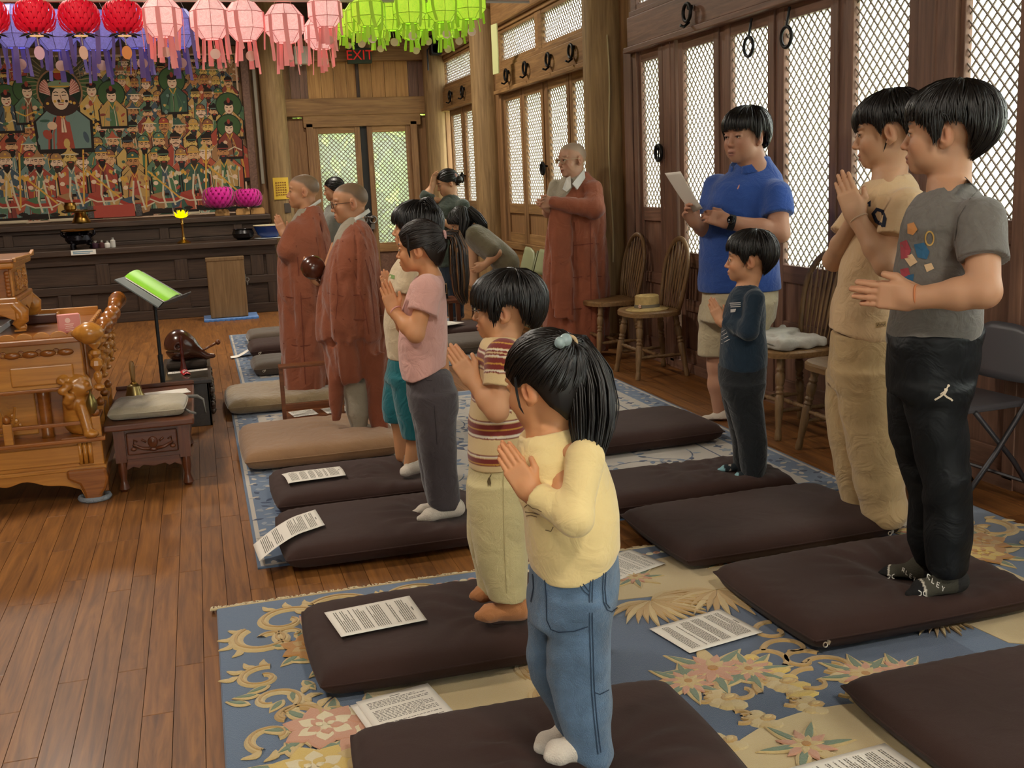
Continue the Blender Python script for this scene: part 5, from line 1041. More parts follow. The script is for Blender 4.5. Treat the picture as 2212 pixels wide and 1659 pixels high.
    for px, py, Rr, a0, s2 in ((1672, 1362, .07, 1.2, 1), (1706, 1400, .08, 3.0, -1), (1735, 1425, .07, .4, 1), (1650, 1420, .07, 5.2, 1), (1800, 1440, .08, 2.5, -1), (1760, 1470, .08, 1.1, 1), (1690, 1480, .08, 3.4, -1), (1600, 1490, .08, 1.4, 1), (1440, 1490, .06, .4, 1), (1620, 1300, .05, .4, -1)):
        p = G(px, py, .02); scroll(q, p[0], p[1], z, Rr, a0, .85, .011, C_['tan'], s2)
    q.build('cloud_motifs', WOOL, t, kind='stuff')
    q = MB(); q.col = srgb('#dccaa0'); rr = np.random.RandomState(4)
    for x in np.arange(x0-.02, x1, .0058):
        L = .035+.02*rr.rand(); a = rr.normal()*.35; q.tube([(x, y1-.004, .014), (x+a*L*.4, y1+L*.5, .012), (x+a*L, y1+L, .004)], [.0024, .0022, .0015], 4)
    q.col = srgb('#cdb68a'); q.tube([(x0-.02, y1, .014), (x1, y1, .014)], .005, 6); q.build('fringe', WOOL, t, kind='stuff')
big_rug()
def woven_rug(name, x0, y0, x1, y1, lab, seed, dull=0.0):
    t = empty(name, label=lab, cat='rug'); H = .007; r = random.Random(seed)
    iv, bl, db, gy = [tuple(np.array(srgb(c))*(1-dull)) for c in ('#b5aca0', '#5f7189', '#35435f', '#828b97')]
    def slab(nm, a, c, e, f, col, z0, h): q = MB(); q.col = col; q.prism([(a, c), (e, c), (e, f), (a, f)], h, (0, 0, z0)); return q.build(nm, FLATW, t)
    slab('backing', x0, y0, x1, y1, tuple(np.array(bl)*.85), 0, H); slab('pale_line', x0+.012, y0+.012, x1-.012, y1-.012, iv, H-.001, .0012); slab('outer_border', x0+.03, y0+.03, x1-.03, y1-.03, bl, H-.001, .0018)
    slab('guard_border', x0+.15, y0+.15, x1-.15, y1-.15, iv, H-.001, .0022); slab('line', x0+.30, y0+.30, x1-.30, y1-.30, db, H-.001, .0026); slab('field', x0+.31, y0+.31, x1-.31, y1-.31, iv, H-.001, .003); z = H+.0021
    q = MB()
    def per():   # border positions
        y = y0+.22
        while y < y1-.2: yield (x0+.225, y, 0); yield (x1-.225, y, 0); y += .085
        x = x0+.3
        while x < x1-.3: yield (x, y0+.225, 1); yield (x, y1-.225, 1); x += .085
    for k, (x, y, o) in enumerate(per()):
        c = db if k % 4 < 2 else gy
        if (k//2) % 2: 
            for a in range(5): petal(q, x, y, z-.001, a*1.257+o*1.57, .036, .011, c, .0012)
        else:
            petal(q, x-.03*(1-o), y-.03*o, z-.001, o*1.57, .06, .01, c, .0012); petal(q, x, y, z-.001, o*1.57+1.57, .035, .008, c, .0012); petal(q, x, y, z-.001, o*1.57-1.57, .035, .008, c, .0012)
    y = y0+.02
    while y < y1-.05:
        for xx in (x0+.06, x0+.115, x1-.06, x1-.115): petal(q, xx, y, H+.0006, r.random()*6, .05, .012, r.choice([gy, db, iv]), .0012)
        y += .05
    q.build('border_pattern', FLATW, t, kind='stuff'); q = MB(); rr = np.random.RandomState(seed)
    for gx in np.arange(x0+.45, x1-.35, .30):
        for gy_ in np.arange(y0+.42, y1-.35, .34):
            x, y = gx+rr.uniform(-.07, .07), gy_+rr.uniform(-.07, .07); s = rr.uniform(.06, .11); c = [db, bl, bl][rr.randint(3)]; a0 = rr.rand()*6; n = rr.randint(5, 9)
            for k in range(n): petal(q, x, y, z, a0+6.283*k/n, s, s*.24, c, .0012)
            for k in range(n): petal(q, x, y, z+.001, a0+6.283*(k+.5)/n, s*.55, s*.14, iv if c != iv else db, .0008)
            for m in range(3):
                a = a0+m*2.1; p0 = np.array([x, y]); pts = [p0+np.array([math.cos(a+.8*u), math.sin(a+.8*u)])*(s+.22*u) for u in np.linspace(0, 1, 8)]; q.col = gy
                for i in range(7):
                    d = pts[i+1]-pts[i]; nn = np.array([-d[1], d[0]])/np.linalg.norm(d)*.004; q.add([(*(pts[i]+nn), z+.0008), (*(pts[i+1]+nn), z+.0008), (*(pts[i+1]-nn), z+.0008), (*(pts[i]-nn), z+.0008)], [(0, 1, 2, 3)])
                    if i % 2: petal(q, *pts[i], z, a+1.2+i, .05, .013, [db, bl, gy][i % 3], .0012)
    q.build('field_pattern', FLATW, t, kind='stuff'); return t
woven_rug('woven_rug', .1, 4.0, 2.683, 6.98, 'blue and ivory floral woven rug in the middle of the hall', 3)
woven_rug('woven_rug', .2, 8.04, 2.45, 10.85, 'grey-blue worn woven rug behind the nuns, farthest from the camera', 5, .12)
# ------------------------------------------------------------------ cushions
BROWN = clothm('dark_brown_cotton', '#38241e', .8, .06, 4, .15, 500, sheen=.08, wr=.1, wrs=6)
TAN = clothm('tan_cotton', '#8f6c4c', .85, .08, 4, .2, 400, sheen=.3, wr=.25, wrs=9)
KHAKI = clothm('khaki_velvet', '#8a7454', .75, .1, 5, .2, 300, sheen=.5, wr=.4, wrs=12)
GREYB = clothm('grey_brown_cotton', '#55483c', .85, .08, 4, .2, 400, sheen=.3, wr=.2, wrs=8)
GB = 'rectangular floor cushions'
CUSHIONS = [  # x, y, rz, w, d, h, material, label, dents, zip
 (.66, 2.20, -.02, .86, .60, .10, BROWN, 'dark brown floor cushion under the girl in the yellow top', [(.08, -.06, .12, .03), (.0, .0, .07, .015)], None),
 (.615, 3.06, 0, .84, .57, .11, BROWN, 'dark brown floor cushion under the boy in the striped shirt', [(.2, -.02, .12, .03)], None),
 (.61, 4.15, 0, .84, .58, .11, BROWN, 'dark brown floor cushion under the girl in the pink top', [(.24, -.05, .12, .035)], None),
 (.61, 4.84, 0, .80, .56, .11, BROWN, 'dark brown floor cushion under the child in teal shorts', [(.22, -.1, .13, .035), (-.05, 0, .06, .012)], None),
 (.52, 5.76, .0, .82, .78, .13, TAN, 'light tan floor cushion the bespectacled nun stands on', [(.27, .12, .14, .06)], None),
 (.47, 7.16, 0, .80, .66, .12, KHAKI, 'khaki velvet floor cushion behind the reading stand', [(.1, .1, .12, .03)], None),
 (.69, 8.48, 0, .78, .50, .12, GREYB, 'grey-brown floor cushion nearest in the far left row', [], (-.3, -.26)),
 (.71, 9.38, 0, .78, .52, .13, BROWN, 'dark brown floor cushion in the middle of the far left row', [], (-.3, -.26)),
 (.73, 10.12, 0, .78, .46, .13, GREYB, 'grey-brown floor cushion at the back of the far left row', [], None),
 (1.92, 2.02, 0, .86, .58, .10, BROWN, 'empty dark brown floor cushion in the lower right corner', [], None),
 (1.98, 2.87, .03, .84, .62, .11, BROWN, 'dark brown floor cushion under the teenager in the grey shirt', [(.16, -.08, .13, .04), (.08, .02, .1, .03)], (-.37, -.3)),
 (1.97, 3.60, .03, .92, .60, .10, BROWN, 'dark brown floor cushion in front of the teenager in cream', [], (.38, -.3)),
 (1.93, 4.17, .0, .88, .44, .12, BROWN, 'dark brown floor cushion under the small boy in navy', [(.25, -.02, .1, .03), (.05, .05, .08, .015)], None),
 (2.1, 5.22, .05, .84, .60, .12, BROWN, 'empty dark brown floor cushion between the blue-shirted man and the ponytail girl', [], None),
 (2.12, 8.72, .1, .8, .6, .12, GREYB, 'grey-brown floor cushion on the far rug beside the old monk', [], None),
 (2.2, 9.5, .05, .8, .55, .12, BROWN, 'dark floor cushion with papers on it below the standing woman', [], None)]
CUSH = []
for i, (x, y, rz, w_, d_, h_, m, lab, dn, zp) in enumerate(CUSHIONS): CUSH.append(cushion_obj('floor_cushion', x, y, rz, w_, d_, h_, m, lab, GB, dn, 100+i, zp, z=.018 if y < 3.7 else .009))
# ------------------------------------------------------------------ printed sheets
def on_cushion_fn(c4, z, droop=None):
    c = [np.array(p, float) for p in c4]
    def fn(u, v):
        p = c[0]*(1-u)*(1-v)+c[1]*u*(1-v)+c[2]*u*v+c[3]*(1-u)*v; return (p[0], p[1], z if droop is None else droop(p[0], p[1]))
    return fn
def psheet(c4, fn, seed, lab, lines=36): o = sheet('paper_sheet', 1, 1, fn, None, lines, seed, n=18); tag(o, lab, 'paper', 'printed chant sheets'); return o
psheet(None, on_cushion_fn([(.545, 2.985), (.532, 3.192), (.262, 3.158), (.288, 2.958)], .1325), 1, 'printed sheet on the cushion before the striped boy')
psheet(None, on_cushion_fn([(.536, 4.724), (.533, 4.915), (.266, 4.905), (.281, 4.71)], 0, lambda x, y: .128-.07*max(0, (.30-x))/.1*.2+.006*math.sin(y*20)), 2, 'printed sheet on the cushion before the child in teal shorts')
def d7(x, y):
    u = (.36-x)/.25; return .125-.10*max(0, u-.35)**1.6
psheet(None, on_cushion_fn([(.365, 4.05), (.352, 4.27), (.093, 4.10), (.105, 3.885)], 0, d7), 3, 'printed sheet curling over the cushion edge before the pink-shirted girl')
flat_sheet('paper_sheet', [(.292, 2.735), (.498, 2.775), (.545, 2.50), (.335, 2.46)], .034, 5, 'top printed sheet of two on the rug beside the yellow girl', 30, group='printed chant sheets'); flat_sheet('paper_sheet', [(.275, 2.725), (.485, 2.765), (.53, 2.49), (.32, 2.45)], .032, 6, 'lower sheet showing under the printed page on the rug', 30, group='printed chant sheets')
flat_sheet('paper_sheet', [(1.529, 2.760), (1.489, 2.966), (1.221, 2.908), (1.262, 2.707)], .0235, 7, 'printed sheet on the blue rug left of the grey-shirted teenager', 36, group='printed chant sheets')
flat_sheet('paper_sheet', [(1.44, 3.60), (1.50, 3.41), (1.25, 3.31), (1.18, 3.50)], .0225, 8, 'printed sheet half hidden behind the yellow-topped girl', 36, group='printed chant sheets')
flat_sheet('paper_sheet', [(1.50, 1.87), (1.48, 2.08), (1.20, 2.06), (1.22, 1.85)], .0245, 10, 'printed sheet at the bottom edge beside the empty cushion', 36, group='printed chant sheets')
o = sheet('paper_sheet', 1, 1, on_cushion_fn([(.17, 9.30), (.17, 9.42), (.46, 9.46), (.46, 9.34)], 0, lambda x, y: .012+.11*min(1, max(0, (x-.22)/.2))**1.3), None, 20, 11, ink=False); tag(o, 'blank white sheet curling off the middle far cushion', 'paper', 'printed chant sheets')
flat_sheet('paper_sheet', rect(2.05, 9.42, 30), .145, 12, 'pale sheet on the dark cushion below the standing woman', 20, group='printed chant sheets')
# ------------------------------------------------------------------ wooden spindle-back chairs
OAK = wood('worn_oak_chair', '#8a6b47', '#5d452c', 2, 1.2, .5, .15)
OAKX = wood('worn_oak_seat', '#937148', '#65492c', 1, 1.2, .45, .15)
def windsor(y, lab, x=2.985, rz=0.0):
    """faces -x; seat 0.45 high"""
    t = empty('spindle_back_chair', (x, y, 0), rz, label=lab, cat='chair', group='wooden spindle-back chairs')
    S = [(-.21*math.cos(a)*(1 if math.cos(a) > 0 else .9), .215*math.sin(a)*(1.0+.06*math.cos(a))) for a in np.linspace(0, 6.283, 36, endpoint=False)]
    S = [(math.copysign(abs(p[0]/.21)**.7*.21, p[0]), math.copysign(abs(p[1]/.215)**.7*.215, p[1])) for p in S]
    part('seat', OAKX, t, lambda b: b.prism(S, .036, (0, 0, .425), bev=.01), smooth=40)
    prof = [(.016, 0), (.019, .015), (.017, .05), (.014, .06), (.017, .075), (.021, .15), (.024, .22), (.017, .235), (.023, .245), (.017, .257), (.023, .27), (.017, .282), (.024, .30), (.025, .34), (.018, .352), (.024, .365), (.018, .378), (.022, .40), (.018, .435)]
    for sx, sy in ((-1, -1), (-1, 1), (1, -1), (1, 1)):
        top = np.array([sx*.13, sy*.13, .43]); bot = np.array([sx*.185, sy*.2, 0]); L = np.linalg.norm(top-bot); B = basis(top-bot); R = np.stack([B[:, 1], B[:, 2], B[:, 0]], 1)
        part('leg', OAK, t, lambda b: b.lathe([(r_, z*L/.435) for r_, z in prof], bot, R, 12), smooth=40)
    sp = lambda n: [.008+.007*abs(math.sin(k*1.25))*(1 if 1 < k < n-2 else .3) for k in range(n)]
    for sy in (-1, 1): part('stretcher', OAK, t, lambda b: b.tube(np.linspace((-.165, sy*.172, .15), (.165, sy*.172, .15), 13), sp(13), 8), smooth=True)
    part('stretcher', OAK, t, lambda b: b.tube(np.linspace((0, -.17, .15), (0, .17, .15), 13), sp(13), 8), smooth=True); part('stretcher', OAK, t, lambda b: b.tube(np.linspace((-.155, -.16, .2), (-.155, .16, .2), 13), sp(13), 8), smooth=True)
    a = np.linspace(-.25, math.pi+.25, 28); hoop = []
    def back(yy, zz): return (.15+.30*(zz-.45)*.6, yy, zz)
    for q in a:
        yy = .19*math.cos(q); zz = .70+.235*math.sin(q) if math.sin(q) > 0 else .70+.235*math.sin(q)
        hoop.append(back(yy, zz))
    hoop = [back(.15, .45), back(.175, .56)]+hoop[2:-2]+[back(-.175, .56), back(-.15, .45)]
    part('hoop', OAK, t, lambda b: b.tube(hoop, .0145, 10, sx=1.25, up=(1, 0, 0)), smooth=True)
    for k in range(7):
        u = (k-3)/3; yb, yt = .105*u, .145*u; zt = .70+.235*math.sqrt(max(0, 1-(yt/.19)**2))-.008; P = [np.array(back(yb+(yt-yb)*s, .452+(zt-.452)*s)) for s in np.linspace(0, 1, 10)]
        part('spindle', OAK, t, lambda b: b.tube(P, [.0055, .0055, .006, .011, .0125, .0125, .0125, .012, .006, .0055], 8, sx=.55, up=(0, 1, 0)), smooth=True)
    return t
CH = [windsor(7.74, 'wooden spindle-back chair nearest the old monk, half hidden by his robe'), windsor(6.98, 'wooden spindle-back chair with the straw hat on its seat'), windsor(5.10, 'wooden spindle-back chair with folded white cloth on its seat'), windsor(4.50, 'wooden spindle-back chair mostly hidden behind the teenager in cream')]
def hat():
    t = empty('straw_hat', (2.95, 6.95, .4615), .3, label='straw boater hat with grey band on the chair seat', cat='hat'); st = mat('straw', '#c2a56c', .8, var=.15, vscale=30, bump=.6, bscale=160)
    part('brim', st, t, lambda b: b.lathe([(.13, .012), (.145, .004), (.15, 0), (.151, .004), (.09, .016), (.085, .02)], n=32, sx=1.05, sy=.92), smooth=40)
    part('crown', st, t, lambda b: b.lathe([(.088, .01), (.086, .05), (.084, .095), (.076, .102), (.05, .097), (.01, .092)], n=32, sx=1.05, sy=.9), smooth=40); part('band', mat('grey_band', '#7c7462', .8), t, lambda b: b.lathe([(.0895, .012), (.0885, .04)], n=32, sx=1.05, sy=.9, caps=False), smooth=True)
    part('flower_pin', mat('pale_pink_pin', '#d8b29a', .6), t, lambda b: [b.sphere((-.09+.0, -.03+.008*math.cos(k*1.26), .03+.008*math.sin(k*1.26)), .007, nu=8, nv=6) for k in range(5)], smooth=True)
hat()
def folded_cloth():
    t = empty('folded_jacket', (2.94, 5.12, .462), .1, label='folded pale grey jacket on a chair seat behind the small boy', cat='clothing'); m = clothm('pale_grey_linen', '#b7b2a6', .9, wr=.3)
    def f(p):
        d = bx(p, (0, 0, .03), (.15, .2, .028), .02)+.006*wob(p, 3, (30, 40, 10)); d = smin(d, bx(p, (-.02, .05, .062), (.12, .1, .016), .014, rotm('Z', .4))+.005*wob(p, 5, (30, 30, 20)), .012); d = smin(d, rc(p, (-.13, -.17, .05), (.1, .12, .07), .016, .02), .01); return smax(d, -p[:, 2], .004)
    sdfo('jacket_body', f, (-.22, -.26, -.004), (.22, .26, .12), .008, m, t); part('seam_line', mat('grey_piping', '#8a867c', .8), t, lambda b: b.tube([(-.155, -.15, .035), (-.158, 0, .045), (-.155, .15, .04)], .0025, 5), smooth=True)
    o = flat_sheet('paper_sheet', [(2.80, 5.35), (2.80, 5.15), (3.0, 5.12), (3.0, 5.34)], .4605, 14, 'white sheet sticking out under the folded grey jacket', 10, ink=False)
folded_cloth()
def metal_chair(x, y, rz, lab, col, grp='metal folding chairs'):
    t = empty('folding_chair', (x, y, 0), rz, label=lab, cat='chair', group=grp); m = mat('enamel_'+col[1:], col, .4, spec=.5); fr = mat('chair_frame_'+col[1:], tuple(np.array(srgb(col))*.6), .4, .3)
    part('backrest', m, t, lambda b: b.grid(lambda u, v: (.19+.05*v-.025*math.sin(math.pi*u), (u-.5)*.4*(1-.25*max(0, v-.4)**2*2), .5+.23*v*(1-.25*abs(2*u-1)**3)), 12, 8), smooth=True)
    t.children[0].modifiers.new('thick', 'SOLIDIFY').thickness = .012
    part('seat', m, t, lambda b: b.prism([(-.2, -.19), (.19, -.18), (.19, .18), (-.2, .19)], .025, (0, 0, .415), bev=.012), bevel=.004)
    for s in (-1, 1):
        part('front_leg', fr, t, lambda b: b.tube([(.25, s*.205, .70), (.19, s*.205, .5), (0, s*.205, .25), (-.22, s*.205, .0)], .011, 8), smooth=True); part('rear_leg', fr, t, lambda b: b.tube([(-.1, s*.19, .42), (.1, s*.19, .2), (.24, s*.19, .0)], .011, 8), smooth=True)
    part('crossbar', fr, t, lambda b: b.tube([(.17, -.19, .1), (.17, .19, .1)], .008, 6)); part('crossbar', fr, t, lambda b: b.tube([(-.13, -.205, .1), (-.13, .205, .1)], .008, 6))
    return t
for y, lab in ((10.15, 'olive metal folding chair farthest left under the far windows'), (9.68, 'olive metal folding chair in the middle under the far windows'), (9.2, 'olive metal folding chair half hidden behind the old monk')): metal_chair(2.86, y, 0, lab, '#8d8f6c')
metal_chair(2.96, 3.70, .05, 'dark grey folding chair behind the teenager in the grey shirt', '#4c4a4e')
# ------------------------------------------------------------------ lanterns
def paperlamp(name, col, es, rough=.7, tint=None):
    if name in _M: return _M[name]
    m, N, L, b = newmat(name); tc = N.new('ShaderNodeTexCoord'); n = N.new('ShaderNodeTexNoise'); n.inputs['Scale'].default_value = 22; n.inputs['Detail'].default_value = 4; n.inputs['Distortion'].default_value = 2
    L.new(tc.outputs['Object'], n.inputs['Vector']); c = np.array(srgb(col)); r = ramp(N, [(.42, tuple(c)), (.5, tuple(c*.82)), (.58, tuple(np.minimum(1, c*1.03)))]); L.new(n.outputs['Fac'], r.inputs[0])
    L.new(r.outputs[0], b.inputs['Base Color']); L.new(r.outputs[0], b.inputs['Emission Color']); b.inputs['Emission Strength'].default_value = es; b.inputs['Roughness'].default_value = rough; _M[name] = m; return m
REDL = mat('red_petal_paper', '#d8102e', .6, emit='#ff1030', es=.13)
GLOW = mat('warm_bulb', '#ffdf9a', .4, emit='#ffd27a', es=9)
STR = mat('string', '#c9b9a0', .8)
def red_lotus(x, y, z, lab, tagc, bulb):
    t = empty('red_lotus_lantern', (x, y, z), rnd.random(), label=lab, cat='lantern', group='red lotus lanterns'); R, H = .124, .228
    b = MB(); lotus_petals(b, R, H, 7, 14, flare=.8); b.build('petals', REDL, t, True); part('paper_core', mat('deep_red_paper', '#8c0a1c', .7, emit='#c00820', es=.1), t, lambda b: b.sphere((0, 0, H*.5), (R*.85, R*.85, H*.45)), smooth=True)
    def lv(b):
        for k in range(10):
            a = k*.628+.2; d = np.array([math.cos(a), math.sin(a), 0]); s = np.array([-d[1], d[0], 0]); b.add([d*R*.2+(0, 0, .016), d*R*.72+s*R*.22+(0, 0, .0), d*R*1.02+(0, 0, -.012), d*R*.72-s*R*.22+(0, 0, 0)], [(0, 1, 2, 3)])
    part('leaf_collar', LEAFG, t, lv); part('bottom_disc', mat('pale_disc', '#e8c49a', .6, emit='#ffca8a', es=.5), t, lambda b: b.lathe([(.045, -.01), (.045, -.006), (.01, -.004)], n=16))
    part('bulb', GLOW if bulb else mat('bulb_cap', '#e8c070', .4, emit='#ffca70', es=1.5), t, lambda b: b.sphere((.0, -.02, H*.98), .02), smooth=True)
    for k in range(3): part('hanging_string', STR, t, lambda b: b.tube([(.06*math.cos(k*2.1), .06*math.sin(k*2.1), H*.93), (0, 0, .42)], .0016, 4))
    p = part('tag_cord', STR, t, lambda b: b.tube([(0, 0, -.01), (.004, 0, -.07)], .003, 5)); part('name_tag', mat('tag_'+tagc[1:], tagc, .7), p, lambda b: b.lathe([(.034, -.0015), (.034, .0015)], (.004, 0, -.12), rotm('X', math.pi/2)@rotm('Z', 0), 20, sy=1.35), smooth=False)
    return t
def paper_lantern(x, y, z, s, col, strip, lab, grp, seed, es=.6, tagged=True, rz=None, sl=1.0):
    """eight-sided paper lantern with hanging paper strips; z is its centre"""
    r = random.Random(seed); t = empty('paper_lantern', (x, y, z), r.random()*.8 if rz is None else rz, label=lab, cat='lantern', group=grp); R, H = .132*s, .125*s
    rings = [(R*.55, H), (R, H*.42), (R, -H*.42), (R*.52, -H)]; n = 8; V = [(q*math.cos(2*math.pi*(k+.5)/n), q*math.sin(2*math.pi*(k+.5)/n), zz) for q, zz in rings for k in range(n)]
    F = [(i*n+k, i*n+(k+1) % n, (i+1)*n+(k+1) % n, (i+1)*n+k) for i in range(3) for k in range(n)]
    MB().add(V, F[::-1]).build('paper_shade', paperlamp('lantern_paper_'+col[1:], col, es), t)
    fm = mat('lantern_rib_'+strip[1:], tuple(np.array(srgb(strip))*.8), .8); b = MB()
    for i in range(4):
        for k in range(n): b.tube([V[i*n+k], V[i*n+(k+1) % n]], .0022, 4)
    for i in range(3):
        for k in range(n): b.tube([V[i*n+k], V[(i+1)*n+k]], .0022, 4)
    b.build('rib_frame', fm, t, kind='stuff')
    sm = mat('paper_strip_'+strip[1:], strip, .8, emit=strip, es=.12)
    for k in range(n):
        if (k % 2 and seed % 3) or r.random() < .12: continue
        a = 2*math.pi*(k+.5)/n; L = r.uniform(.15, .24)*s*sl; w_ = .03*s; d = np.array([math.cos(a), math.sin(a)]); tn = np.array([-d[1], d[0]]); sw = r.uniform(-.03, .03)
        part('paper_strip', sm, t, lambda b: b.grid(lambda u, v: (*(d*(R*(1.03+.02*math.sin(v*5)))+tn*((u-.5)*w_+sw*v*v)), H*.42-(v*(L+H*.6))-.008*math.sin(u*math.pi)*(1 if v > .99 else 0)), 4, 9), smooth=True)
    for k in range(6):
        a = 2*math.pi*k/6+r.random(); L = r.uniform(.13, .22)*s*sl; d = np.array([math.cos(a), math.sin(a)]); tn = np.array([-d[1], d[0]])
        part('paper_strip', sm, t, lambda b: b.grid(lambda u, v: (*(d*R*.5*(1+.25*v)+tn*(u-.5)*.028*s*(1+.3*v)), -H-L*v), 4, 7), smooth=True)
    for k in range(2): part('hanging_string', STR, t, lambda b: b.tube([((-1)**k*R*.5, 0, H), (0, 0, H+.16)], .0015, 4))
    if tagged:
        p = part('tag_cord', STR, t, lambda b: b.tube([(0, -.02, -H), (0, -.03, -H-.06*s)], .002, 4)); g = part('name_tag', mat('tag_paper', '#e3c3b4', .7), p, lambda b: b.lathe([(.034*s, -.001), (.034*s, .001)], (0, -.035, -H-.1*s), rotm('Z', -t.rotation_euler[2])@rotm('X', math.pi/2), 20))
    return t
YL = 8.3
for px, lab, tg, bl in ((-22, 'red lotus lantern cut off by the left edge of the frame', '#d9b7b0', False), (79, 'red lotus lantern with its bulb shining through the top', '#d0a0b0', True), (175, 'middle red lotus lantern with a thin edge-on tag below', '#e6b6a0', False), (269, 'red lotus lantern with a round orange tag, next to the pink ones', '#d98a4c', False)):
    P = WY(px, 75, YL); red_lotus(P[0], YL, P[2], lab, tg, bl)
for k, (px, py, s, lab) in enumerate(((32, 58, 1.05, 'violet paper lantern behind the two leftmost red lotuses'), (121, 66, 1.0, 'violet paper lantern behind the shining red lotus'), (208, 66, 1.0, 'violet paper lantern behind the middle red lotus'), (300, 62, 1.0, 'violet paper lantern behind the red lotus with orange tag'), (382, 62, 1.0, 'violet paper lantern behind the first pink lantern'))):
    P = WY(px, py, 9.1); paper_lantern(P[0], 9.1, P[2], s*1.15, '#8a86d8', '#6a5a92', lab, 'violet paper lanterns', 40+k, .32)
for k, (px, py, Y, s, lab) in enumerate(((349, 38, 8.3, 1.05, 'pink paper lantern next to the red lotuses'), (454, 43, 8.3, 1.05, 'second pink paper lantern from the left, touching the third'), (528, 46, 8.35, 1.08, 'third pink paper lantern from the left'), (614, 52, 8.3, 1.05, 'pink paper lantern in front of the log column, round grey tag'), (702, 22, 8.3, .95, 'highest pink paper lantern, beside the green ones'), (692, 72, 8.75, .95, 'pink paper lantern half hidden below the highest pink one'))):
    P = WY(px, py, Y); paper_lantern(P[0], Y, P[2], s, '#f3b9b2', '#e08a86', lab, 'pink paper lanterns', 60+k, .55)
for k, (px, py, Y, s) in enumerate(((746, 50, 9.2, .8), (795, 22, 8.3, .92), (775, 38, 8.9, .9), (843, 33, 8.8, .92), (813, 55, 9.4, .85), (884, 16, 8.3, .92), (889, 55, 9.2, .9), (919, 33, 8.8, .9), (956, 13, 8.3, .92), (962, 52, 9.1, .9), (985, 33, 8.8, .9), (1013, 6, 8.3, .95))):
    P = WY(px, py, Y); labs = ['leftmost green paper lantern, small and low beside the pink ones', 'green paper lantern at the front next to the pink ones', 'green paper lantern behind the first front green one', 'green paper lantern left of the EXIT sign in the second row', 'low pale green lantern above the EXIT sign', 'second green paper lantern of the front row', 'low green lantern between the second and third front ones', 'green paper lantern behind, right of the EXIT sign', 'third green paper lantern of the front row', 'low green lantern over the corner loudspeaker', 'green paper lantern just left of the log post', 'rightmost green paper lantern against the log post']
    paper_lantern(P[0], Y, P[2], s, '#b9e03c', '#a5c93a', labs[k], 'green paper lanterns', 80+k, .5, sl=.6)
for y, zz, lab, k in ((8.3, WY(300, 10, 8.3)[2]+.02, 'pale rod carrying the front row of lanterns', 0), (9.1, WY(300, 20, 9.1)[2]+.1, 'thin rod carrying the second row of lanterns', 1)):
    o = part('lantern_rod', mat('pale_rod', '#b7aca0', .5), None, lambda b: b.tube([(-2.2, y, zz), (.5, y, zz+.01), (2.6, y, zz+.0)], .011 if not k else .006, 8), smooth=True); tag(o, lab, 'rod', 'lantern rods')
    for x in (-1.6, 0, 1.6): part('rod_wire', STR, o, lambda b: b.tube([(x, y, zz), (x, y, 4.1)], .002, 4))
# ------------------------------------------------------------------ people
SKIN = vcol('skin', .5, .06, 90, spec=.35, sss=.12)
def hairmat(name, c):
    if name in _M: return _M[name]
    m, N, L, b = newmat(name); b.inputs['Base Color'].default_value = rgba(c); b.inputs['Roughness'].default_value = .38; b.inputs['Specular IOR Level'].default_value = .45; _M[name] = m; return m
HBLACK = hairmat('black_hair', '#16120f'); HBROWN = hairmat('dark_brown_hair', '#221914'); HLIGHT = hairmat('brown_hair_ends', '#6b4a2c')
class Fig:
    """a standing figure: local x = forward (to the left in the photograph), y = towards the camera, z = up"""
    def __init__(s, x, y, lab, z0=0.0, name='person', cat='person'):
        s.A = np.array([x, y, 0.]); n = s.A[:2]/np.linalg.norm(s.A[:2]); s.n = n; s.ex = np.array([-n[1], n[0], 0]); s.ey = np.array([-n[0], -n[1], 0])
        s.t = empty(name, (x, y, 0), math.atan2(s.ex[1], s.ex[0]), label=lab, cat=cat); s.z0 = z0; s.B = ([], [], []); s.nb = 0; s.seg = []; s.hub = None
    def L(s, px, py, dy=0.0):
        d = ray(px, py); A = s.A+s.ey*dy; k = (A[:2]@s.n)/(d[:2]@s.n); P = CPOS+d*k-s.A; return np.array([P@s.ex, dy, P[2]])
    def sc(s): return np.linalg.norm(s.A[:2])/FP    # metres per pixel
    def rows(s, R, dy=0.0):
        o = []
        for y, xl, xr, ay in R:
            a, c = s.L(xl, y, dy), s.L(xr, y, dy); o.append(((a[2]+c[2])/2, (a[0]+c[0])/2, abs(a[0]-c[0])/2, dy, ay))
        return sorted(o)
    def addbody(s, V, Q, C): s.B[0].append(V); s.B[1].append(Q+s.nb); s.B[2].append(C); s.nb += len(V)
    def finish_body(s):
        """trunk and upper limbs inside the clothes join head, arms and legs"""
        hub = s.hub; lw = hub-np.array([0, 0, .45*hub[2]]); S = [(hub, lw, .05)]+[((hub if q[0][2] > lw[2]+.1 else lw), q[0], .03) for q in s.seg]+s.seg
        def fn(p):
            d = np.full(len(p), 9.)
            for a, b, r in S: d = smin(d, rc(p, a, b, r), .02)
            return d
        P = np.array([q for a, b, r in S for q in (a, b)]); V, Q = surf(fn, P.min(0)-.07, P.max(0)+.07, .016); s.addbody(V, Q, np.tile(np.array(srgb(s.skin)), (len(V), 1)))
        link('body', npmesh('body', np.concatenate(s.B[0]), np.concatenate(s.B[1]), SKIN, np.concatenate(s.B[2])), s.t)
def headR(yaw, pitch, roll): return rotm('Z', yaw)@rotm('Y', pitch)@rotm('X', roll)
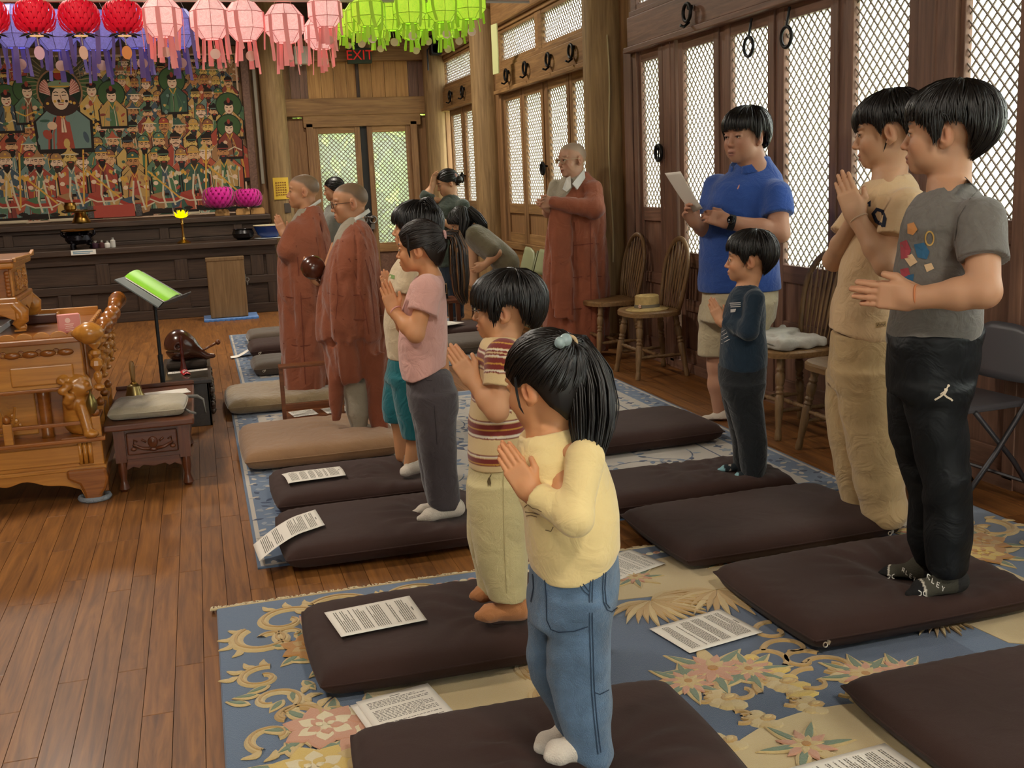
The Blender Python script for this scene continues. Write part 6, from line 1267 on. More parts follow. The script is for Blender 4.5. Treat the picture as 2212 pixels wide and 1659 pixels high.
def head_sdf(q, kid=0.0, fat=0.0, ear=True, nose=1.0):
    """q in head units (adult metres), origin at the ear canal"""
    q = q.copy(); low = q[:, 2] < 0; q[:, 2] = np.where(low, q[:, 2]*(1+.16*kid), q[:, 2]); q[:, 0] = np.where((q[:, 0] > .06), .06+(q[:, 0]-.06)*(1+.12*kid), q[:, 0])
    a = np.abs(q[:, 1]); m = np.c_[q[:, 0], a, q[:, 2]]
    d = el(q, (-.012, 0, .038), (.098, .077, .085)); d = smin(d, el(q, (.03, 0, .043), (.062, .066, .062)), .02)
    d = smin(d, el(q, (.034, 0, -.028), (.058, .060+.008*fat, .074)), .02); d = smin(d, el(q, (.028, 0, -.062), (.054, .052+.01*fat, .042)), .02)
    d = smin(d, el(q, (.07, 0, -.09), (.02, .02, .017)), .018); d = smin(d, el(m, (.058, .036, -.026), (.030, .026, .032)), .015); d = smin(d, el(q, (.075, 0, -.060), (.023, .028, .028)), .014)
    d = smin(d, el(m, (.080, .028, .032), (.014, .026, .009)), .012); d = smax(d, -el(m, (.104, .033, .009), (.019, .019, .0115)), .010)
    d = smin(d, el(m, (.0785, .032, .0095), (.0125, .0155, .0115)), .003); d = smin(d, el(m, (.0815, .033, .0155), (.0125, .0165, .0055)), .003)
    nb = (.088, 0, .014); d = smin(d, rc(q, nb, (.088+.019*nose, 0, -.024), .0075, .0095), .010); d = smin(d, el(q, (.087+.020*nose, 0, -.0275), (.0105, .0105, .0095)), .006); d = smin(d, el(m, (.095, .012, -.032), (.010, .0065, .007)), .005)
    d = smin(d, el(q, (.0965, 0, -.0575), (.0075, .021, .0055)), .004); d = smin(d, el(q, (.0945, 0, -.0695), (.0075, .018, .006)), .004); d = smax(d, -el(q, (.107, 0, -.0635), (.016, .022, .0014)), .002)
    if ear:
        R = rotm('Y', .22)@rotm('Z', .35); e = el(m, (-.010, .080, .0), (.021, .010, .034), R); e = smax(e, -el(m, (-.004, .0925, .003), (.0125, .0105, .022), R), .003); e = smin(e, el(m, (-.003, .076, -.029), (.011, .007, .011)), .006); e = smin(e, rc(m, (-.008, .085, .012), (-.012, .085, -.012), .0035), .003); d = smin(d, e, .005)
    return d
def head_col(q, skin, hair, lips='#b0685a', stubble=None, brow=.9, kid=0, flush=.5, line=None):
    q = q.copy(); q[:, 2] = np.where(q[:, 2] < 0, q[:, 2]*(1+.16*kid), q[:, 2]); m = np.c_[q[:, 0], np.abs(q[:, 1]), q[:, 2]]
    c = np.tile(np.array(srgb(skin)), (len(q), 1))
    def mixc(w_, col): return c*(1-w_[:, None])+np.array(srgb(col) if isinstance(col, str) else col)*w_[:, None]
    g = lambda cc, r: np.clip(1.25-np.linalg.norm((m-np.array(cc))/np.array(r), axis=1), 0, 1)
    red = np.array(srgb(skin))*np.array([1.0, .72, .66]); c = mixc(flush*.7*g((.07, .045, -.03), (.04, .03, .03)), red); c = mixc(.5*g((.11, 0, -.028), (.018, .02, .018)), red); c = mixc(.6*g((-.008, .085, 0), (.03, .02, .04)), red); c = mixc(.75*g((-.002, .083, .0), (.009, .012, .014)), np.array(srgb(skin))*np.array([.55, .36, .32]))
    if stubble:
        ln = .072-.35*np.clip(.06-q[:, 0], 0, .08)-.9*np.clip(-.005-q[:, 0], 0, .06); w_ = np.clip((q[:, 2]-ln)/.018, 0, 1)*np.where(np.abs(q[:, 1]) > .083, 0, 1); c = mixc(w_*.8, stubble)
    c = mixc(np.clip(2*g((.0975, .0, -.0575), (.013, .024, .0065)), 0, 1)*.8, lips); c = mixc(np.clip(2*g((.0955, .0, -.0700), (.013, .021, .007)), 0, 1)*.8, lips); c = mixc(np.clip(3*g((.1, 0, -.0635), (.014, .022, .0022)), 0, 1)*.8, '#4a2018')
    b_ = np.clip(2.5*g((.088, .034, .0345+0), (.02, .021, .0052)), 0, 1)*brow; c = mixc(b_, hair); e = np.clip(3*g((.089, .033, .0095), (.012, .0165, .0035)), 0, 1)*.93; c = mixc(e, '#1d1412'); e2 = np.clip(3*g((.0935, .030, .0075), (.008, .012, .0022)), 0, 1)*.0; c = mixc(e2, '#e6ddd4')
    c = mixc(.35*g((.088, .034, -.002), (.012, .016, .005)), red)
    return np.clip(c, 0, 1)
def make_head(F, ear, s, yaw=0, pitch=0, roll=0, dy=0.0, kid=0, fat=0, skin='#cf9c76', hair='#16120f', neck=None, nr=.05, stubble=None, h=.0034, nose=1.0, chest=None, flush=.5, lips='#b0685a', wr=0, brow=.9):
    """ear: pixel of the ear; s: scale to an adult head; neck: local point of the neck base"""
    R = headR(yaw, pitch, roll); O = F.L(ear[0], ear[1], dy); eo = R@(np.array([-.006, .08, 0])*s); O = O-np.array([eo[0], 0, eo[2]]); F.O, F.R, F.s = O, R, s
    nk = F.L(*neck, dy) if neck is not None and len(neck) == 2 else np.array(neck)
    top = O+R@(np.array([-.022, 0, -.045])*s); F.hub = nk-np.array([0, 0, .05])
    def f(p):
        q = (p-O)@R/s; d = head_sdf(q, kid, fat, nose=nose)*s
        if wr: d = d+wr*np.sin(q[:, 2]*210+8*wob(q, 3, (18, 18, 18)))*np.clip(q[:, 0]/.08, 0, 1)*np.clip((.05-q[:, 2])/.05, 0, 1)
        d = smin(d, rc(p, top, nk, nr*s*1.0, nr*s*1.08), .018*s)
        if chest is not None: d = smin(d, loft(p, chest), .03)
        return d
    lo = np.minimum(O-.135*s, nk-.07); hi = np.maximum(O+.145*s, nk+.07); lo[2] = min(nk[2]-.03, O[2]-.14*s)
    if chest is not None:
        ch = np.array(chest); lo = np.minimum(lo, [ (ch[:, 1]-ch[:, 2]).min()-.01, (ch[:, 3]-ch[:, 4]).min()-.01, ch[:, 0].min()]); hi = np.maximum(hi, [(ch[:, 1]+ch[:, 2]).max()+.01, (ch[:, 3]+ch[:, 4]).max()+.01, 0])
    V, Q = surf(f, lo, hi, h*s if s > .5 else h); V = relax(V, Q, 1, .35)
    F.addbody(V, Q, head_col((V-O)@R/s, skin, hair, lips, stubble, kid=kid, flush=flush, brow=brow)); F.skin = skin
    # eyes
    for sg in (-1, 1):
        c = O+R@(np.array([.0805, sg*.0315, .0088])*s); b = MB(); b.sphere((0, 0, 0), (.0108*s, .0118*s, .0104*s), nu=14, nv=9)
        b.mi = 1; b.lathe([(.0052*s, 0), (.004*s, .0012*s), (.001*s, .0014*s)], np.array([.0101*s, 0, -.001*s]), np.array([[0, 0, 1], [0, 1, 0], [-1, 0, 0]]), 10)
        o = b.build('eye', [mat('eye_white', '#d8cfc4', .25), mat('dark_iris', '#150d0a', .15)], F.t, True); o.matrix_local = Matrix.Translation(c)@Matrix(R.tolist()).to_4x4()
def hand_sdf(p, W, f, t, b, s, curl=(.0, .0, .0), spread=.10, thumb=0.0, thumb_out=1.0, fc=None):
    """wrist W, finger direction f, thumb side t, back-of-hand normal b"""
    q = (p-W)@np.stack([f, t, b], 1)/s; d = bx(q, (.05, .0, 0), (.047, .038, .0125), .0115); d = smin(d, el(q, (.035, .022, -.004), (.036, .018, .014)), .012); d = smin(d, rc(q, (-.02, 0, 0), (.02, 0, 0), .025, .024), .022)
    for k, (y, L, r) in enumerate(((.0262, .070, .0090), (.0088, .078, .0094), (-.0088, .073, .0090), (-.0255, .057, .0080))):
        a = spread*(1.4-k)/1.5; P = np.array([.088-.006*abs(k-1.2), y, 0.0]); ang = 0; seg = (.48, .30, .26); fi = None; c3 = curl if fc is None else fc[k]
        for j in range(3):
            ang -= c3[j]; dr = np.array([math.cos(ang)*math.cos(a), math.cos(ang)*math.sin(a), math.sin(ang)]); E = P+dr*L*seg[j]; g = rc(q, P, E, r*(1-.09*j), r*(1-.09*(j+1))); fi = g if fi is None else smin(fi, g, .003); P = E
        d = smin(d, fi, .0025)
    T0, T1, T2 = np.array([.018, .026, -.006]), np.array([.052, .046*thumb_out+.002, -.010-.012*thumb]), np.array([.085, .050*thumb_out+.004, -.012-.03*thumb])
    d = smin(d, smin(rc(q, T0, T1, .0135, .0115), rc(q, T1, T2, .0112, .0085), .004), .008); return d*s
def unit(v): v = np.array(v, float); return v/np.linalg.norm(v)
def make_arm(F, S, E, W, hand, r=(.045, .036, .025), hs=1.0, h=.003, skin=None, start=.35):
    """bare arm with hand; hand = dict(f, t, b, ...)"""
    k = dict(hand); f_, t_, b_ = unit(k.pop('f')), np.array(k.pop('t'), float), np.array(k.pop('b'), float); t_ = unit(t_-f_*(t_@f_)); b_ = unit(b_-f_*(b_@f_)-t_*(b_@t_))
    S, E, W = [np.array(q, float) for q in (S, E, W)]
    F.seg.append((S, E, r[1]*.8)); F.seg.append((E, E+(W-E)*max(0, min(.9, start-.9)), r[2]*.8))
    def fn(p):
        d = smin(rc(p, S, E, r[0], r[1]), rc(p, E, E+(W-E)*.35, r[1], r[1]*1.02), .02); d = smin(d, rc(p, E+(W-E)*.35, W, r[1]*1.0, r[2]), .02); return smin(d, hand_sdf(p, W, f_, t_, b_, hs, **k), .015*hs)
    tip = W+f_*.19*hs; pts = np.array([S+(E-S)*start, E, W, tip] if start < 1 else [E+(W-E)*(start-1), W, tip]); lo, hi = pts.min(0)-.012-.045*hs, pts.max(0)+.012+.045*hs
    lo[:2] = np.minimum(lo[:2], pts[:-2].min(0)[:2]-max(r)-.004); hi[:2] = np.maximum(hi[:2], pts[:-2].max(0)[:2]+max(r)+.004)
    V, Q = surf(fn, lo, hi, h); V = relax(V, Q, 1, .3); c = np.tile(np.array(srgb(skin or F.skin)), (len(V), 1)); q = (V-W)@np.stack([f_, t_, b_], 1)/hs
    w_ = np.clip((q[:, 0]-.06)/.09, 0, 1)[:, None]*.35; c = c*(1-w_)+c*np.array([1.0, .78, .72])*w_; F.addbody(V, Q, c)
def pray(F, wrist, tip, sN=None, eN=None, sF=None, eF=None, hs=.68, gap=.0145, dy=0.0, r=(.035, .029, .021), spread=-.02, h=None, start=.35):
    """palms together: near (left) and far (right) hands"""
    h = h or max(.0022, .0034*hs); W0, T0 = F.L(*wrist, dy), F.L(*tip, dy); f = unit(T0-W0); t = np.array([-f[2], 0, f[0]]); t = t if t[0] < 0 else -t
    for sg, S, E in ((1, sN, eN), (-1, sF, eF)):
        if S is None: continue
        W = W0+np.array([0, sg*(gap*hs+dy*0), 0])+np.array([0, sg*.012*hs, 0]); fd = unit(f+np.array([0, -sg*.06, 0]))
        make_arm(F, S, E, W, dict(f=fd, t=t, b=(0, sg, 0), spread=spread, curl=(.0, .04, .05), thumb=-.1, thumb_out=1.05), r, hs, h, start=start)
def shirt(F, name, m, torso, sleeves, hem=None, neckcut=None, folds=.004, seed=0, h=.006, k=.03, pw=2.2, col=None, fdir=(14, 14, 26), extra=None, parent=None, ret=False):
    """torso rows + sleeves [(S, E, W, rS, rE, rW, frac)] ; frac: how far down the arm the sleeve reaches (0..2)"""
    def fn(p):
        d = loft(p, torso, pw)
        for S, E, W, rS, rE, rW, fr in sleeves:
            S, E, W = [np.array(q, float) for q in (S, E, W)]
            if fr <= 1:
                e = S+(E-S)*fr; u = unit(E-S); g = rc(p, S, S+(E-S)*(fr+.3), rS, rS+(rE-rS)*(fr+.3)); g = np.maximum(g, (p-e)@u); d2 = smin(d, g, k)
            else:
                f2 = fr-1; e = E+(W-E)*f2; u = unit(W-E); g1 = rc(p, S, E, rS, rE); g2 = np.maximum(rc(p, E, E+(W-E)*min(1.2, f2+.25), rE, rE+(rW-rE)*f2), (p-e)@u); g = smin(g1, g2, .02); d2 = smin(d, g, k)
            d = d2
        if extra is not None: d = extra(p, d)
        if folds: w_ = wob(p, seed+9, (8, 8, 8)); d = d+folds*.7*wob(p, seed, fdir, 5)+folds*.6*np.sin(p@np.array([26, 12, 40.])+4*w_)*np.clip(w_+.2, 0, 1)
        if neckcut is not None: c, r_ = neckcut; d = smax(d, -el(p, c, r_), .006)
        if hem is not None: d = np.maximum(d, (hem-p[:, 2]) if not callable(hem) else hem(p))
        return d
    T = np.array(torso); lo = np.array([(T[:, 1]-T[:, 2]).min(), (T[:, 3]-T[:, 4]).min(), T[:, 0].min()]); hi = np.array([(T[:, 1]+T[:, 2]).max(), (T[:, 3]+T[:, 4]).max(), T[:, 0].max()])
    for S, E, W, rS, rE, rW, fr in sleeves:
        for q in ((S, E) if fr <= 1 else (S, E, W)): lo = np.minimum(lo, np.array(q)-max(rS, rE)); hi = np.maximum(hi, np.array(q)+max(rS, rE))
    V, Q = surf(fn, lo-.025, hi+.025, h, 1.3); V = relax(V, Q, 1, .3); o = link(name, npmesh(name, V, Q, m, None if col is None else col(V)), parent or F.t); o['_'] = 0; del o['_']
    return (o, fn) if ret else o
def trousers(F, name, m, hips, legs, folds=.004, seed=0, h=.007, k=.04, col=None, ret=False, top=None):
    def fn(p):
        d = loft(p, hips, 2.2)
        for l in legs: d = smin(d, loft(p, l, 2.1), k)
        w_ = wob(p, seed+4, (9, 9, 9)); d = d+folds*.55*wob(p, seed, (16, 16, 22), 5)+folds*.45*np.sin(p@np.array([24, 10, 34.])+4*w_)*np.clip(w_+.3, 0, 1); 
        return d if top is None else np.maximum(d, p[:, 2]-top)
    A = np.concatenate([np.array(hips)]+[np.array(l) for l in legs]); lo = np.array([(A[:, 1]-A[:, 2]).min(), (A[:, 3]-A[:, 4]).min(), A[:, 0].min()])-.025; hi = np.array([(A[:, 1]+A[:, 2]).max(), (A[:, 3]+A[:, 4]).max(), A[:, 0].max()])+.025
    V, Q = surf(fn, lo, hi, h, 1.3); V = relax(V, Q, 1, .3); o = link(name, npmesh(name, V, Q, m, None if col is None else col(V)), F.t); return (o, fn) if ret else o
def foot_sdf(p, heel, toe, ank, s=1.0, zg=None):
    heel, toe, ank = [np.array(q, float) for q in (heel, toe, ank)]; u = unit(toe-heel); L = np.linalg.norm(toe-heel); zg = heel[2] if zg is None else zg; sd = np.array([-u[1], u[0], 0]); ball = heel+u*L*.70
    d = smin(rc(p, heel+u*.10*L+(0, 0, .032*s), ball+(0, 0, .02*s), .034*s, .026*s), rc(p, ball+sd*.016*s+(0, 0, .018*s), toe-u*.016*s+sd*.01*s+(0, 0, .012*s), .022*s, .013*s), .02*s); d = smin(d, rc(p, ball-sd*.018*s+(0, 0, .016*s), toe-u*.04*s-sd*.02*s+(0, 0, .01*s), .020*s, .011*s), .02*s)
    d = smin(d, rc(p, heel+u*.22*L+(0, 0, .05*s), ank, .034*s, .031*s), .025*s); return smax(d, (zg-p[:, 2]), .006)
def sock(F, heel, toe, ank, m, s=1.0, name='sock', h=.0045, col=None, zg=None, ribs=0):
    def fn(p):
        d = foot_sdf(p, heel, toe, ank, s, zg)
        return d+(.0012*np.sin(p[:, 1]*900) if ribs else 0)
    P = np.array([heel, toe, ank]); lo, hi = P.min(0)-.06*s, P.max(0)+.05*s; V, Q = surf(fn, lo, hi, h); V = relax(V, Q, 1, .3)
    return link(name, npmesh(name, V, Q, m, None if col is None else col(V)), F.t)
# ---- hair
def hair_pt(phi, z, R3, zc, out=0.0, nape=.0):
    """surface point for azimuth phi (0 = front) at height z"""
    a, b, c = R3; k = math.sqrt(max(0, 1-((z-zc)/c)**2)) if z > zc else 1-nape*((zc-z)/.1)**2*(math.cos(phi) < 0)
    x, y = a*k*math.cos(phi), b*k*math.sin(phi); n = np.array([x/a/a, y/b/b, max(0, (z-zc))/c/c]); n /= np.linalg.norm(n)+1e-9; return np.array([x, y, z])+n*out
def hair(F, style, table, m=HBLACK, R3=(.112, .091, .1), cen=(-.012, 0, .035), whorl=(-.035, 0), n=420, lift=.006, seed=0, jag=.008, len_=1.0, lw=.0034, parts=True, nape=.1, name='hair', zc=0.0, flip=0.0):
    """cap plus combed locks in head units; table: azimuth(deg) -> height of the hair's lower edge"""
    O, R, s = F.O, F.R, F.s; r = np.random.RandomState(seed); tb = np.array(table, float); cen = np.array(cen)
    zend = lambda ph: np.interp(abs((math.degrees(ph)+180) % 360-180), tb[:, 0], tb[:, 1]); ztop = R3[2]*.9995
    def path(ph, t, out, ph0=None): 
        ze = zend(ph)-cen[2]; th_e = math.acos(max(-1, min(1, ze/R3[2]))) if ze > 0 else None
        tot = (R3[2]*th_e) if th_e else R3[2]*math.pi/2+(-ze); q = t*tot
        z = R3[2]*math.cos(q/R3[2]) if q < R3[2]*math.pi/2 else -(q-R3[2]*math.pi/2)
        p = hair_pt(ph, min(z, ztop), R3, 0, out, nape); w_ = max(0, 1-t*1.6); p[0] += whorl[0]*w_*.6; return p+cen
    b = MB(); nu, nv = 56, 16; P = []
    jg = r.normal(size=nu)*jag
    for i in range(nv):
        for j in range(nu):
            ph = 2*math.pi*j/nu; t = i/(nv-1); P.append(path(ph, t*(1+(jg[j] if i == nv-1 else 0)), .0015*math.sin(ph*23+i*.4)+.001))
    P = np.array(P); I = P.copy().reshape(nv, nu, 3); inner = (I-cen)*.9+cen; V = np.concatenate([P, inner.reshape(-1, 3)])
    W = lambda v: (np.asarray(v)*s)@R.T+O; N0 = nv*nu
    f = [(i*nu+j, (i+1)*nu+j, (i+1)*nu+(j+1) % nu, i*nu+(j+1) % nu) for i in range(nv-1) for j in range(nu)]+[((nv-1)*nu+j, N0+(nv-1)*nu+j, N0+(nv-1)*nu+(j+1) % nu, (nv-1)*nu+(j+1) % nu) for j in range(nu)]
    b.add(W(V), f)
    if style in ('bowl', 'short'):
        for k in range(n):
            ph = r.rand()*2*math.pi; t0 = r.rand()**.7*.55; t1 = 1.0+r.normal()*.03+(.02 if style == 'bowl' else .0); sw = r.normal()*.12; lf = lift*r.rand(); fl = flip*r.rand()
            pts = [path(ph+sw*(t-t0)*(1 if style == 'bowl' else 2.0), min(t, 1.06), .0015+lf*math.sin(math.pi*min(1, (t-t0)/(t1-t0)*.9))+fl*max(0, t-.8)*.2) for t in np.linspace(t0, t1, 8)]
            b.tube(W(pts), np.array([.5, .9, 1, 1, .95, .85, .6, .12])*lw*s*(.7+.6*r.rand()), 4, sx=1.7, caps=False)
    o = b.build(name, m, F.t, True); F.hairpath = path; F.W = W; return o
def combed(F, table, tie, m=HBLACK, R3=(.108, .087, .097), cen=(-.012, 0, .035), n=360, seed=0, lw=.0028, zmin=None):
    """hair drawn back to a tie: cap plus strands from the hairline to the tie (head units)"""
    hair(F, 'none', table, m, R3, cen, seed=seed, jag=.004, nape=.25, whorl=(0, 0)); r = np.random.RandomState(seed+1); b = MB(); tie = np.array(tie); cen = np.array(cen); dt = unit((tie-cen)/np.array(R3))
    for k in range(n):
        ph = r.rand()*2*math.pi; p0 = F.hairpath(ph, .985-.5*r.rand()**2.2, 0.002); d0 = unit((p0-cen)/np.array(R3)); om = math.acos(max(-.999, min(.999, d0@dt))); pts = []
        for t in np.linspace(0, .97, 9):
            d = (math.sin((1-t)*om)*d0+math.sin(t*om)*dt)/max(math.sin(om), 1e-3); zl = d*np.array(R3)+cen
            e = .002+.0025*math.sin(math.pi*t)*r.rand()+ (np.linalg.norm((tie-cen))/np.linalg.norm(dt*np.array(R3))-1)*.09*t**6
            pts.append(zl+unit(zl-cen)*e)
        b.tube(F.W(pts), np.array([.25, .7, .9, 1, 1, 1, .95, .9, .8])*lw*F.s*(.7+.5*r.rand()), 4, sx=1.5, caps=False)
    return b.build('combed_hair', m, F.t, True)
def tail(F, path, rad, m=HBLACK, n=150, seed=0, lw=.0022, spread=1.0, name='ponytail', tips=.5, m2=None, wavy=.0):
    """bundle of hair along a local path with radii"""
    P = np.array(path, float); rad = np.array(rad, float); r = np.random.RandomState(seed); tt = np.linspace(0, 1, len(P)); T = np.gradient(P, axis=0); b = MB()
    Bs = [basis(T[i], (0, 1, 0)) for i in range(len(P))]; mats = [m] if m2 is None else [m, m2]
    for k in range(n):
        a = r.rand()*6.283; q = math.sqrt(r.rand()); t1 = 1-.28*r.rand()**2*tips*2; ts = np.linspace(0, t1, 12); dr = r.normal()*.25; ph = r.rand()*6; pts = []
        for t in ts:
            c = np.array([np.interp(t, tt, P[:, i]) for i in range(3)]); R_ = np.interp(t, tt, rad); i = min(len(P)-1, int(t*(len(P)-1)+.5)); aa = a+dr*t; pts.append(c+(Bs[i][:, 1]*math.cos(aa)+Bs[i][:, 2]*math.sin(aa))*R_*q*(1+.25*dr*t)+Bs[i][:, 1]*wavy*math.sin(t*9+ph*.3))
        b.mi = 1 if (m2 is not None and (r.rand() < .5)) else 0
        b.tube(pts, np.array([.8, 1, 1, 1, 1, 1, .95, .9, .8, .65, .4, .1])*lw*(.7+.7*r.rand()), 4, sx=1.4, caps=False)
    return b.build(name, mats, F.t, True)
def glasses(F, m=None, wid=.026, col='#3a2a22', lens=True):
    m = m or mat('spectacle_frame_'+col[1:], col, .3, .5); W = lambda v: (np.asarray(v)*F.s)@F.R.T+F.O; t = empty('spectacles', parent=F.t)
    for sg in (-1, 1):
        a = np.linspace(0, 2*math.pi, 25); pts = [(.1085-.006*abs(math.cos(q))*(1 if math.cos(q)*sg > 0 else .0), sg*.034+wid*math.cos(q)*.9, .006+.0195*math.sin(q)) for q in a]; part('rim', m, t, lambda b: b.tube(W(pts), .0015*F.s*1.2, 6), smooth=True)
        part('temple', m, t, lambda b: b.tube(W([(.104, sg*.0575, .012), (.06, sg*.074, .012), (.0, sg*.085, .012), (-.018, sg*.084, -.002)]), .0016*F.s*1.2, 6), smooth=True)
        if lens: part('lens', mat('spectacle_lens', '#ffffff', .02, trans=1.0, spec=.5), t, lambda b: b.add([W(q) for q in pts[:-1]], [tuple(range(24))]))
    part('bridge', m, t, lambda b: b.tube(W([(.109, -.011, .01), (.1125, 0, .013), (.109, .011, .01)]), .0014*F.s*1.2, 6), smooth=True)
def on_surf(F, fn, px, py, off=.0015):
    """points of a garment's surface seen at pixels: march along the lines of sight"""
    D_ = np.array([ray(x, y) for x, y in zip(px, py)]); dl = np.stack([D_@F.ex, D_@F.ey, D_[:, 2]], 1); o = CPOS-F.A; ol = np.array([o@F.ex, o@F.ey, o[2]]); t0 = np.linalg.norm(o)-.5; t = np.full(len(px), t0)
    for i in range(70):
        v = fn(ol+dl*t[:, None]); t = np.where(v > .0005, t+np.clip(v*.6, .0006, .03), t)
    bad = v > .004; t = np.where(bad, np.median(t[~bad]) if (~bad).any() else t0+.4, t); return ol+dl*(t-off)[:, None]
def decal(F, name, fn, polys, m, parent=None, off=.002, sub=3):
    """flat print: pixel polygons laid onto a garment surface"""
    b = MB(); allp = []; idx = []
    for P in polys:
        P = np.array(P, float); D2 = [P.mean(0)]
        for i in range(len(P)):
            for k in range(sub): D2.append(P[i]+(P[(i+1) % len(P)]-P[i])*k/sub)
        idx.append((len(allp), len(D2)-1)); allp += D2
    A = np.array(allp); V = on_surf(F, fn, A[:, 0], A[:, 1], off)
    for s0, n in idx: b.add(V[s0:s0+n+1], [(0, 1+k, 1+(k+1) % n) for k in range(n)])
    return b.build(name, m, parent or F.t, kind='stuff' if len(polys) > 3 else None)
def stroke_px(pts, w_):
    P = np.array(pts, float); T = np.gradient(P, axis=0); T /= np.linalg.norm(T, axis=1)[:, None]+1e-9; N = np.c_[-T[:, 1], T[:, 0]]*w_/2
    return [[P[i]+N[i], P[i+1]+N[i+1], P[i+1]-N[i+1], P[i]-N[i]] for i in range(len(P)-1)]
# ------------------------------------------------------------------ the children of the near row
def cloth(name, col, **k): return clothm(name, col, **{**dict(rough=.9, var=.05, vs=7, bump=.2, bs=500, sheen=.25, wr=.35, wrs=16), **k})
DENIM = cloth('blue_denim', '#587089', var=.28, vs=16, bump=.5, bs=420, wr=.3)
WSOCK = cloth('white_cotton_knit', '#d9cdbd', bump=.5, bs=300, wr=.1)
def girl_yellow():
    F = Fig(.705, 2.15, 'girl in pale yellow top and jeans with long black ponytail, palms together'); L = F.L; Y = .13
    YEL = cloth('pale_yellow_jersey', '#e6cd92', var=.04, bump=.08, wr=.28, wrs=18)
    tor = F.rows([(1232, 1160, 1298, .118), (1215, 1146, 1325, .122), (1177, 1137, 1340, .125), (1108, 1131, 1335, .122), (1060, 1126, 1326, .12), (1010, 1118, 1312, .118), (970, 1116, 1290, .112), (940, 1122, 1266, .095), (915, 1140, 1232, .06), (900, 1152, 1218, .045)])
    S1, E1, W1 = L(1262, 992, .118), L(1243, 1118, .185), L(1152, 1064, .12); S2, E2, W2 = L(1250, 992, -.105), L(1200, 1105, -.12), L(1146, 1066, .06)
    hem = lambda p: (L(1226, 1238)[2]+.12*np.clip(np.abs(p[:, 0]-L(1235, 1238)[0])-.05, 0, .2))-p[:, 2]
    o, fn = shirt(F, 'yellow_top', YEL, tor, [(S1, E1, W1, .043, .036, .028, 1.9), (S2, E2, W2, .043, .036, .028, 1.9)], hem, (L(1170, 903), (.068, .07, .05)), .0035, 3, .005, k=.014, ret=True)
    ink = mat('fine_brown_print', '#8a7350', .8); decal(F, 'printed_sketch', fn, stroke_px([(1132, 1096), (1140, 1090), (1150, 1098), (1160, 1100), (1170, 1106)], 2)+stroke_px([(1134, 1106), (1150, 1108), (1166, 1112)], 2)+stroke_px([(1178, 1145), (1190, 1148), (1195, 1138)], 2.2)+stroke_px([(1136, 1115), (1146, 1113), (1160, 1117)], 2), ink)
    hips = F.rows([(1330, 1142, 1316, .10), (1290, 1141, 1332, .108), (1250, 1142, 1340, .112), (1211, 1145, 1338, .11), (1190, 1150, 1334, .105)])
    near = F.rows([(1644, 1268, 1318, .05), (1625, 1232, 1328, .056), (1600, 1222, 1324, .056), (1560, 1210, 1320, .056), (1512, 1195, 1323, .058), (1457, 1179, 1320, .062), (1383, 1180, 1323, .066), (1330, 1182, 1318, .068), (1280, 1176, 1334, .07)], .058)
    far = F.rows([(1590, 1204, 1262, .044), (1560, 1196, 1272, .048), (1527, 1184, 1280, .052), (1466, 1148, 1280, .055), (1411, 1137, 1285, .06), (1303, 1140, 1300, .066), (1260, 1142, 1310, .068)], -.06)
    o, jf = trousers(F, 'jeans', DENIM, hips, [near, far], .0035, 5, .006, .02, ret=True)
    st = mat('dark_denim_stitch', '#27384c', .8); seams = [[(1276, 1246), (1273, 1300), (1274, 1360), (1276, 1430), (1278, 1490), (1284, 1560), (1292, 1630)], [(1281, 1246), (1279, 1300), (1280, 1360), (1282, 1430), (1284, 1490), (1290, 1560), (1298, 1626)], [(1176, 1246), (1180, 1290), (1181, 1340), (1190, 1360), (1206, 1366), (1240, 1364), (1270, 1354)], [(1246, 1246), (1252, 1264), (1262, 1278), (1272, 1286)], [(1252, 1246), (1260, 1262), (1272, 1278)], [(1304, 1236), (1302, 1270), (1304, 1300), (1312, 1318), (1322, 1322), (1334, 1312)], [(1309, 1236), (1307, 1272), (1310, 1304), (1318, 1314)], [(1284, 1496), (1296, 1500), (1316, 1490)], [(1150, 1240), (1152, 1270), (1146, 1300)]]
    decal(F, 'stitched_seams', jf, sum([stroke_px(s_, 2.4) for s_ in seams], []), st, sub=2)
    zg = .092
    sock(F, L(1284, 1640, .06), L(1170, 1640, .10), L(1262, 1600, .06), WSOCK, .92, zg=zg); sock(F, L(1255, 1612, -.06), L(1149, 1622, -.03), L(1236, 1580, -.06), WSOCK, .9, zg=zg)
    make_head(F, (1143, 836), .89, yaw=-.62, pitch=.16, roll=.04, kid=1, skin='#cf9468', neck=(1186, 918), nr=.045, chest=F.rows([(985, 1140, 1250, .06), (940, 1140, 1240, .07), (918, 1150, 1225, .05)]))
    tab = [(0, .085), (30, .075), (55, .035), (75, .012), (88, .026), (100, .01), (114, -.035), (140, -.075), (180, -.085)]
    tie = (-.085, 0, .098); combed(F, tab, tie, HBLACK, (.114, .091, .104), n=420, seed=2)
    W = F.W; t0 = W(np.array(tie)*1.02); pa = [t0, L(1246, 740, .0), L(1268, 790, .03), L(1278, 850, .05), L(1278, 915, .08), L(1274, 970, .10), L(1270, 1022, .11)]
    tail(F, pa, [.012, .024, .038, .047, .046, .034, .012], n=300, seed=4, lw=.0026, tips=.5); tail(F, [t0, L(1262, 742), L(1300, 800, .0), L(1312, 880, 0), L(1306, 950, .02)], [.01, .012, .022, .028, .018], n=50, seed=7, lw=.0014, name='loose_hair')
    tail(F, [L(1112, 815, .06), L(1116, 850, .07), L(1122, 880, .072), L(1134, 900, .07)], [.003, .004, .004, .002], n=8, seed=9, lw=.0008, name='loose_hair')
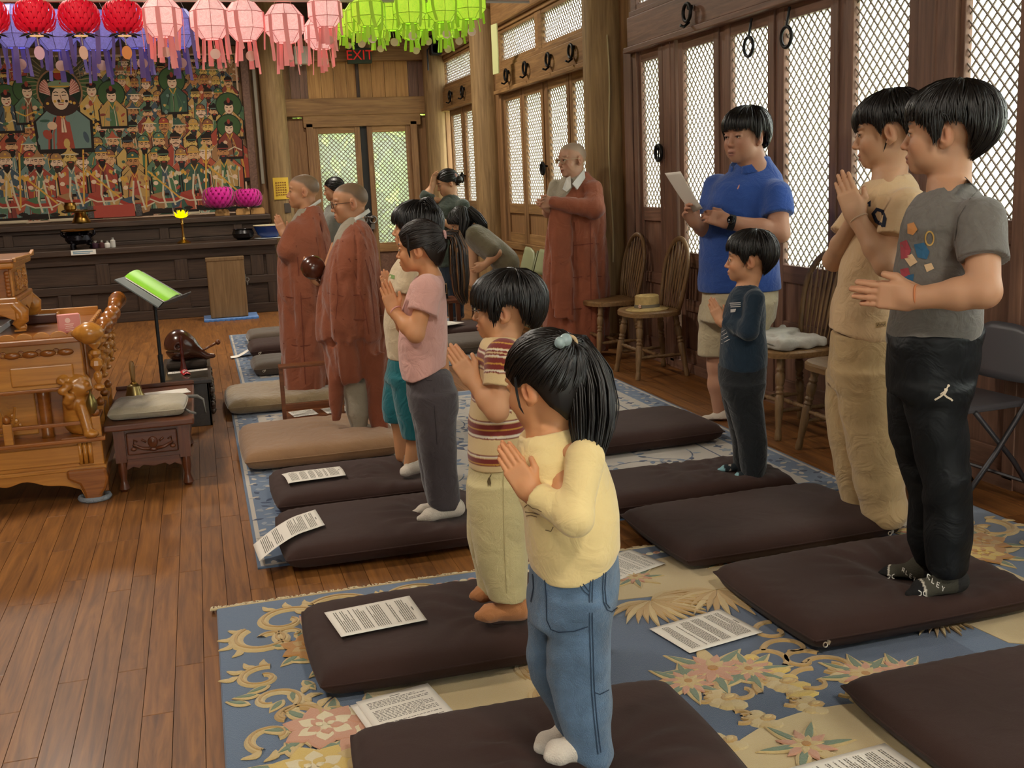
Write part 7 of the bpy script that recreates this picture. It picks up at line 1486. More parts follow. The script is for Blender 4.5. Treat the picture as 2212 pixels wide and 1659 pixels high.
    h_ = empty('hair_tie', parent=F.t); cl = mat('clear_beads', '#cfe3e2', .08, trans=.6, spec=.6); cb = L(1213, 738, .075)
    part('bead', cl, h_, lambda b: b.sphere(L(1210, 740, .075), .0125), smooth=True); part('bead', cl, h_, lambda b: b.sphere(L(1222, 734, .07), .0135), smooth=True); part('band', mat('beige_elastic', '#b59a74', .7), h_, lambda b: b.torus(t0, .014, .004, basis(np.array(pa[1])-t0)[:, [1, 2, 0]], 16, 6), smooth=True)
    pray(F, (1147, 1059), (1078, 958), S1, E1, S2, E2, .70, r=(.033, .028, .021), spread=-.03, start=1.6, dy=.09); F.finish_body()
girl_yellow()
def boy_striped():
    F = Fig(.785, 2.975, 'boy with round glasses and striped cream and maroon shirt, palms together'); L = F.L
    tor = F.rows([(1000, 1010, 1138, .12), (975, 1009, 1141, .122), (906, 1011, 1140, .12), (836, 1019, 1136, .118), (790, 1024, 1132, .116), (757, 1030, 1128, .11), (738, 1036, 1122, .085), (724, 1046, 1116, .055), (716, 1056, 1110, .045)])
    S1, E1, W1 = L(1088, 768, .108), L(1074, 888, .15), L(1022, 818, .08); S2, E2, W2 = L(1086, 768, -.105), L(1060, 885, -.11), L(1020, 820, -.028)
    cr, ma, ye, wh = [np.array(srgb(c)) for c in ('#d8bd8c', '#7d2f28', '#c9963f', '#e0d5c0')]; zt = L(1060, 730)[2]; Eu = unit(np.array(E1)-np.array(S1))
    def col(V):
        q = (zt-V[:, 2]); arm = np.abs(V[:, 1]) > .108; al = np.abs((V-np.array(S1))@Eu)*1.0+.02; q = np.where(arm & (V[:, 2] > E1[2]-.02), al, q); u = (q-.022) % .098; c = np.tile(cr, (len(V), 1))
        for a, b_, cc in ((.0, .005, ma), (.005, .009, wh), (.011, .026, ma), (.026, .030, ye), (.030, .044, ma), (.046, .050, wh), (.050, .054, ma)): c[(u >= a) & (u < b_)] = cc
        c[V[:, 2] < L(1060, 985)[2]+.0] = cr; return c
    shirt(F, 'striped_shirt', vcol('striped_jersey', .9, .15, 500, sheen=.25), tor, [(S1, E1, W1, .05, .05, .03, .56), (S2, E2, W2, .05, .05, .03, .56)], L(1070, 999)[2], (L(1084, 712), (.055, .052, .038)), .0035, 6, .0036, col=col)
    TR = cloth('cream_twill', '#cfc08e', bump=.3, wr=.3); hips = F.rows([(1080, 1008, 1134, .115), (1040, 1008, 1134, .118), (1000, 1012, 1136, .116), (985, 1014, 1134, .11)])
    near = F.rows([(1290, 1056, 1140, .058), (1232, 1034, 1141, .064), (1158, 1016, 1140, .068), (1083, 1010, 1136, .07), (1040, 1010, 1136, .07)], .06); far = F.rows([(1275, 1034, 1108, .056), (1232, 1026, 1120, .06), (1158, 1010, 1120, .066), (1083, 1007, 1124, .07), (1040, 1010, 1130, .07)], -.06)
    o, tf = trousers(F, 'trousers', TR, hips, [near, far], .0035, 8, .006, .03, ret=True)
    decal(F, 'polo_emblem', tf, [[(1052, 1040), (1054, 1034), (1057, 1030), (1059, 1034), (1061, 1044), (1059, 1052), (1056, 1046), (1054, 1052), (1053, 1045)], [(1057, 1030), (1061, 1024), (1062, 1025), (1059, 1032)]], mat('dark_embroidery', '#5a4a2c', .8)); decal(F, 'side_seam', tf, stroke_px([(1088, 1010), (1087, 1100), (1090, 1200), (1094, 1282)], 1.6), mat('twill_seam', '#a8986a', .8), sub=2)
    OR = cloth('orange_rib_knit', '#c08253', bump=.3, wr=.1); zg = .098; sock(F, L(1137, 1338, .055), L(1021, 1336, .085), L(1118, 1295, .055), OR, .95, zg=zg, ribs=1); sock(F, L(1112, 1296, -.055), L(1011, 1292, -.04), L(1098, 1270, -.055), OR, .92, zg=zg, ribs=1)
    part('sock_cuff', cloth('pale_sock_cuff', '#b8b08c'), F.t, lambda b: b.tube([L(1116, 1298, .055), L(1112, 1280, .055)], [.031, .033], 16), smooth=True)
    make_head(F, (1087, 673), .83, yaw=-.12, pitch=-.02, kid=1, fat=.4, skin='#cf9a72', neck=(1090, 728), nr=.046, chest=F.rows([(775, 1050, 1115, .06), (742, 1050, 1115, .07), (728, 1060, 1112, .05)]))
    hair(F, 'bowl', [(0, .03), (40, .026), (58, .014), (70, -.03), (78, -.012), (84, .032), (108, .03), (116, -.02), (150, -.055), (180, -.062)], HBLACK, (.126, .102, .112), (-.018, 0, .033), n=620, lift=.008, seed=11, jag=.02, lw=.0042, nape=.3, flip=.05)
    glasses(F, col='#4a382e', wid=.027); pray(F, (1021, 820), (970, 748), S1, E1, S2, E2, .70, r=(.033, .029, .021), dy=.06, spread=-.03); F.finish_body()
boy_striped()
def girl_pink():
    F = Fig(.845, 4.10, 'girl in pink shirt and grey trousers with long brown ponytail, palms together'); L = F.L
    PK = cloth('pink_cotton', '#d9a79c', bump=.12, wr=.4, wrs=15); tor = F.rows([(815, 868, 955, .13), (790, 862, 963, .132), (740, 860, 966, .13), (700, 864, 966, .128), (666, 868, 966, .126), (635, 876, 963, .12), (612, 884, 960, .105), (597, 896, 955, .07), (588, 906, 950, .05)])
    S1, E1, W1 = L(924, 622, .118), L(898, 722, .16), L(853, 670, .08); S2, E2, W2 = L(922, 622, -.115), L(885, 720, -.125), L(852, 670, -.03)
    hem = lambda p: L(915, 806)[2]-.10*np.clip((p[:, 0]-L(915, 800)[0])/.09, -.8, 1)*.35-p[:, 2]
    shirt(F, 'pink_shirt', PK, tor, [(S1, E1, W1, .056, .056, .03, .52), (S2, E2, W2, .056, .056, .03, .52)], hem, (L(926, 583), (.062, .06, .036)), .005, 12, .006)
    GP = cloth('charcoal_jersey', '#4b4446', wr=.3); hips = F.rows([(880, 884, 988, .125), (845, 876, 988, .13), (815, 876, 978, .128), (795, 882, 964, .12)])
    near = F.rows([(1096, 938, 996, .05), (1084, 924, 994, .06), (1036, 916, 990, .066), (948, 902, 985, .074), (895, 892, 986, .078), (850, 884, 987, .08)], .065); far = F.rows([(1085, 922, 972, .05), (1036, 910, 972, .062), (948, 897, 970, .07), (895, 888, 975, .075), (850, 882, 980, .08)], -.065)
    o, tf = trousers(F, 'grey_trousers', GP, hips, [near, far], .005, 14, .008, .035, ret=True); decal(F, 'pocket_seam', tf, stroke_px([(917, 800), (916, 814), (922, 822), (934, 822)], 1.6)+stroke_px([(937, 800), (938, 880), (944, 960)], 1.4), mat('charcoal_seam', '#2e292b', .8), sub=2)
    zg = .09; sock(F, L(998, 1113, .065), L(897, 1126, .10), L(978, 1090, .065), WSOCK, .98, h=.006, zg=zg); sock(F, L(975, 1104, -.06), L(886, 1112, -.035), L(958, 1088, -.06), WSOCK, .84, h=.006, zg=zg)
    make_head(F, (902, 541), .84, yaw=-.2, pitch=.02, kid=.9, skin='#cf9468', neck=(932, 598), nr=.043, chest=F.rows([(640, 890, 950, .07), (615, 892, 952, .085), (598, 905, 948, .055)]))
    tab = [(0, .082), (30, .07), (50, .03), (70, .005), (88, .022), (100, .02), (114, -.03), (140, -.07), (180, -.08)]; tie = (-.112, 0, .058); combed(F, tab, tie, HBROWN, (.112, .09, .102), n=380, seed=21)
    t0 = F.W(np.array(tie)*1.05); tail(F, [t0, L(982, 508, .01), L(992, 540, .02), L(993, 590, .02), L(992, 630, .02), L(1006, 657, .02)], [.012, .022, .036, .038, .030, .012], HBROWN, 210, 22, .0028, tips=.5, m2=HLIGHT, wavy=.004)
    part('hair_tie', mat('pink_elastic', '#c99a94', .7), F.t, lambda b: b.torus(t0, .016, .006, basis(L(982, 508, .01)-t0)[:, [1, 2, 0]], 16, 6), smooth=True); tail(F, [L(880, 505, .06), L(882, 540, .072), L(886, 558, .07)], [.004, .004, .002], HBROWN, 12, 25, .0014, name='loose_hair')
    pray(F, (852, 672), (826, 600), S1, E1, S2, E2, .72, r=(.036, .03, .022), spread=.03, dy=.06); part('wrist_band', mat('pink_band', '#d89a92', .6), F.t, lambda b: b.torus(W1*.96+E1*.04, .0235, .0028, basis(W1-E1)[:, [1, 2, 0]], 18, 6), smooth=True); F.finish_body()
girl_pink()
def child_teal():
    F = Fig(.835, 4.82, 'child with black bob and white shirt and teal shorts behind the pink-shirted girl'); L = F.L
    tor = F.rows([(775, 838, 935, .13), (740, 832, 938, .132), (700, 829, 938, .132), (640, 832, 935, .13), (600, 838, 930, .122), (575, 848, 925, .105), (560, 858, 918, .07), (550, 866, 912, .05)])
    S1, E1, W1 = L(888, 590, .115), L(872, 680, .13), L(846, 640, .03); S2, E2, W2 = L(886, 590, -.115), L(862, 680, -.125), L(846, 640, -.03)
    o, fn = shirt(F, 'white_shirt', cloth('cream_tee', '#d8c4a2'), tor, [(S1, E1, W1, .054, .054, .03, .5), (S2, E2, W2, .054, .054, .03, .5)], L(870, 772)[2], (L(886, 546), (.06, .058, .036)), .004, 16, .009, ret=True)
    decal(F, 'green_print', fn, [[(842, 592), (853, 595), (852, 603), (838, 600)]], mat('green_print', '#7f9a58', .8))
    TE = cloth('teal_cotton', '#1f6a72'); hips = F.rows([(820, 828, 940, .13), (790, 834, 940, .132), (768, 838, 936, .125)]); near = F.rows([(944, 868, 935, .085), (906, 858, 936, .088), (860, 848, 938, .09), (810, 840, 938, .09)], .07); far = F.rows([(908, 827, 900, .08), (880, 824, 905, .085), (840, 826, 920, .09), (800, 832, 930, .09)], -.07)
    trousers(F, 'teal_shorts', TE, hips, [near, far], .004, 18, .010, .03)
    for hip_, kn, an, toe, heel, dy in (((905, 930), (900, 945), (886, 1005), (864, 1028), (904, 1022), .07), ((868, 890), (866, 910), (868, 985), (853, 1040), (912, 1036), -.06)):
        kd = [L(*hip_, dy), L(*kn, dy), L(*an, dy)]; V, Q = surf(lambda p: smin(rc(p, kd[0], kd[1], .048, .044), rc(p, kd[1], kd[2], .044, .030), .02), np.min(kd, 0)-.06, np.max(kd, 0)+.06, .008); F.addbody(V, Q, np.tile(np.array(srgb('#c99268')), (len(V), 1))); F.seg.append((kd[0]+(0, 0, .15), kd[0], .035))
        sock(F, L(*heel, dy), L(*toe, dy+.03), L(an[0], an[1]-10, dy), WSOCK, .88, h=.007, zg=.09)
    make_head(F, (893, 496), .91, yaw=-.15, pitch=-.05, kid=.9, fat=.4, skin='#cf9a72', neck=(890, 560), nr=.044, h=.004, chest=F.rows([(600, 860, 915, .07), (575, 862, 915, .08), (560, 870, 912, .055)]))
    hair(F, 'bowl', [(0, .036), (40, .03), (60, .0), (75, -.05), (90, -.075), (120, -.085), (180, -.09)], HBLACK, (.122, .1, .105), (-.014, 0, .035), n=420, lift=.006, seed=26, jag=.012, lw=.0042, nape=.1)
    tail(F, [L(912, 438, .03), L(926, 436, .05), L(932, 450, .06), L(930, 470, .06)], [.02, .03, .035, .02], HBLACK, 70, 28, .0024, tips=.9, name='gathered_hair')
    pray(F, (846, 640), (824, 578), S1, E1, S2, E2, .74, r=(.034, .029, .022), h=.0042); F.finish_body()
child_teal()
# ------------------------------------------------------------------ teenagers, the man and the small boy of the right-hand row
def boy_navy():
    F = Fig(2.19, 4.12, 'small boy in navy long-sleeved shirt and black trousers, palms together'); L = F.L
    tor = F.rows([(800, 1556, 1656, .12), (786, 1554, 1659, .122), (718, 1556, 1656, .118), (680, 1560, 1656, .116), (650, 1567, 1653, .112), (632, 1574, 1647, .09), (619, 1586, 1637, .06), (610, 1592, 1632, .045)])
    S1, E1, W1 = L(1630, 648, .112), L(1618, 716, .15), L(1562, 692, .04); S2, E2, W2 = L(1630, 648, -.11), L(1600, 715, -.125), L(1560, 692, -.03); NV = cloth('navy_jersey', '#1c2c3a', var=.08)
    o, fn = shirt(F, 'navy_shirt', NV, tor, [(S1, E1, W1, .045, .038, .030, 1.86), (S2, E2, W2, .045, .038, .030, 1.86)], L(1600, 796)[2], (L(1612, 606), (.05, .05, .034)), .004, 31, .006, k=.014, ret=True)
    lt = mat('pale_shirt_print', '#b9b4b0', .8); decal(F, 'chest_stripes', fn, sum([stroke_px([(1576+k, 655+4*k), (1600, 654+4*k)], 1.6) for k in range(3)], [])+[[(1578, 668), (1590, 667), (1588, 674), (1578, 675)]], lt, sub=2); decal(F, 'lower_stripes', fn, sum([stroke_px([(1558, 742-8*k), (1576-3*k, 733-7*k)], 1.6) for k in range(4)], []), lt, sub=2)
    BK = cloth('black_twill', '#15181b', rough=.7); hips = F.rows([(850, 1560, 1650, .115), (815, 1552, 1656, .12), (785, 1552, 1657, .118)]); near = F.rows([(1030, 1604, 1652, .056), (1009, 1600, 1656, .06), (952, 1592, 1658, .064), (900, 1580, 1652, .066), (860, 1568, 1648, .068), (830, 1560, 1652, .07)], .06); far = F.rows([(1016, 1584, 1630, .052), (952, 1582, 1634, .06), (900, 1570, 1632, .064), (860, 1560, 1636, .068), (830, 1556, 1640, .07)], -.06)
    trousers(F, 'black_trousers', BK, hips, [near, far], .005, 33, .007, .03)
    def sc(V, toe): d = np.linalg.norm(V-toe, axis=1); c = np.tile(np.array(srgb('#20262a')), (len(V), 1)); c[d < .05] = srgb('#7fa7ad'); c[(np.sin(V[:, 0]*130)*np.sin(V[:, 1]*140+V[:, 2]*90) > .75) & (d >= .05)] = srgb('#a89a8c'); return c
    for hl, tp, an, dy in (((1650, 1033), (1575, 1037), (1636, 1012), .06), ((1622, 1020), (1544, 1020), (1608, 1002), -.05)):
        a, b_, c = L(*hl, dy), L(*tp, dy+.03), L(*an, dy); sock(F, a, b_, c, vcol('patterned_knit', .9, .3, 400), .74, h=.005, zg=.1, col=lambda V: sc(V, b_))
    make_head(F, (1620, 563), .91, yaw=-.02, pitch=.0, kid=1, skin='#c4906c', neck=(1612, 622), nr=.044, h=.0036, chest=F.rows([(660, 1588, 1632, .06), (638, 1590, 1634, .07), (622, 1596, 1630, .05)]))
    hair(F, 'short', [(0, .055), (30, .048), (50, .042), (62, .03), (72, -.012), (80, .0), (85, .034), (106, .032), (116, -.01), (135, -.05), (180, -.06)], HBLACK, (.114, .092, .106), (-.014, 0, .036), n=520, lift=.009, seed=34, jag=.03, lw=.0036, nape=.5, flip=.05)
    pray(F, (1559, 694), (1531, 641), S1, E1, S2, E2, .66, r=(.032, .027, .02), h=.003, start=1.6); F.finish_body()
boy_navy()
def teen_cream():
    F = Fig(2.40, 3.47, 'teenager in cream T-shirt and wide beige trousers, palms raised together'); L = F.L
    tor = F.rows([(728, 1789, 1950, .16), (711, 1787, 1952, .16), (640, 1800, 1952, .15), (597, 1808, 1954, .145), (540, 1822, 1962, .148), (490, 1834, 1972, .155), (450, 1842, 1984, .16), (420, 1850, 1988, .145), (400, 1862, 1982, .115), (384, 1876, 1972, .085), (368, 1890, 1960, .065), (358, 1896, 1954, .055)])
    S1, E1, W1 = L(1962, 445, .155), L(1915, 572, .27), L(1852, 468, .20); S2, E2, W2 = L(1872, 445, -.15), L(1802, 562, -.10), L(1834, 470, .1); CT = cloth('cream_heavy_jersey', '#d6b78e', bump=.1)
    o, fn = shirt(F, 'cream_tshirt', CT, tor, [(S1, E1, W1, .068, .082, .04, .62), (S2, E2, W2, .068, .082, .04, .58)], lambda p: (L(1850, 722)[2]-.03*np.clip((L(1860, 720)[0]-p[:, 0])/.1, -1, 1))-p[:, 2], (L(1912, 366), (.084, .085, .06)), .005, 41, .007, k=.03, ret=True)
    nvy = mat('navy_flock_print', '#1b2438', .8); decal(F, 'number_print', fn, stroke_px([(1908, 488), (1893, 478), (1886, 462), (1894, 452), (1906, 456), (1911, 472), (1908, 490)], 8)+stroke_px([(1874, 440), (1879, 434), (1878, 446)], 5)+stroke_px([(1846, 486), (1852, 492), (1857, 484)], 7), nvy, sub=2); decal(F, 'script_print', fn, stroke_px([(1846, 504), (1852, 499), (1850, 506), (1857, 501), (1862, 506), (1868, 502), (1874, 506), (1880, 503)], 1.8), nvy, sub=2)
    decal(F, 'hem_label', fn, [[(1892, 697), (1914, 694), (1914, 705), (1893, 708)]], mat('label_patch', '#a8895f', .8)); decal(F, 'hem_label_script', fn, stroke_px([(1895, 704), (1898, 699), (1901, 703), (1905, 699), (1908, 703), (1912, 699)], 1.4), mat('label_ink', '#4c3c28', .8), sub=2, off=.004)
    TR = cloth('beige_nylon', '#bfa377', wr=.55, wrs=10); hips = F.rows([(830, 1786, 1945, .165), (780, 1788, 1948, .17), (740, 1791, 1950, .168), (715, 1795, 1948, .16)]); near = F.rows([(1130, 1880, 1950, .08), (1110, 1862, 1962, .09), (1058, 1846, 1958, .094), (960, 1828, 1946, .095), (890, 1812, 1942, .098), (800, 1800, 1942, .1)], .085); far = F.rows([(1092, 1822, 1880, .08), (1060, 1812, 1895, .09), (960, 1791, 1900, .095), (899, 1783, 1905, .098), (800, 1786, 1915, .1)], -.085)
    trousers(F, 'beige_trousers', TR, hips, [near, far], .007, 43, .009, .04)
    for hl, tp, an, dy in (((1950, 1140), (1880, 1142), (1930, 1115), .085), ((1885, 1100), (1815, 1100), (1865, 1080), -.08)): sock(F, L(*hl, dy), L(*tp, dy), L(*an, dy), WSOCK, 1.0, h=.008, zg=.02)
    make_head(F, (1921, 288), 1.09, yaw=-.02, pitch=.12, kid=.2, skin='#c59a78', neck=(1922, 375), nr=.05, h=.0036, chest=F.rows([(440, 1880, 1955, .09), (400, 1880, 1960, .11), (372, 1892, 1952, .07)]), lips='#a86a5e')
    hair(F, 'short', [(0, .03), (18, .022), (30, .05), (48, .048), (62, .036), (74, -.005), (81, .034), (104, .032), (114, -.01), (135, -.05), (180, -.075)], HBLACK, (.114, .092, .104), (-.012, 0, .036), n=560, lift=.007, seed=44, jag=.02, lw=.0036, nape=.15, flip=.0)
    tail(F, [L(1918, 296, .085), L(1914, 312, .08), L(1908, 330, .075)], [.003, .003, .001], HBLACK, 8, 46, .0011, name='loose_hair')
    pray(F, (1850, 468), (1810, 362), S1, E1, S2, E2, 1.0, r=(.044, .040, .029), h=.0036, spread=.0, dy=.17); part('wrist_band', mat('beige_cord', '#c8a888', .7), F.t, lambda b: b.torus(W1+(E1-W1)*.05, .031, .003, basis(W1-E1)[:, [1, 2, 0]], 20, 6), smooth=True); F.finish_body()
teen_cream()
def teen_grey():
    F = Fig(2.085, 2.76, 'teenage boy in grey printed T-shirt and black track pants, hands together'); L = F.L
    tor = F.rows([(750, 1925, 2090, .155), (738, 1914, 2112, .158), (700, 1915, 2124, .156), (640, 1924, 2126, .15), (590, 1930, 2126, .148), (526, 1935, 2128, .155), (485, 1948, 2132, .165), (450, 1962, 2132, .15), (428, 1976, 2126, .125), (408, 1992, 2114, .098), (390, 2008, 2100, .075), (376, 2018, 2090, .06)])
    S1, E1, W1 = L(2120, 470, .155), L(2126, 630, .25), L(1976, 640, .215); S2, E2, W2 = L(2040, 470, -.155), L(2010, 628, -.1), L(1965, 640, .1); GT = cloth('heather_grey_jersey', '#6f6a64', var=.07, vs=60, bump=.1)
    o, fn = shirt(F, 'grey_tshirt', GT, tor, [(S1, E1, W1, .064, .074, .04, .58), (S2, E2, W2, .064, .074, .04, .58)], lambda p: (L(2000, 738)[2]+.12*np.clip((L(2050, 730)[0]-p[:, 0]), -.1, .12)-.02)-p[:, 2], (L(2034, 388), (.082, .082, .06)), .005, 51, .006, k=.03, ret=True)
    # plain blocks of colour where the shirt carries a printed picture
    for nm, c, pls in (('print_block_red', '#a8434c', [[(1944, 524), (1958, 518), (1968, 540), (1962, 556), (1946, 560)], [(1944, 582), (1962, 578), (1966, 594), (1948, 600)]]), ('print_block_orange', '#c98a50', [[(1960, 484), (1974, 480), (1982, 496), (1972, 508), (1960, 504)]]), ('print_block_blue', '#2f5f80', [[(1974, 528), (1996, 524), (2008, 544), (2002, 560), (1982, 556)], [(1936, 598), (1974, 592), (1972, 612), (1938, 616)]]), ('print_block_cream', '#d8b890', [[(1952, 556), (1970, 548), (1982, 566), (1966, 576)], [(1996, 572), (2012, 568), (2018, 580), (2002, 588)]])): [decal(F, nm, fn, [q], mat(nm, c, .8), sub=4) for q in pls]
    decal(F, 'print_ring', fn, stroke_px([(2008+9*math.cos(a), 515+15*math.sin(a)) for a in np.linspace(0, 6.3, 18)], 3.2), mat('print_gold', '#c9a25a', .8), sub=2); decal(F, 'shoulder_seam', fn, stroke_px([(2084, 382), (2100, 398), (2112, 412), (2096, 428), (2070, 470), (2062, 520)], 1.8), mat('grey_seam', '#57534e', .8), sub=2)
    BK = cloth('black_satin_track', '#16181a', rough=.55, bump=.05, sheen=0, wr=.45, wrs=9); hips = F.rows([(840, 1914, 2106, .17), (790, 1912, 2114, .175), (740, 1913, 2124, .172), (712, 1916, 2126, .165)]); near = F.rows([(1236, 2010, 2086, .07), (1222, 2000, 2096, .08), (1169, 1998, 2104, .085), (1058, 1992, 2102, .088), (962, 1972, 2093, .09), (899, 1958, 2090, .094), (830, 1945, 2106, .1)], .085); far = F.rows([(1214, 1978, 2040, .068), (1169, 1959, 2045, .08), (1066, 1960, 2045, .085), (1018, 1944, 2042, .088), (938, 1919, 2040, .092), (839, 1914, 2050, .1)], -.085)
    o, tf = trousers(F, 'black_track_pants', BK, hips, [near, far], .007, 53, .008, .03, ret=True)
    wl = mat('white_logo_thread', '#d8c8b0', .7); decal(F, 'leaping_figure_emblem', tf, stroke_px([(2019, 864), (2026, 860), (2034, 855), (2040, 849)], 4)+stroke_px([(2038, 851), (2046, 858), (2054, 862), (2058, 866)], 4)+stroke_px([(2040, 850), (2043, 844), (2045, 840)], 6.5)+stroke_px([(2044, 842), (2047, 836), (2049, 832)], 3)+stroke_px([(2042, 845), (2036, 848), (2031, 852)], 2.4)+[[(2049+3*math.cos(a), 833+3*math.sin(a)) for a in np.linspace(0, 5.7, 8)], [(2042+2.4*math.cos(a), 841+2.6*math.sin(a)) for a in np.linspace(0, 5.7, 8)]], wl, sub=2)
    def sc(V, toe, heel): u = unit(heel-toe); q = (V-toe)@u; c = np.tile(np.array(srgb('#4a473c')), (len(V), 1)); c[q < .055] = srgb('#1c1b1b'); c[(q > .055) & (q < .061)] = srgb('#c8c0b0'); c[q > np.linalg.norm(heel-toe)*.86] = srgb('#2a2928'); return c
    SK = vcol('ankle_sock_knit', .9, .4, 350); zg = .085
    for i, (hl, tp, an, dy, ddy) in enumerate((((2080, 1275), (1950, 1290), (2052, 1232), .085, .06), ((2020, 1256), (1884, 1250), (1998, 1216), -.085, -.02))):
        a, b_, c = L(*hl, dy), L(*tp, dy+ddy), L(*an, dy); o = sock(F, a, b_, c, SK, 1.04, h=.0042, zg=zg, col=lambda V: sc(V, b_, a)); ff = lambda p: foot_sdf(p, a, b_, c, 1.04, zg); wm = mat('white_sock_print', '#d8d4c8', .8)
        if i == 0:
            LET = dict(R=[[(0, 0), (0, 1)], [(0, 0), (.6, .05), (.6, .45), (0, .5)], [(.2, .5), (.65, 1)]], L=[[(0, 0), (0, 1), (.55, 1)]], E=[[(.6, 0), (0, 0), (0, 1), (.6, 1)], [(0, .5), (.5, .5)]], Y=[[(0, 0), (.3, .45), (.6, 0)], [(.3, .45), (.3, 1)]])
            pl = []
            for k, ch in enumerate('RLEY'):
                ox, oy = 2004+10.5*k, 1240+8.5*k
                for st in LET[ch]: pl += stroke_px([(ox+9*x_-2*y_, oy+5*x_+10*y_) for x_, y_ in st], 2.2)
            decal(F, 'sock_lettering', ff, pl, wm, o, sub=2); decal(F, 'sock_mark', ff, stroke_px([(1984, 1275), (1990, 1279), (1990, 1285), (1984, 1288)], 2.4)+stroke_px([(2001, 1275), (1995, 1279), (1995, 1285), (2001, 1288)], 2.4), wm, o, sub=2)
        else:
            pl = []
            for k, ch in enumerate('RLEY'):
                ox, oy = 1950+8*k, 1226+6.5*k
                for st in LET[ch]: pl += stroke_px([(ox+7*x_-1.5*y_, oy+4*x_+8*y_) for x_, y_ in st], 1.8)
            decal(F, 'sock_lettering', ff, pl, wm, o, sub=2); decal(F, 'sock_mark', ff, stroke_px([(1918, 1240), (1923, 1243), (1922, 1248), (1916, 1250)], 2)+stroke_px([(1932, 1240), (1927, 1243), (1927, 1248), (1932, 1250)], 2), wm, o, sub=2)
    make_head(F, (2040, 293), 1.07, yaw=-.10, pitch=.0, kid=.45, fat=1.0, skin='#c39372', neck=(2050, 395), nr=.051, h=.0034, chest=F.rows([(470, 2000, 2090, .1), (425, 2000, 2100, .12), (392, 2014, 2090, .075)]), lips='#a8685c')
    hair(F, 'short', [(0, .045), (35, .045), (50, .035), (64, .015), (72, -.028), (79, -.01), (83, .034), (106, .032), (115, -.01), (130, -.045), (155, -.06), (180, -.065)], HBLACK, (.120, .096, .11), (-.02, 0, .034), n=640, lift=.009, seed=54, jag=.025, lw=.0038, nape=.55, flip=.02)
    pray(F, (1974, 641), (1829, 630), S1, E1, S2, E2, 1.03, r=(.050, .043, .029), h=.0036, spread=.05, gap=.016, dy=.185); part('wrist_band', mat('orange_cord', '#c87c50', .7), F.t, lambda b: b.torus(W1+(E1-W1)*.03, .031, .003, basis(W1-E1)[:, [1, 2, 0]], 20, 6), smooth=True); F.finish_body()
teen_grey()
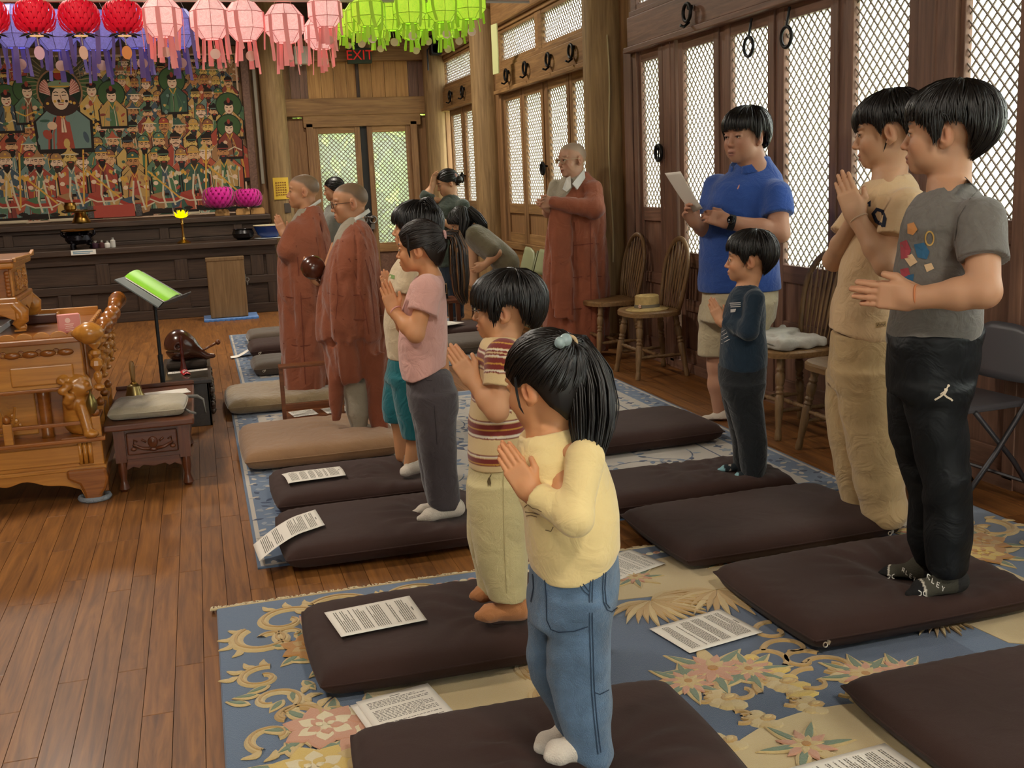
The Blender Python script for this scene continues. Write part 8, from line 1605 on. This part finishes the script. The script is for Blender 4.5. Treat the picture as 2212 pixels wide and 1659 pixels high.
def man_blue():
    F = Fig(2.70, 5.42, 'man in blue polo shirt and beige shorts reading from a sheet of paper'); L = F.L
    tor = F.rows([(628, 1508, 1688, .19), (610, 1508, 1687, .195), (560, 1509, 1684, .195), (511, 1511, 1684, .19), (460, 1522, 1684, .19), (425, 1530, 1690, .18), (400, 1540, 1694, .16), (380, 1558, 1688, .125), (362, 1580, 1676, .095), (346, 1598, 1666, .08), (338, 1602, 1664, .075)])
    S1, E1, W1 = L(1678, 420, .14), L(1684, 503, .22), L(1572, 479, .27); S2, E2, W2 = L(1550, 405, -.1), L(1530, 495, .02), L(1502, 480, .16); BL = cloth('royal_blue_pique', '#2f4f96', bump=.4, bs=260)
    o, fn = shirt(F, 'blue_polo_shirt', BL, tor, [(S1, E1, W1, .078, .085, .05, .55), (S2, E2, W2, .078, .08, .05, .6)], L(1600, 626)[2], (L(1624, 340), (.07, .07, .042)), .005, 61, .008, k=.035, ret=True)
    decal(F, 'polo_emblem', fn, [[(1592, 408), (1595, 401), (1598, 398), (1597, 404), (1594, 409)]], mat('salmon_thread', '#c98f84', .8))
    def coll(b):
        b.grid(lambda u, v: (lambda a: np.array([L(1622, 350)[0]+.01+.095*math.cos(a)*(1+.12*v), .0+.10*math.sin(a)*(1+.12*v), L(1622, 352)[2]+.012+.03*math.cos(a-4.0)-.045*v]))(1.15+u*(2*math.pi-.6)), 28, 5)
    c = part('collar', BL, F.t, coll, smooth=True); c.modifiers.new('thick', 'SOLIDIFY').thickness = .006
    SH = cloth('beige_chino', '#b9ab8d'); hips = F.rows([(690, 1510, 1676, .185), (650, 1514, 1682, .19), (618, 1518, 1682, .185)]); near = F.rows([(738, 1585, 1655, .09), (690, 1580, 1668, .1), (650, 1578, 1676, .105)], .09); far = F.rows([(768, 1506, 1590, .09), (720, 1508, 1600, .1), (660, 1512, 1620, .105)], -.06)
    trousers(F, 'beige_shorts', SH, hips, [near, far], .005, 63, .011, .04)
    for hp, kn, ca, an, dy, hl, tp in (((1548, 750), (1549, 790), (1551, 830), (1554, 895), -.06, (1578, 918), (1502, 916)), ((1620, 720), (1618, 770), (1622, 830), (1610, 925), .09, (1640, 950), (1562, 950))):
        P = [L(*q, dy) for q in (hp, kn, ca, an)]; V, Q = surf(lambda p: smin(smin(rc(p, P[0], P[1], .066, .052), rc(p, P[1], P[2], .052, .054), .03), rc(p, P[2], P[3], .054, .034), .03), np.min(P, 0)-.08, np.max(P, 0)+.08, .009); F.addbody(V, Q, np.tile(np.array(srgb('#b98a70')), (len(V), 1))); F.seg.append((P[0]+(0, 0, .25), P[0], .04))
        sock(F, L(*hl, dy), L(*tp, dy+.03), L(an[0], an[1]+2, dy), WSOCK, 1.12, h=.008, zg=.012)
    make_head(F, (1640, 297), 1.16, yaw=.85, pitch=.02, fat=1.6, skin='#ad7f66', dy=.03, neck=(1628, 362), nr=.062, h=.0042, chest=F.rows([(400, 1590, 1665, .1), (370, 1592, 1668, .1), (355, 1605, 1660, .075)]), nose=.95, lips='#9a6558')
    hair(F, 'bowl', [(0, .045), (50, .04), (64, .025), (74, -.012), (81, .03), (106, .03), (116, -.02), (180, -.055)], HBLACK, (.118, .098, .105), (-.012, 0, .037), n=420, lift=.007, seed=64, jag=.015, lw=.0044, nape=.2)
    make_arm(F, S1, E1, W1, dict(f=L(1515, 462, .27)-W1, t=(0, -.35, 1), b=(.25, 1, .3), curl=(.5, .7, .4), spread=.02, thumb=.6), (.058, .052, .034), 1.05, .005)
    make_arm(F, S2, E2, W2, dict(f=L(1487, 460, .2)-W2, t=(.2, .3, 1), b=(.9, -.4, .1), curl=(.5, .7, .4), spread=.02, thumb=.5), (.055, .05, .034), 1.05, .005, start=1.3)
    w_ = empty('wrist_watch', parent=F.t); wc = W1+(E1-W1)*.06; Bw = basis(W1-E1); part('strap', mat('black_rubber', '#141416', .6), w_, lambda b: b.lathe([(.037, -.017), (.041, -.017), (.041, .017), (.037, .017)], wc, Bw[:, [1, 2, 0]], 24, caps=False), smooth=40); part('dial', mat('black_glass', '#0c0d10', .1), w_, lambda b: b.lathe([(.021, 0), (.021, .009), (.016, .011)], wc+np.array([0, .038, .012]), np.stack([Bw[:, 0], np.cross((0, 1, .3), Bw[:, 0]), unit((0, 1, .3))], 1), 18), smooth=40)
    F.finish_body(); TL, TR_, BR_, BL_ = [L(*q) for q in ((1436, 374, .20), (1470, 370, .36), (1518, 450, .33), (1494, 460, .17))]
    M4 = lambda p: tuple(F.A+F.ex*p[0]+F.ey*p[1]+np.array([0, 0, p[2]])); fnp = lambda u, v: M4(TL*(1-u)*(1-v)+TR_*u*(1-v)+BR_*u*v+BL_*(1-u)*v+np.array([.004*math.sin(v*3), 0, 0])); o = sheet('paper_sheet', 1, 1, fnp, None, 24, 70); tag(o, 'sheet of paper held up by the man in blue', 'paper', 'printed chant sheets')
man_blue()
# ------------------------------------------------------------------ nuns, the old monk and the women at the back
ROBE = cloth('rust_brown_ramie', '#8c5038', var=.1, vs=9, bump=.25, bs=300, wr=.45, wrs=9); GREYR = cloth('grey_hemp', '#9a917f'); SEAM = mat('robe_seam', '#6f3524', .85); WCOL = cloth('white_collar_cotton', '#cfccc4', wr=.1)
def robe_folds(amp, n, ph=0, zt=1.0, x0=0):
    def ex(p, d): a = np.arctan2(p[:, 1], p[:, 0]-x0); w_ = np.clip((zt-p[:, 2])/.35, 0, 1); q = np.sin(a*n+ph+3*p[:, 2])+.5*np.sin(a*(2*n+1)+1.3+ph); return d+amp*w_*q+amp*.75*np.clip(np.sin(p@np.array([26., 6., 17.])+2*q+ph), 0, 1)**2
    return ex
def nun_glasses():
    F = Fig(.80, 5.76, 'nun with shaved head and glasses in rust-brown robe holding a wooden drum'); L = F.L
    tor = F.rows([(728, 688, 840, .2), (700, 686, 838, .205), (644, 690, 831, .205), (607, 696, 826, .205), (576, 702, 822, .2), (546, 710, 819, .19), (515, 724, 813, .17), (492, 740, 802, .13), (478, 752, 790, .09), (468, 756, 786, .07)])
    def ex(p, d):
        low = F.rows([(815, 712, 829, .15), (770, 704, 838, .17), (715, 694, 838, .19)]); d = smin(d, loft(p, low), .03); d = smin(d, loft(p, F.rows([(905, 718, 732, .02), (860, 714, 744, .04), (800, 712, 756, .07), (740, 706, 770, .1)], .09)), .02)
        d = smin(d, loft(p, F.rows([(955, 812, 850, .03), (930, 800, 846, .04), (880, 790, 836, .055), (820, 784, 830, .08), (760, 790, 838, .1)], .08)), .02); return robe_folds(.012, 7, 1.0, L(760, 520)[2], L(765, 600)[0])(p, d)
    def full(p):
        d = loft(p, tor, 2.2); d = ex(p, d)+.005*wob(p, 71, (12, 12, 10), 5); return smax(d, -el(p, L(768, 462), (.085, .085, .05)), .01)
    lo = np.array([L(850, 957)[0]-.05, -.26, L(765, 962)[2]-.02]); hi = np.array([L(684, 600)[0]+.05, .26, L(765, 462)[2]+.02]); V, Q = surf(full, lo, hi, .0085, 1.4); link('rust_robe', npmesh('rust_robe', relax(V, Q, 1, .3), Q, ROBE), F.t)
    decal(F, 'robe_seams', full, stroke_px([(752, 560), (790, 562), (800, 600), (806, 660), (812, 720)], 1.8)+stroke_px([(740, 520), (770, 600), (790, 680), (800, 740)], 2)+stroke_px([(696, 630), (740, 640), (790, 636)], 1.6)+stroke_px([(725, 560), (730, 640), (722, 720)], 1.6)+stroke_px([(778, 500), (800, 560), (816, 620), (826, 700)], 1.6)+stroke_px([(740, 690), (790, 690), (830, 680)], 1.6), SEAM, sub=2)
    trousers(F, 'grey_trousers', GREYR, F.rows([(840, 735, 800, .09), (780, 730, 805, .1), (720, 725, 805, .1)]), [F.rows([(930, 762, 792, .05), (890, 748, 800, .065), (820, 742, 800, .07)], .06), F.rows([(925, 758, 786, .05), (880, 744, 790, .065), (820, 740, 795, .07)], -.06)], .005, 73, .011)
    for dy in (.06, -.06): sock(F, L(806, 948, dy), L(762, 952, dy), L(790, 925, dy), WSOCK, .92, h=.008, zg=.08)
    g = F.rows([(545, 715, 780, .11), (510, 722, 790, .11), (485, 735, 790, .09), (468, 748, 786, .07)]); shirt(F, 'grey_inner_robe', GREYR, g, [], None, (L(765, 462), (.06, .062, .04)), .003, 74, .008)
    part('white_collar', WCOL, F.t, lambda b: b.grid(lambda u, v: (lambda a: np.array([L(765, 466)[0]+.075*math.cos(a)*(1.1-.12*v)-.005, .072*math.sin(a)*(1.1-.1*v), L(765, 476)[2]-.04*math.cos(a)+.018*v-.035*(math.cos(a) > .75)]))(.35+u*(2*math.pi-.7)), 26, 4), smooth=True).modifiers.new('thick', 'SOLIDIFY').thickness = .008
    make_head(F, (762, 441), .9, yaw=.12, pitch=.06, skin='#bd8a66', stubble='#4f4838', neck=(764, 484), nr=.055, h=.0048, kid=.25, fat=.6, brow=.5, lips='#9c6050'); glasses(F, col='#4a3a30')
    S2, E2, W2 = L(735, 520, -.14), L(705, 600, -.12), L(682, 604, -.02); make_arm(F, S2, E2, W2, dict(f=(.6, -.3, .75), t=(-.3, .9, .2), b=(.6, .0, -.5), curl=(.3, .3, .2)), (.04, .036, .026), .85, .005, start=1.0)
    F.finish_body(); P = F.A+F.ex*L(676, 578, .0)[0]+np.array([0, 0, L(676, 578)[2]]); t = empty('handheld_wooden_drum', tuple(P), label='round polished brown hand drum held in front of the nun', cat='drum'); m = mat('polished_chestnut', '#4c2618', .25, coat=.5, var=.2, vscale=9); r_ = 26*F.sc()
    def fd(p): d = el(p, (0, 0, 0), (r_, r_*.95, r_)); d = smax(d, -bx(p, (0, r_*.9, -.2*r_), (r_*2, r_*.6, .006)), .004); return d
    sdfo('drum_body', fd, (-r_*1.1,)*3, (r_*1.1,)*3, .006, m, t); part('handle', m, t, lambda b: b.tube([(F.ex*-.02)+(0, 0, -r_*.9), (F.ex*-.04)+(0, 0, -r_*1.25), (F.ex*-.07)+(0, 0, -r_*1.3)], [.018, .014, .012], 10), smooth=True)
nun_glasses()
def nun_praying():
    F = Fig(.565, 7.12, 'nun with shaved head in rust-brown robe, palms together, by the altar'); L = F.L
    tor = F.rows([(842, 615, 708, .17), (792, 610, 722, .19), (711, 605, 724, .2), (640, 602, 722, .205), (597, 601, 720, .205), (560, 602, 718, .2), (536, 605, 716, .195), (505, 616, 712, .18), (478, 630, 704, .15), (458, 643, 697, .11), (446, 652, 690, .08), (438, 656, 686, .07)])
    def full(p): d = robe_folds(.011, 6, .3, L(660, 500)[2], L(662, 600)[0])(p, loft(p, tor, 2.2))+.005*wob(p, 81, (12, 12, 9), 5); d = smin(d, rc(p, L(640, 500, .12), L(625, 540, .14), .07, .08), .04); return smax(d, -el(p, L(668, 434), (.08, .085, .05)), .01)
    lo = np.array([L(730, 842)[0]-.04, -.27, L(660, 846)[2]-.02]); hi = np.array([L(596, 600)[0]+.06, .27, L(660, 434)[2]+.02]); V, Q = surf(full, lo, hi, .0095, 1.4); link('rust_robe', npmesh('rust_robe', relax(V, Q, 1, .3), Q, ROBE), F.t)
    decal(F, 'robe_seams', full, stroke_px([(640, 530), (650, 640), (656, 760), (660, 830)], 1.8)+stroke_px([(612, 640), (650, 646), (690, 640)], 1.6)+stroke_px([(612, 742), (650, 748), (690, 742)], 1.8)+stroke_px([(676, 470), (690, 560), (694, 640)], 1.8)+stroke_px([(690, 460), (704, 540), (708, 620)], 1.8), SEAM, sub=2)
    shirt(F, 'grey_inner_robe', GREYR, F.rows([(530, 603, 640, .06), (500, 618, 660, .09), (470, 632, 690, .1), (450, 645, 686, .075)]), [], None, (L(664, 436), (.06, .06, .04)), .003, 82, .009)
    part('white_collar', WCOL, F.t, lambda b: b.grid(lambda u, v: (lambda a: np.array([L(664, 440)[0]+.07*math.cos(a)*1.1-.012, .072*math.sin(a)*1.05, L(664, 451)[2]-.04*math.cos(a)+.018*v]))(.5+u*(2*math.pi-1)), 24, 3), smooth=True).modifiers.new('thick', 'SOLIDIFY').thickness = .008
    make_head(F, (656, 416), .93, yaw=-.05, pitch=-.04, skin='#bd8a66', stubble='#5c5443', neck=(666, 458), nr=.055, h=.0052, kid=.1, brow=.4, lips='#9c6050')
    S1, E1 = L(650, 500, .12), L(632, 540, .14); S2, E2 = L(650, 500, -.12), L(622, 540, -.13); pray(F, (616, 508), (594, 463), S1, E1, S2, E2, .84, r=(.04, .036, .026), h=.005, start=1.1); F.finish_body()
nun_praying()
def old_monk():
    F = Fig(2.76, 7.98, 'elderly monk with glasses and white collar in rust-brown robe, hands clasped'); L = F.L
    tor = F.rows([(757, 1184, 1311, .19), (700, 1172, 1315, .2), (640, 1171, 1314, .2), (569, 1175, 1312, .2), (500, 1180, 1309, .2), (450, 1188, 1307, .195), (425, 1192, 1304, .18), (400, 1198, 1296, .15), (382, 1214, 1282, .1), (370, 1222, 1270, .075)])
    S1, E1, W1 = L(1282, 408, .13), L(1285, 452, .24), L(1196, 436, .27)
    def full(p):
        d = loft(p, tor, 2.2); d = smin(d, smin(rc(p, S1, E1, .075, .075), rc(p, E1, W1, .075, .045), .03), .03); d = smin(d, loft(p, F.rows([(690, 1172, 1238, .035), (560, 1178, 1240, .035), (470, 1186, 1236, .035), (442, 1190, 1226, .03)], .22), 2), .03)
        d = robe_folds(.011, 7, .3, L(1240, 460)[2], L(1242, 600)[0])(p, d)+.005*wob(p, 91, (12, 12, 9), 5); d = smax(d, -loft(p, F.rows([(432, 1196, 1216, .06), (405, 1196, 1236, .09), (380, 1200, 1262, .12), (360, 1200, 1275, .12)], .19), 2), .012); return d
    lo = np.array([L(1318, 700)[0]-.04, -.27, L(1250, 757)[2]-.02]); hi = np.array([L(1166, 600)[0]+.06, .36, L(1250, 368)[2]+.02]); V, Q = surf(full, lo, hi, .0105, 1.4); link('rust_robe', npmesh('rust_robe', relax(V, Q, 1, .3), Q, ROBE), F.t)
    decal(F, 'robe_seams', full, stroke_px([(1240, 530), (1280, 526), (1308, 528)], 2)+stroke_px([(1238, 600), (1275, 596), (1310, 598)], 2)+stroke_px([(1236, 668), (1275, 666), (1312, 668)], 2)+stroke_px([(1240, 480), (1238, 570), (1236, 680)], 2)+stroke_px([(1275, 480), (1276, 570), (1277, 690)], 1.6)+stroke_px([(1186, 568), (1236, 572)], 1.8), SEAM, sub=2)
    shirt(F, 'grey_vest', GREYR, F.rows([(455, 1186, 1260, .16), (420, 1192, 1280, .165), (398, 1200, 1282, .14), (382, 1214, 1274, .1), (372, 1224, 1266, .07)]), [(L(1200, 402, .02), L(1190, 440, .06), L(1186, 450, .1), .05, .05, .05, .9)], None, (L(1240, 372)+(.02, .04, 0), (.05, .07, .06)), .003, 92, .009)
    for pts, nm in (([(1252, 376, .06), (1262, 366, .05), (1264, 385, .1), (1247, 410, .215), (1236, 398, .2)], 'collar_flap'), ([(1232, 380, .12), (1224, 384, .1), (1215, 408, .2), (1224, 414, .215), (1234, 404, .2)], 'collar_flap')):
        part(nm, WCOL, F.t, lambda b: b.add([L(*q) for q in pts], [tuple(range(5))])).modifiers.new('thick', 'SOLIDIFY').thickness = .006
    make_head(F, (1252, 346), 1.08, yaw=.62, pitch=.04, skin='#b58a70', stubble='#9a8a78', neck=(1242, 388), nr=.058, h=.005, dy=.03, wr=.0012, brow=.3, nose=1.15, lips='#94604f'); glasses(F, col='#b9a88a', wid=.025)
    make_arm(F, S1, E1, W1, dict(f=L(1172, 440, .27)-W1, t=(0, .2, 1), b=(.2, 1, 0), curl=(.5, .6, .4), thumb=.4), (.05, .045, .028), 1.0, .005, start=1.6); make_arm(F, L(1200, 405, -.1), L(1186, 460, .0), L(1182, 452, .2), dict(f=L(1170, 436, .25)-L(1182, 452, .2), t=(0, -.2, 1), b=(1, -.6, 0), curl=(.5, .6, .4)), (.05, .045, .028), 1.0, .005, start=1.5); F.finish_body()
old_monk()
def woman_green():
    F = Fig(2.43, 10.55, 'woman in dark green top with hair pinned up, raising one hand to her head'); L = F.L; DG = cloth('dark_green_linen', '#343c33')
    tor = F.rows([(575, 940, 1006, .17), (520, 936, 1006, .18), (470, 934, 1006, .185), (448, 938, 1004, .17), (434, 948, 996, .13), (424, 958, 988, .08), (419, 962, 984, .06)])
    S1, E1, W1 = L(1000, 446, .13), L(1000, 500, .2), L(955, 478, .22); S2, E2, W2 = L(942, 444, -.1), L(922, 425, .05), L(934, 402, .05); shirt(F, 'green_top', DG, tor, [(S1, E1, W1, .075, .07, .06, 1.5), (S2, E2, W2, .07, .065, .06, 1.3)], None, (L(972, 418), (.06, .06, .04)), .005, 95, .013)
    trousers(F, 'navy_trousers', cloth('dark_navy_cotton', '#1c2430'), F.rows([(620, 944, 1006, .16), (560, 942, 1006, .17)]), [F.rows([(684, 972, 1002, .07), (630, 966, 1004, .085), (590, 960, 1004, .09)], .085), F.rows([(684, 966, 990, .07), (630, 958, 992, .085), (590, 952, 996, .09)], -.085)], .005, 96, .016)
    for dy in (.085, -.085): sock(F, L(1000, 688, dy), L(970-dy*30, 690, dy), L(990, 676, dy), cloth('grey_knit', '#8a8078'), 1.0, h=.012, zg=.0)
    make_head(F, (973, 396), 1.04, yaw=.25, pitch=.32, skin='#bf916f', neck=(974, 432), nr=.05, h=.0062, kid=.1); combed(F, [(0, .08), (35, .06), (60, .03), (80, .01), (90, .02), (110, .0), (140, -.05), (180, -.06)], (-.10, 0, .03), HBLACK, n=160, seed=97, lw=.004)
    part('hair_bun', HBLACK, F.t, lambda b: b.sphere(L(990, 388, .02), (.045, .045, .04), nu=12, nv=9), smooth=True); part('hair_clip', mat('pink_clip', '#a07a70', .5), F.t, lambda b: b.sphere(L(984, 380, .05), (.018, .014, .024)), smooth=True)
    make_arm(F, S1, E1, W1, dict(f=(1, .0, .1), t=(0, .3, 1), b=(.1, 1, .2), curl=(.3, .4, .3)), (.045, .04, .028), .95, .007, start=1.3); make_arm(F, S2, E2, W2, dict(f=(-.25, .1, 1), t=(-.6, -.6, 0), b=(.8, .3, .2), curl=(.15, .2, .2)), (.045, .04, .028), .95, .007, start=1.2); F.finish_body()
woman_green()
def woman_bending():
    F = Fig(2.46, 9.42, 'woman in olive T-shirt with long black hair bending forward at the back'); L = F.L; OL = cloth('olive_tee', '#6a624e')
    sh, hp = L(1030, 505), L(1092, 560); A_, B_ = np.array([*sh]), np.array([*hp])
    def full(p):
        d = np.full(len(p), 9.)
        for dy in (-.09, 0, .09): d = smin(d, rc(p, A_+(0, dy, -.02), B_+(0, dy, -.02), .105, .115), .06)
        d = smin(d, rc(p, A_+(.03, .15, .0), L(1062, 540, .2), .075, .07), .04); d = smin(d, rc(p, A_+(.03, -.15, .0), L(1020, 545, -.2), .075, .07), .04); return d+.005*wob(p, 98, (14, 14, 14), 4)
    lo, hi = np.minimum(A_, B_)-.3, np.maximum(A_, B_)+.3; V, Q = surf(full, lo, hi, .013, 1.4); link('olive_tshirt', npmesh('olive_tshirt', relax(V, Q, 1), Q, OL), F.t)
    trousers(F, 'dark_trousers', cloth('black_denim', '#20201f'), F.rows([(640, 1065, 1118, .15), (590, 1062, 1126, .165), (560, 1066, 1118, .15)]), [F.rows([(715, 1075, 1102, .065), (640, 1066, 1108, .085)], .085), F.rows([(715, 1075, 1102, .065), (640, 1066, 1108, .085)], -.085)], .005, 99, .016)
    for dy in (.085, -.085): sock(F, L(1102, 728, dy), L(1070, 730, dy), L(1092, 715, dy), cloth('grey_knit', '#8a8078'), 1.0, h=.012, zg=.0)
    make_head(F, (1002, 478), .92, yaw=.35, pitch=.75, skin='#bf916f', neck=(1018, 500), nr=.05, h=.0064, kid=.1)
    hair(F, 'bowl', [(0, .075), (35, .06), (55, .02), (75, -.05), (100, -.08), (180, -.09)], HBLACK, (.116, .096, .104), n=220, seed=100, lw=.0048, jag=.01); tail(F, [L(1000, 450, .08), L(1004, 478, .12), L(1000, 505, .13), L(998, 520, .13)], [.03, .045, .04, .015], HBLACK, 90, 101, .004, name='long_hair'); tail(F, [L(1012, 452, 0), L(1030, 470, .03), L(1045, 488, .04), L(1052, 496, .04)], [.04, .05, .04, .01], HBLACK, 70, 102, .004, name='long_hair')
    make_arm(F, A_+(.03, .15, 0), L(1073, 546, .2), L(1048, 572, .2), dict(f=(1, 0, -.5), t=(.3, .2, 1), b=(.2, 1, .2), curl=(.3, .4, .3)), (.045, .042, .028), .95, .008, start=.6); F.finish_body()
woman_bending()
def woman_hidden():
    F = Fig(1.21, 10.9, 'dark-haired woman in grey praying, mostly hidden behind the bespectacled nun'); L = F.L; GR = cloth('grey_vest_cloth', '#6c6a62')
    tor = F.rows([(640, 690, 738, .17), (560, 688, 742, .18), (500, 690, 744, .18), (470, 694, 742, .165), (452, 702, 736, .12), (442, 708, 730, .07)]); S1, E1, S2, E2 = L(720, 472, .13), L(706, 510, .14), L(718, 472, -.13), L(702, 510, -.13)
    shirt(F, 'grey_jacket', GR, tor, [(S1, E1, L(692, 490, .05), .06, .055, .045, 1.6), (S2, E2, L(692, 490, -.03), .06, .055, .045, 1.6)], None, (L(718, 438), (.06, .06, .04)), .004, 103, .014)
    trousers(F, 'grey_trousers', GREYR, F.rows([(620, 692, 740, .16), (590, 690, 740, .165)]), [F.rows([(706, 700, 730, .07), (620, 696, 736, .085)], .085), F.rows([(706, 700, 730, .07), (620, 696, 736, .085)], -.085)], .004, 104, .018)
    for dy in (.085, -.085): sock(F, L(730, 712, dy), L(700, 712, dy), L(722, 700, dy), cloth('grey_knit', '#8a8078'), 1.0, h=.012, zg=.0)
    make_head(F, (722, 410), .93, yaw=-.05, pitch=.15, skin='#b88a68', neck=(724, 450), nr=.05, h=.0064, kid=.1); combed(F, [(0, .075), (35, .06), (60, .03), (80, -.01), (100, -.02), (180, -.06)], (-.10, 0, .0), HBLACK, n=150, seed=105, lw=.004)
    part('hair_bun', HBLACK, F.t, lambda b: b.sphere(F.W((-.125, 0, .0)), (.04, .04, .04), nu=12, nv=9), smooth=True); pray(F, (692, 490), (684, 462), S1, E1, S2, E2, .9, r=(.04, .036, .026), h=.007, start=1.3); F.finish_body()
woman_hidden()
def back_desk():
    t = empty('low_desk', (2.0, 9.95, .0105), label='small low desk with camera gear behind the pink-shirted girl', cat='desk'); boxo('top', RED, t, (-.3, -.2, .27), (.3, .2, .3), .005)
    for x in (-.26, .26):
        for y in (-.16, .16): boxo('leg', REDZ, t, (x-.02, y-.02, 0), (x+.02, y+.02, .27), .003)
    boxo('papers', PAPER, t, (-.2, -.15, .3), (.05, .1, .306), .001)
    c = empty('video_camera', (2.12, 9.95, .3115), label='black camera with small screen on the low desk', cat='camera'); k = mat('black_plastic', '#17171a', .5); boxo('body', k, c, (-.06, -.05, 0), (.08, .05, .11), .01); part('lens', k, c, lambda b: b.lathe([(.035, 0), (.035, .08), (.03, .085)], (-.06, 0, .06), rotm('Y', -math.pi/2), 16)); boxo('screen', mat('dark_screen', '#0c1015', .15), c, (-.05, -.11, .06), (.05, -.1, .14), .003); boxo('screen_frame', mat('tan_frame', '#9a7c56', .6), c, (-.06, -.1, .05), (.06, -.095, .15), .003)
back_desk()
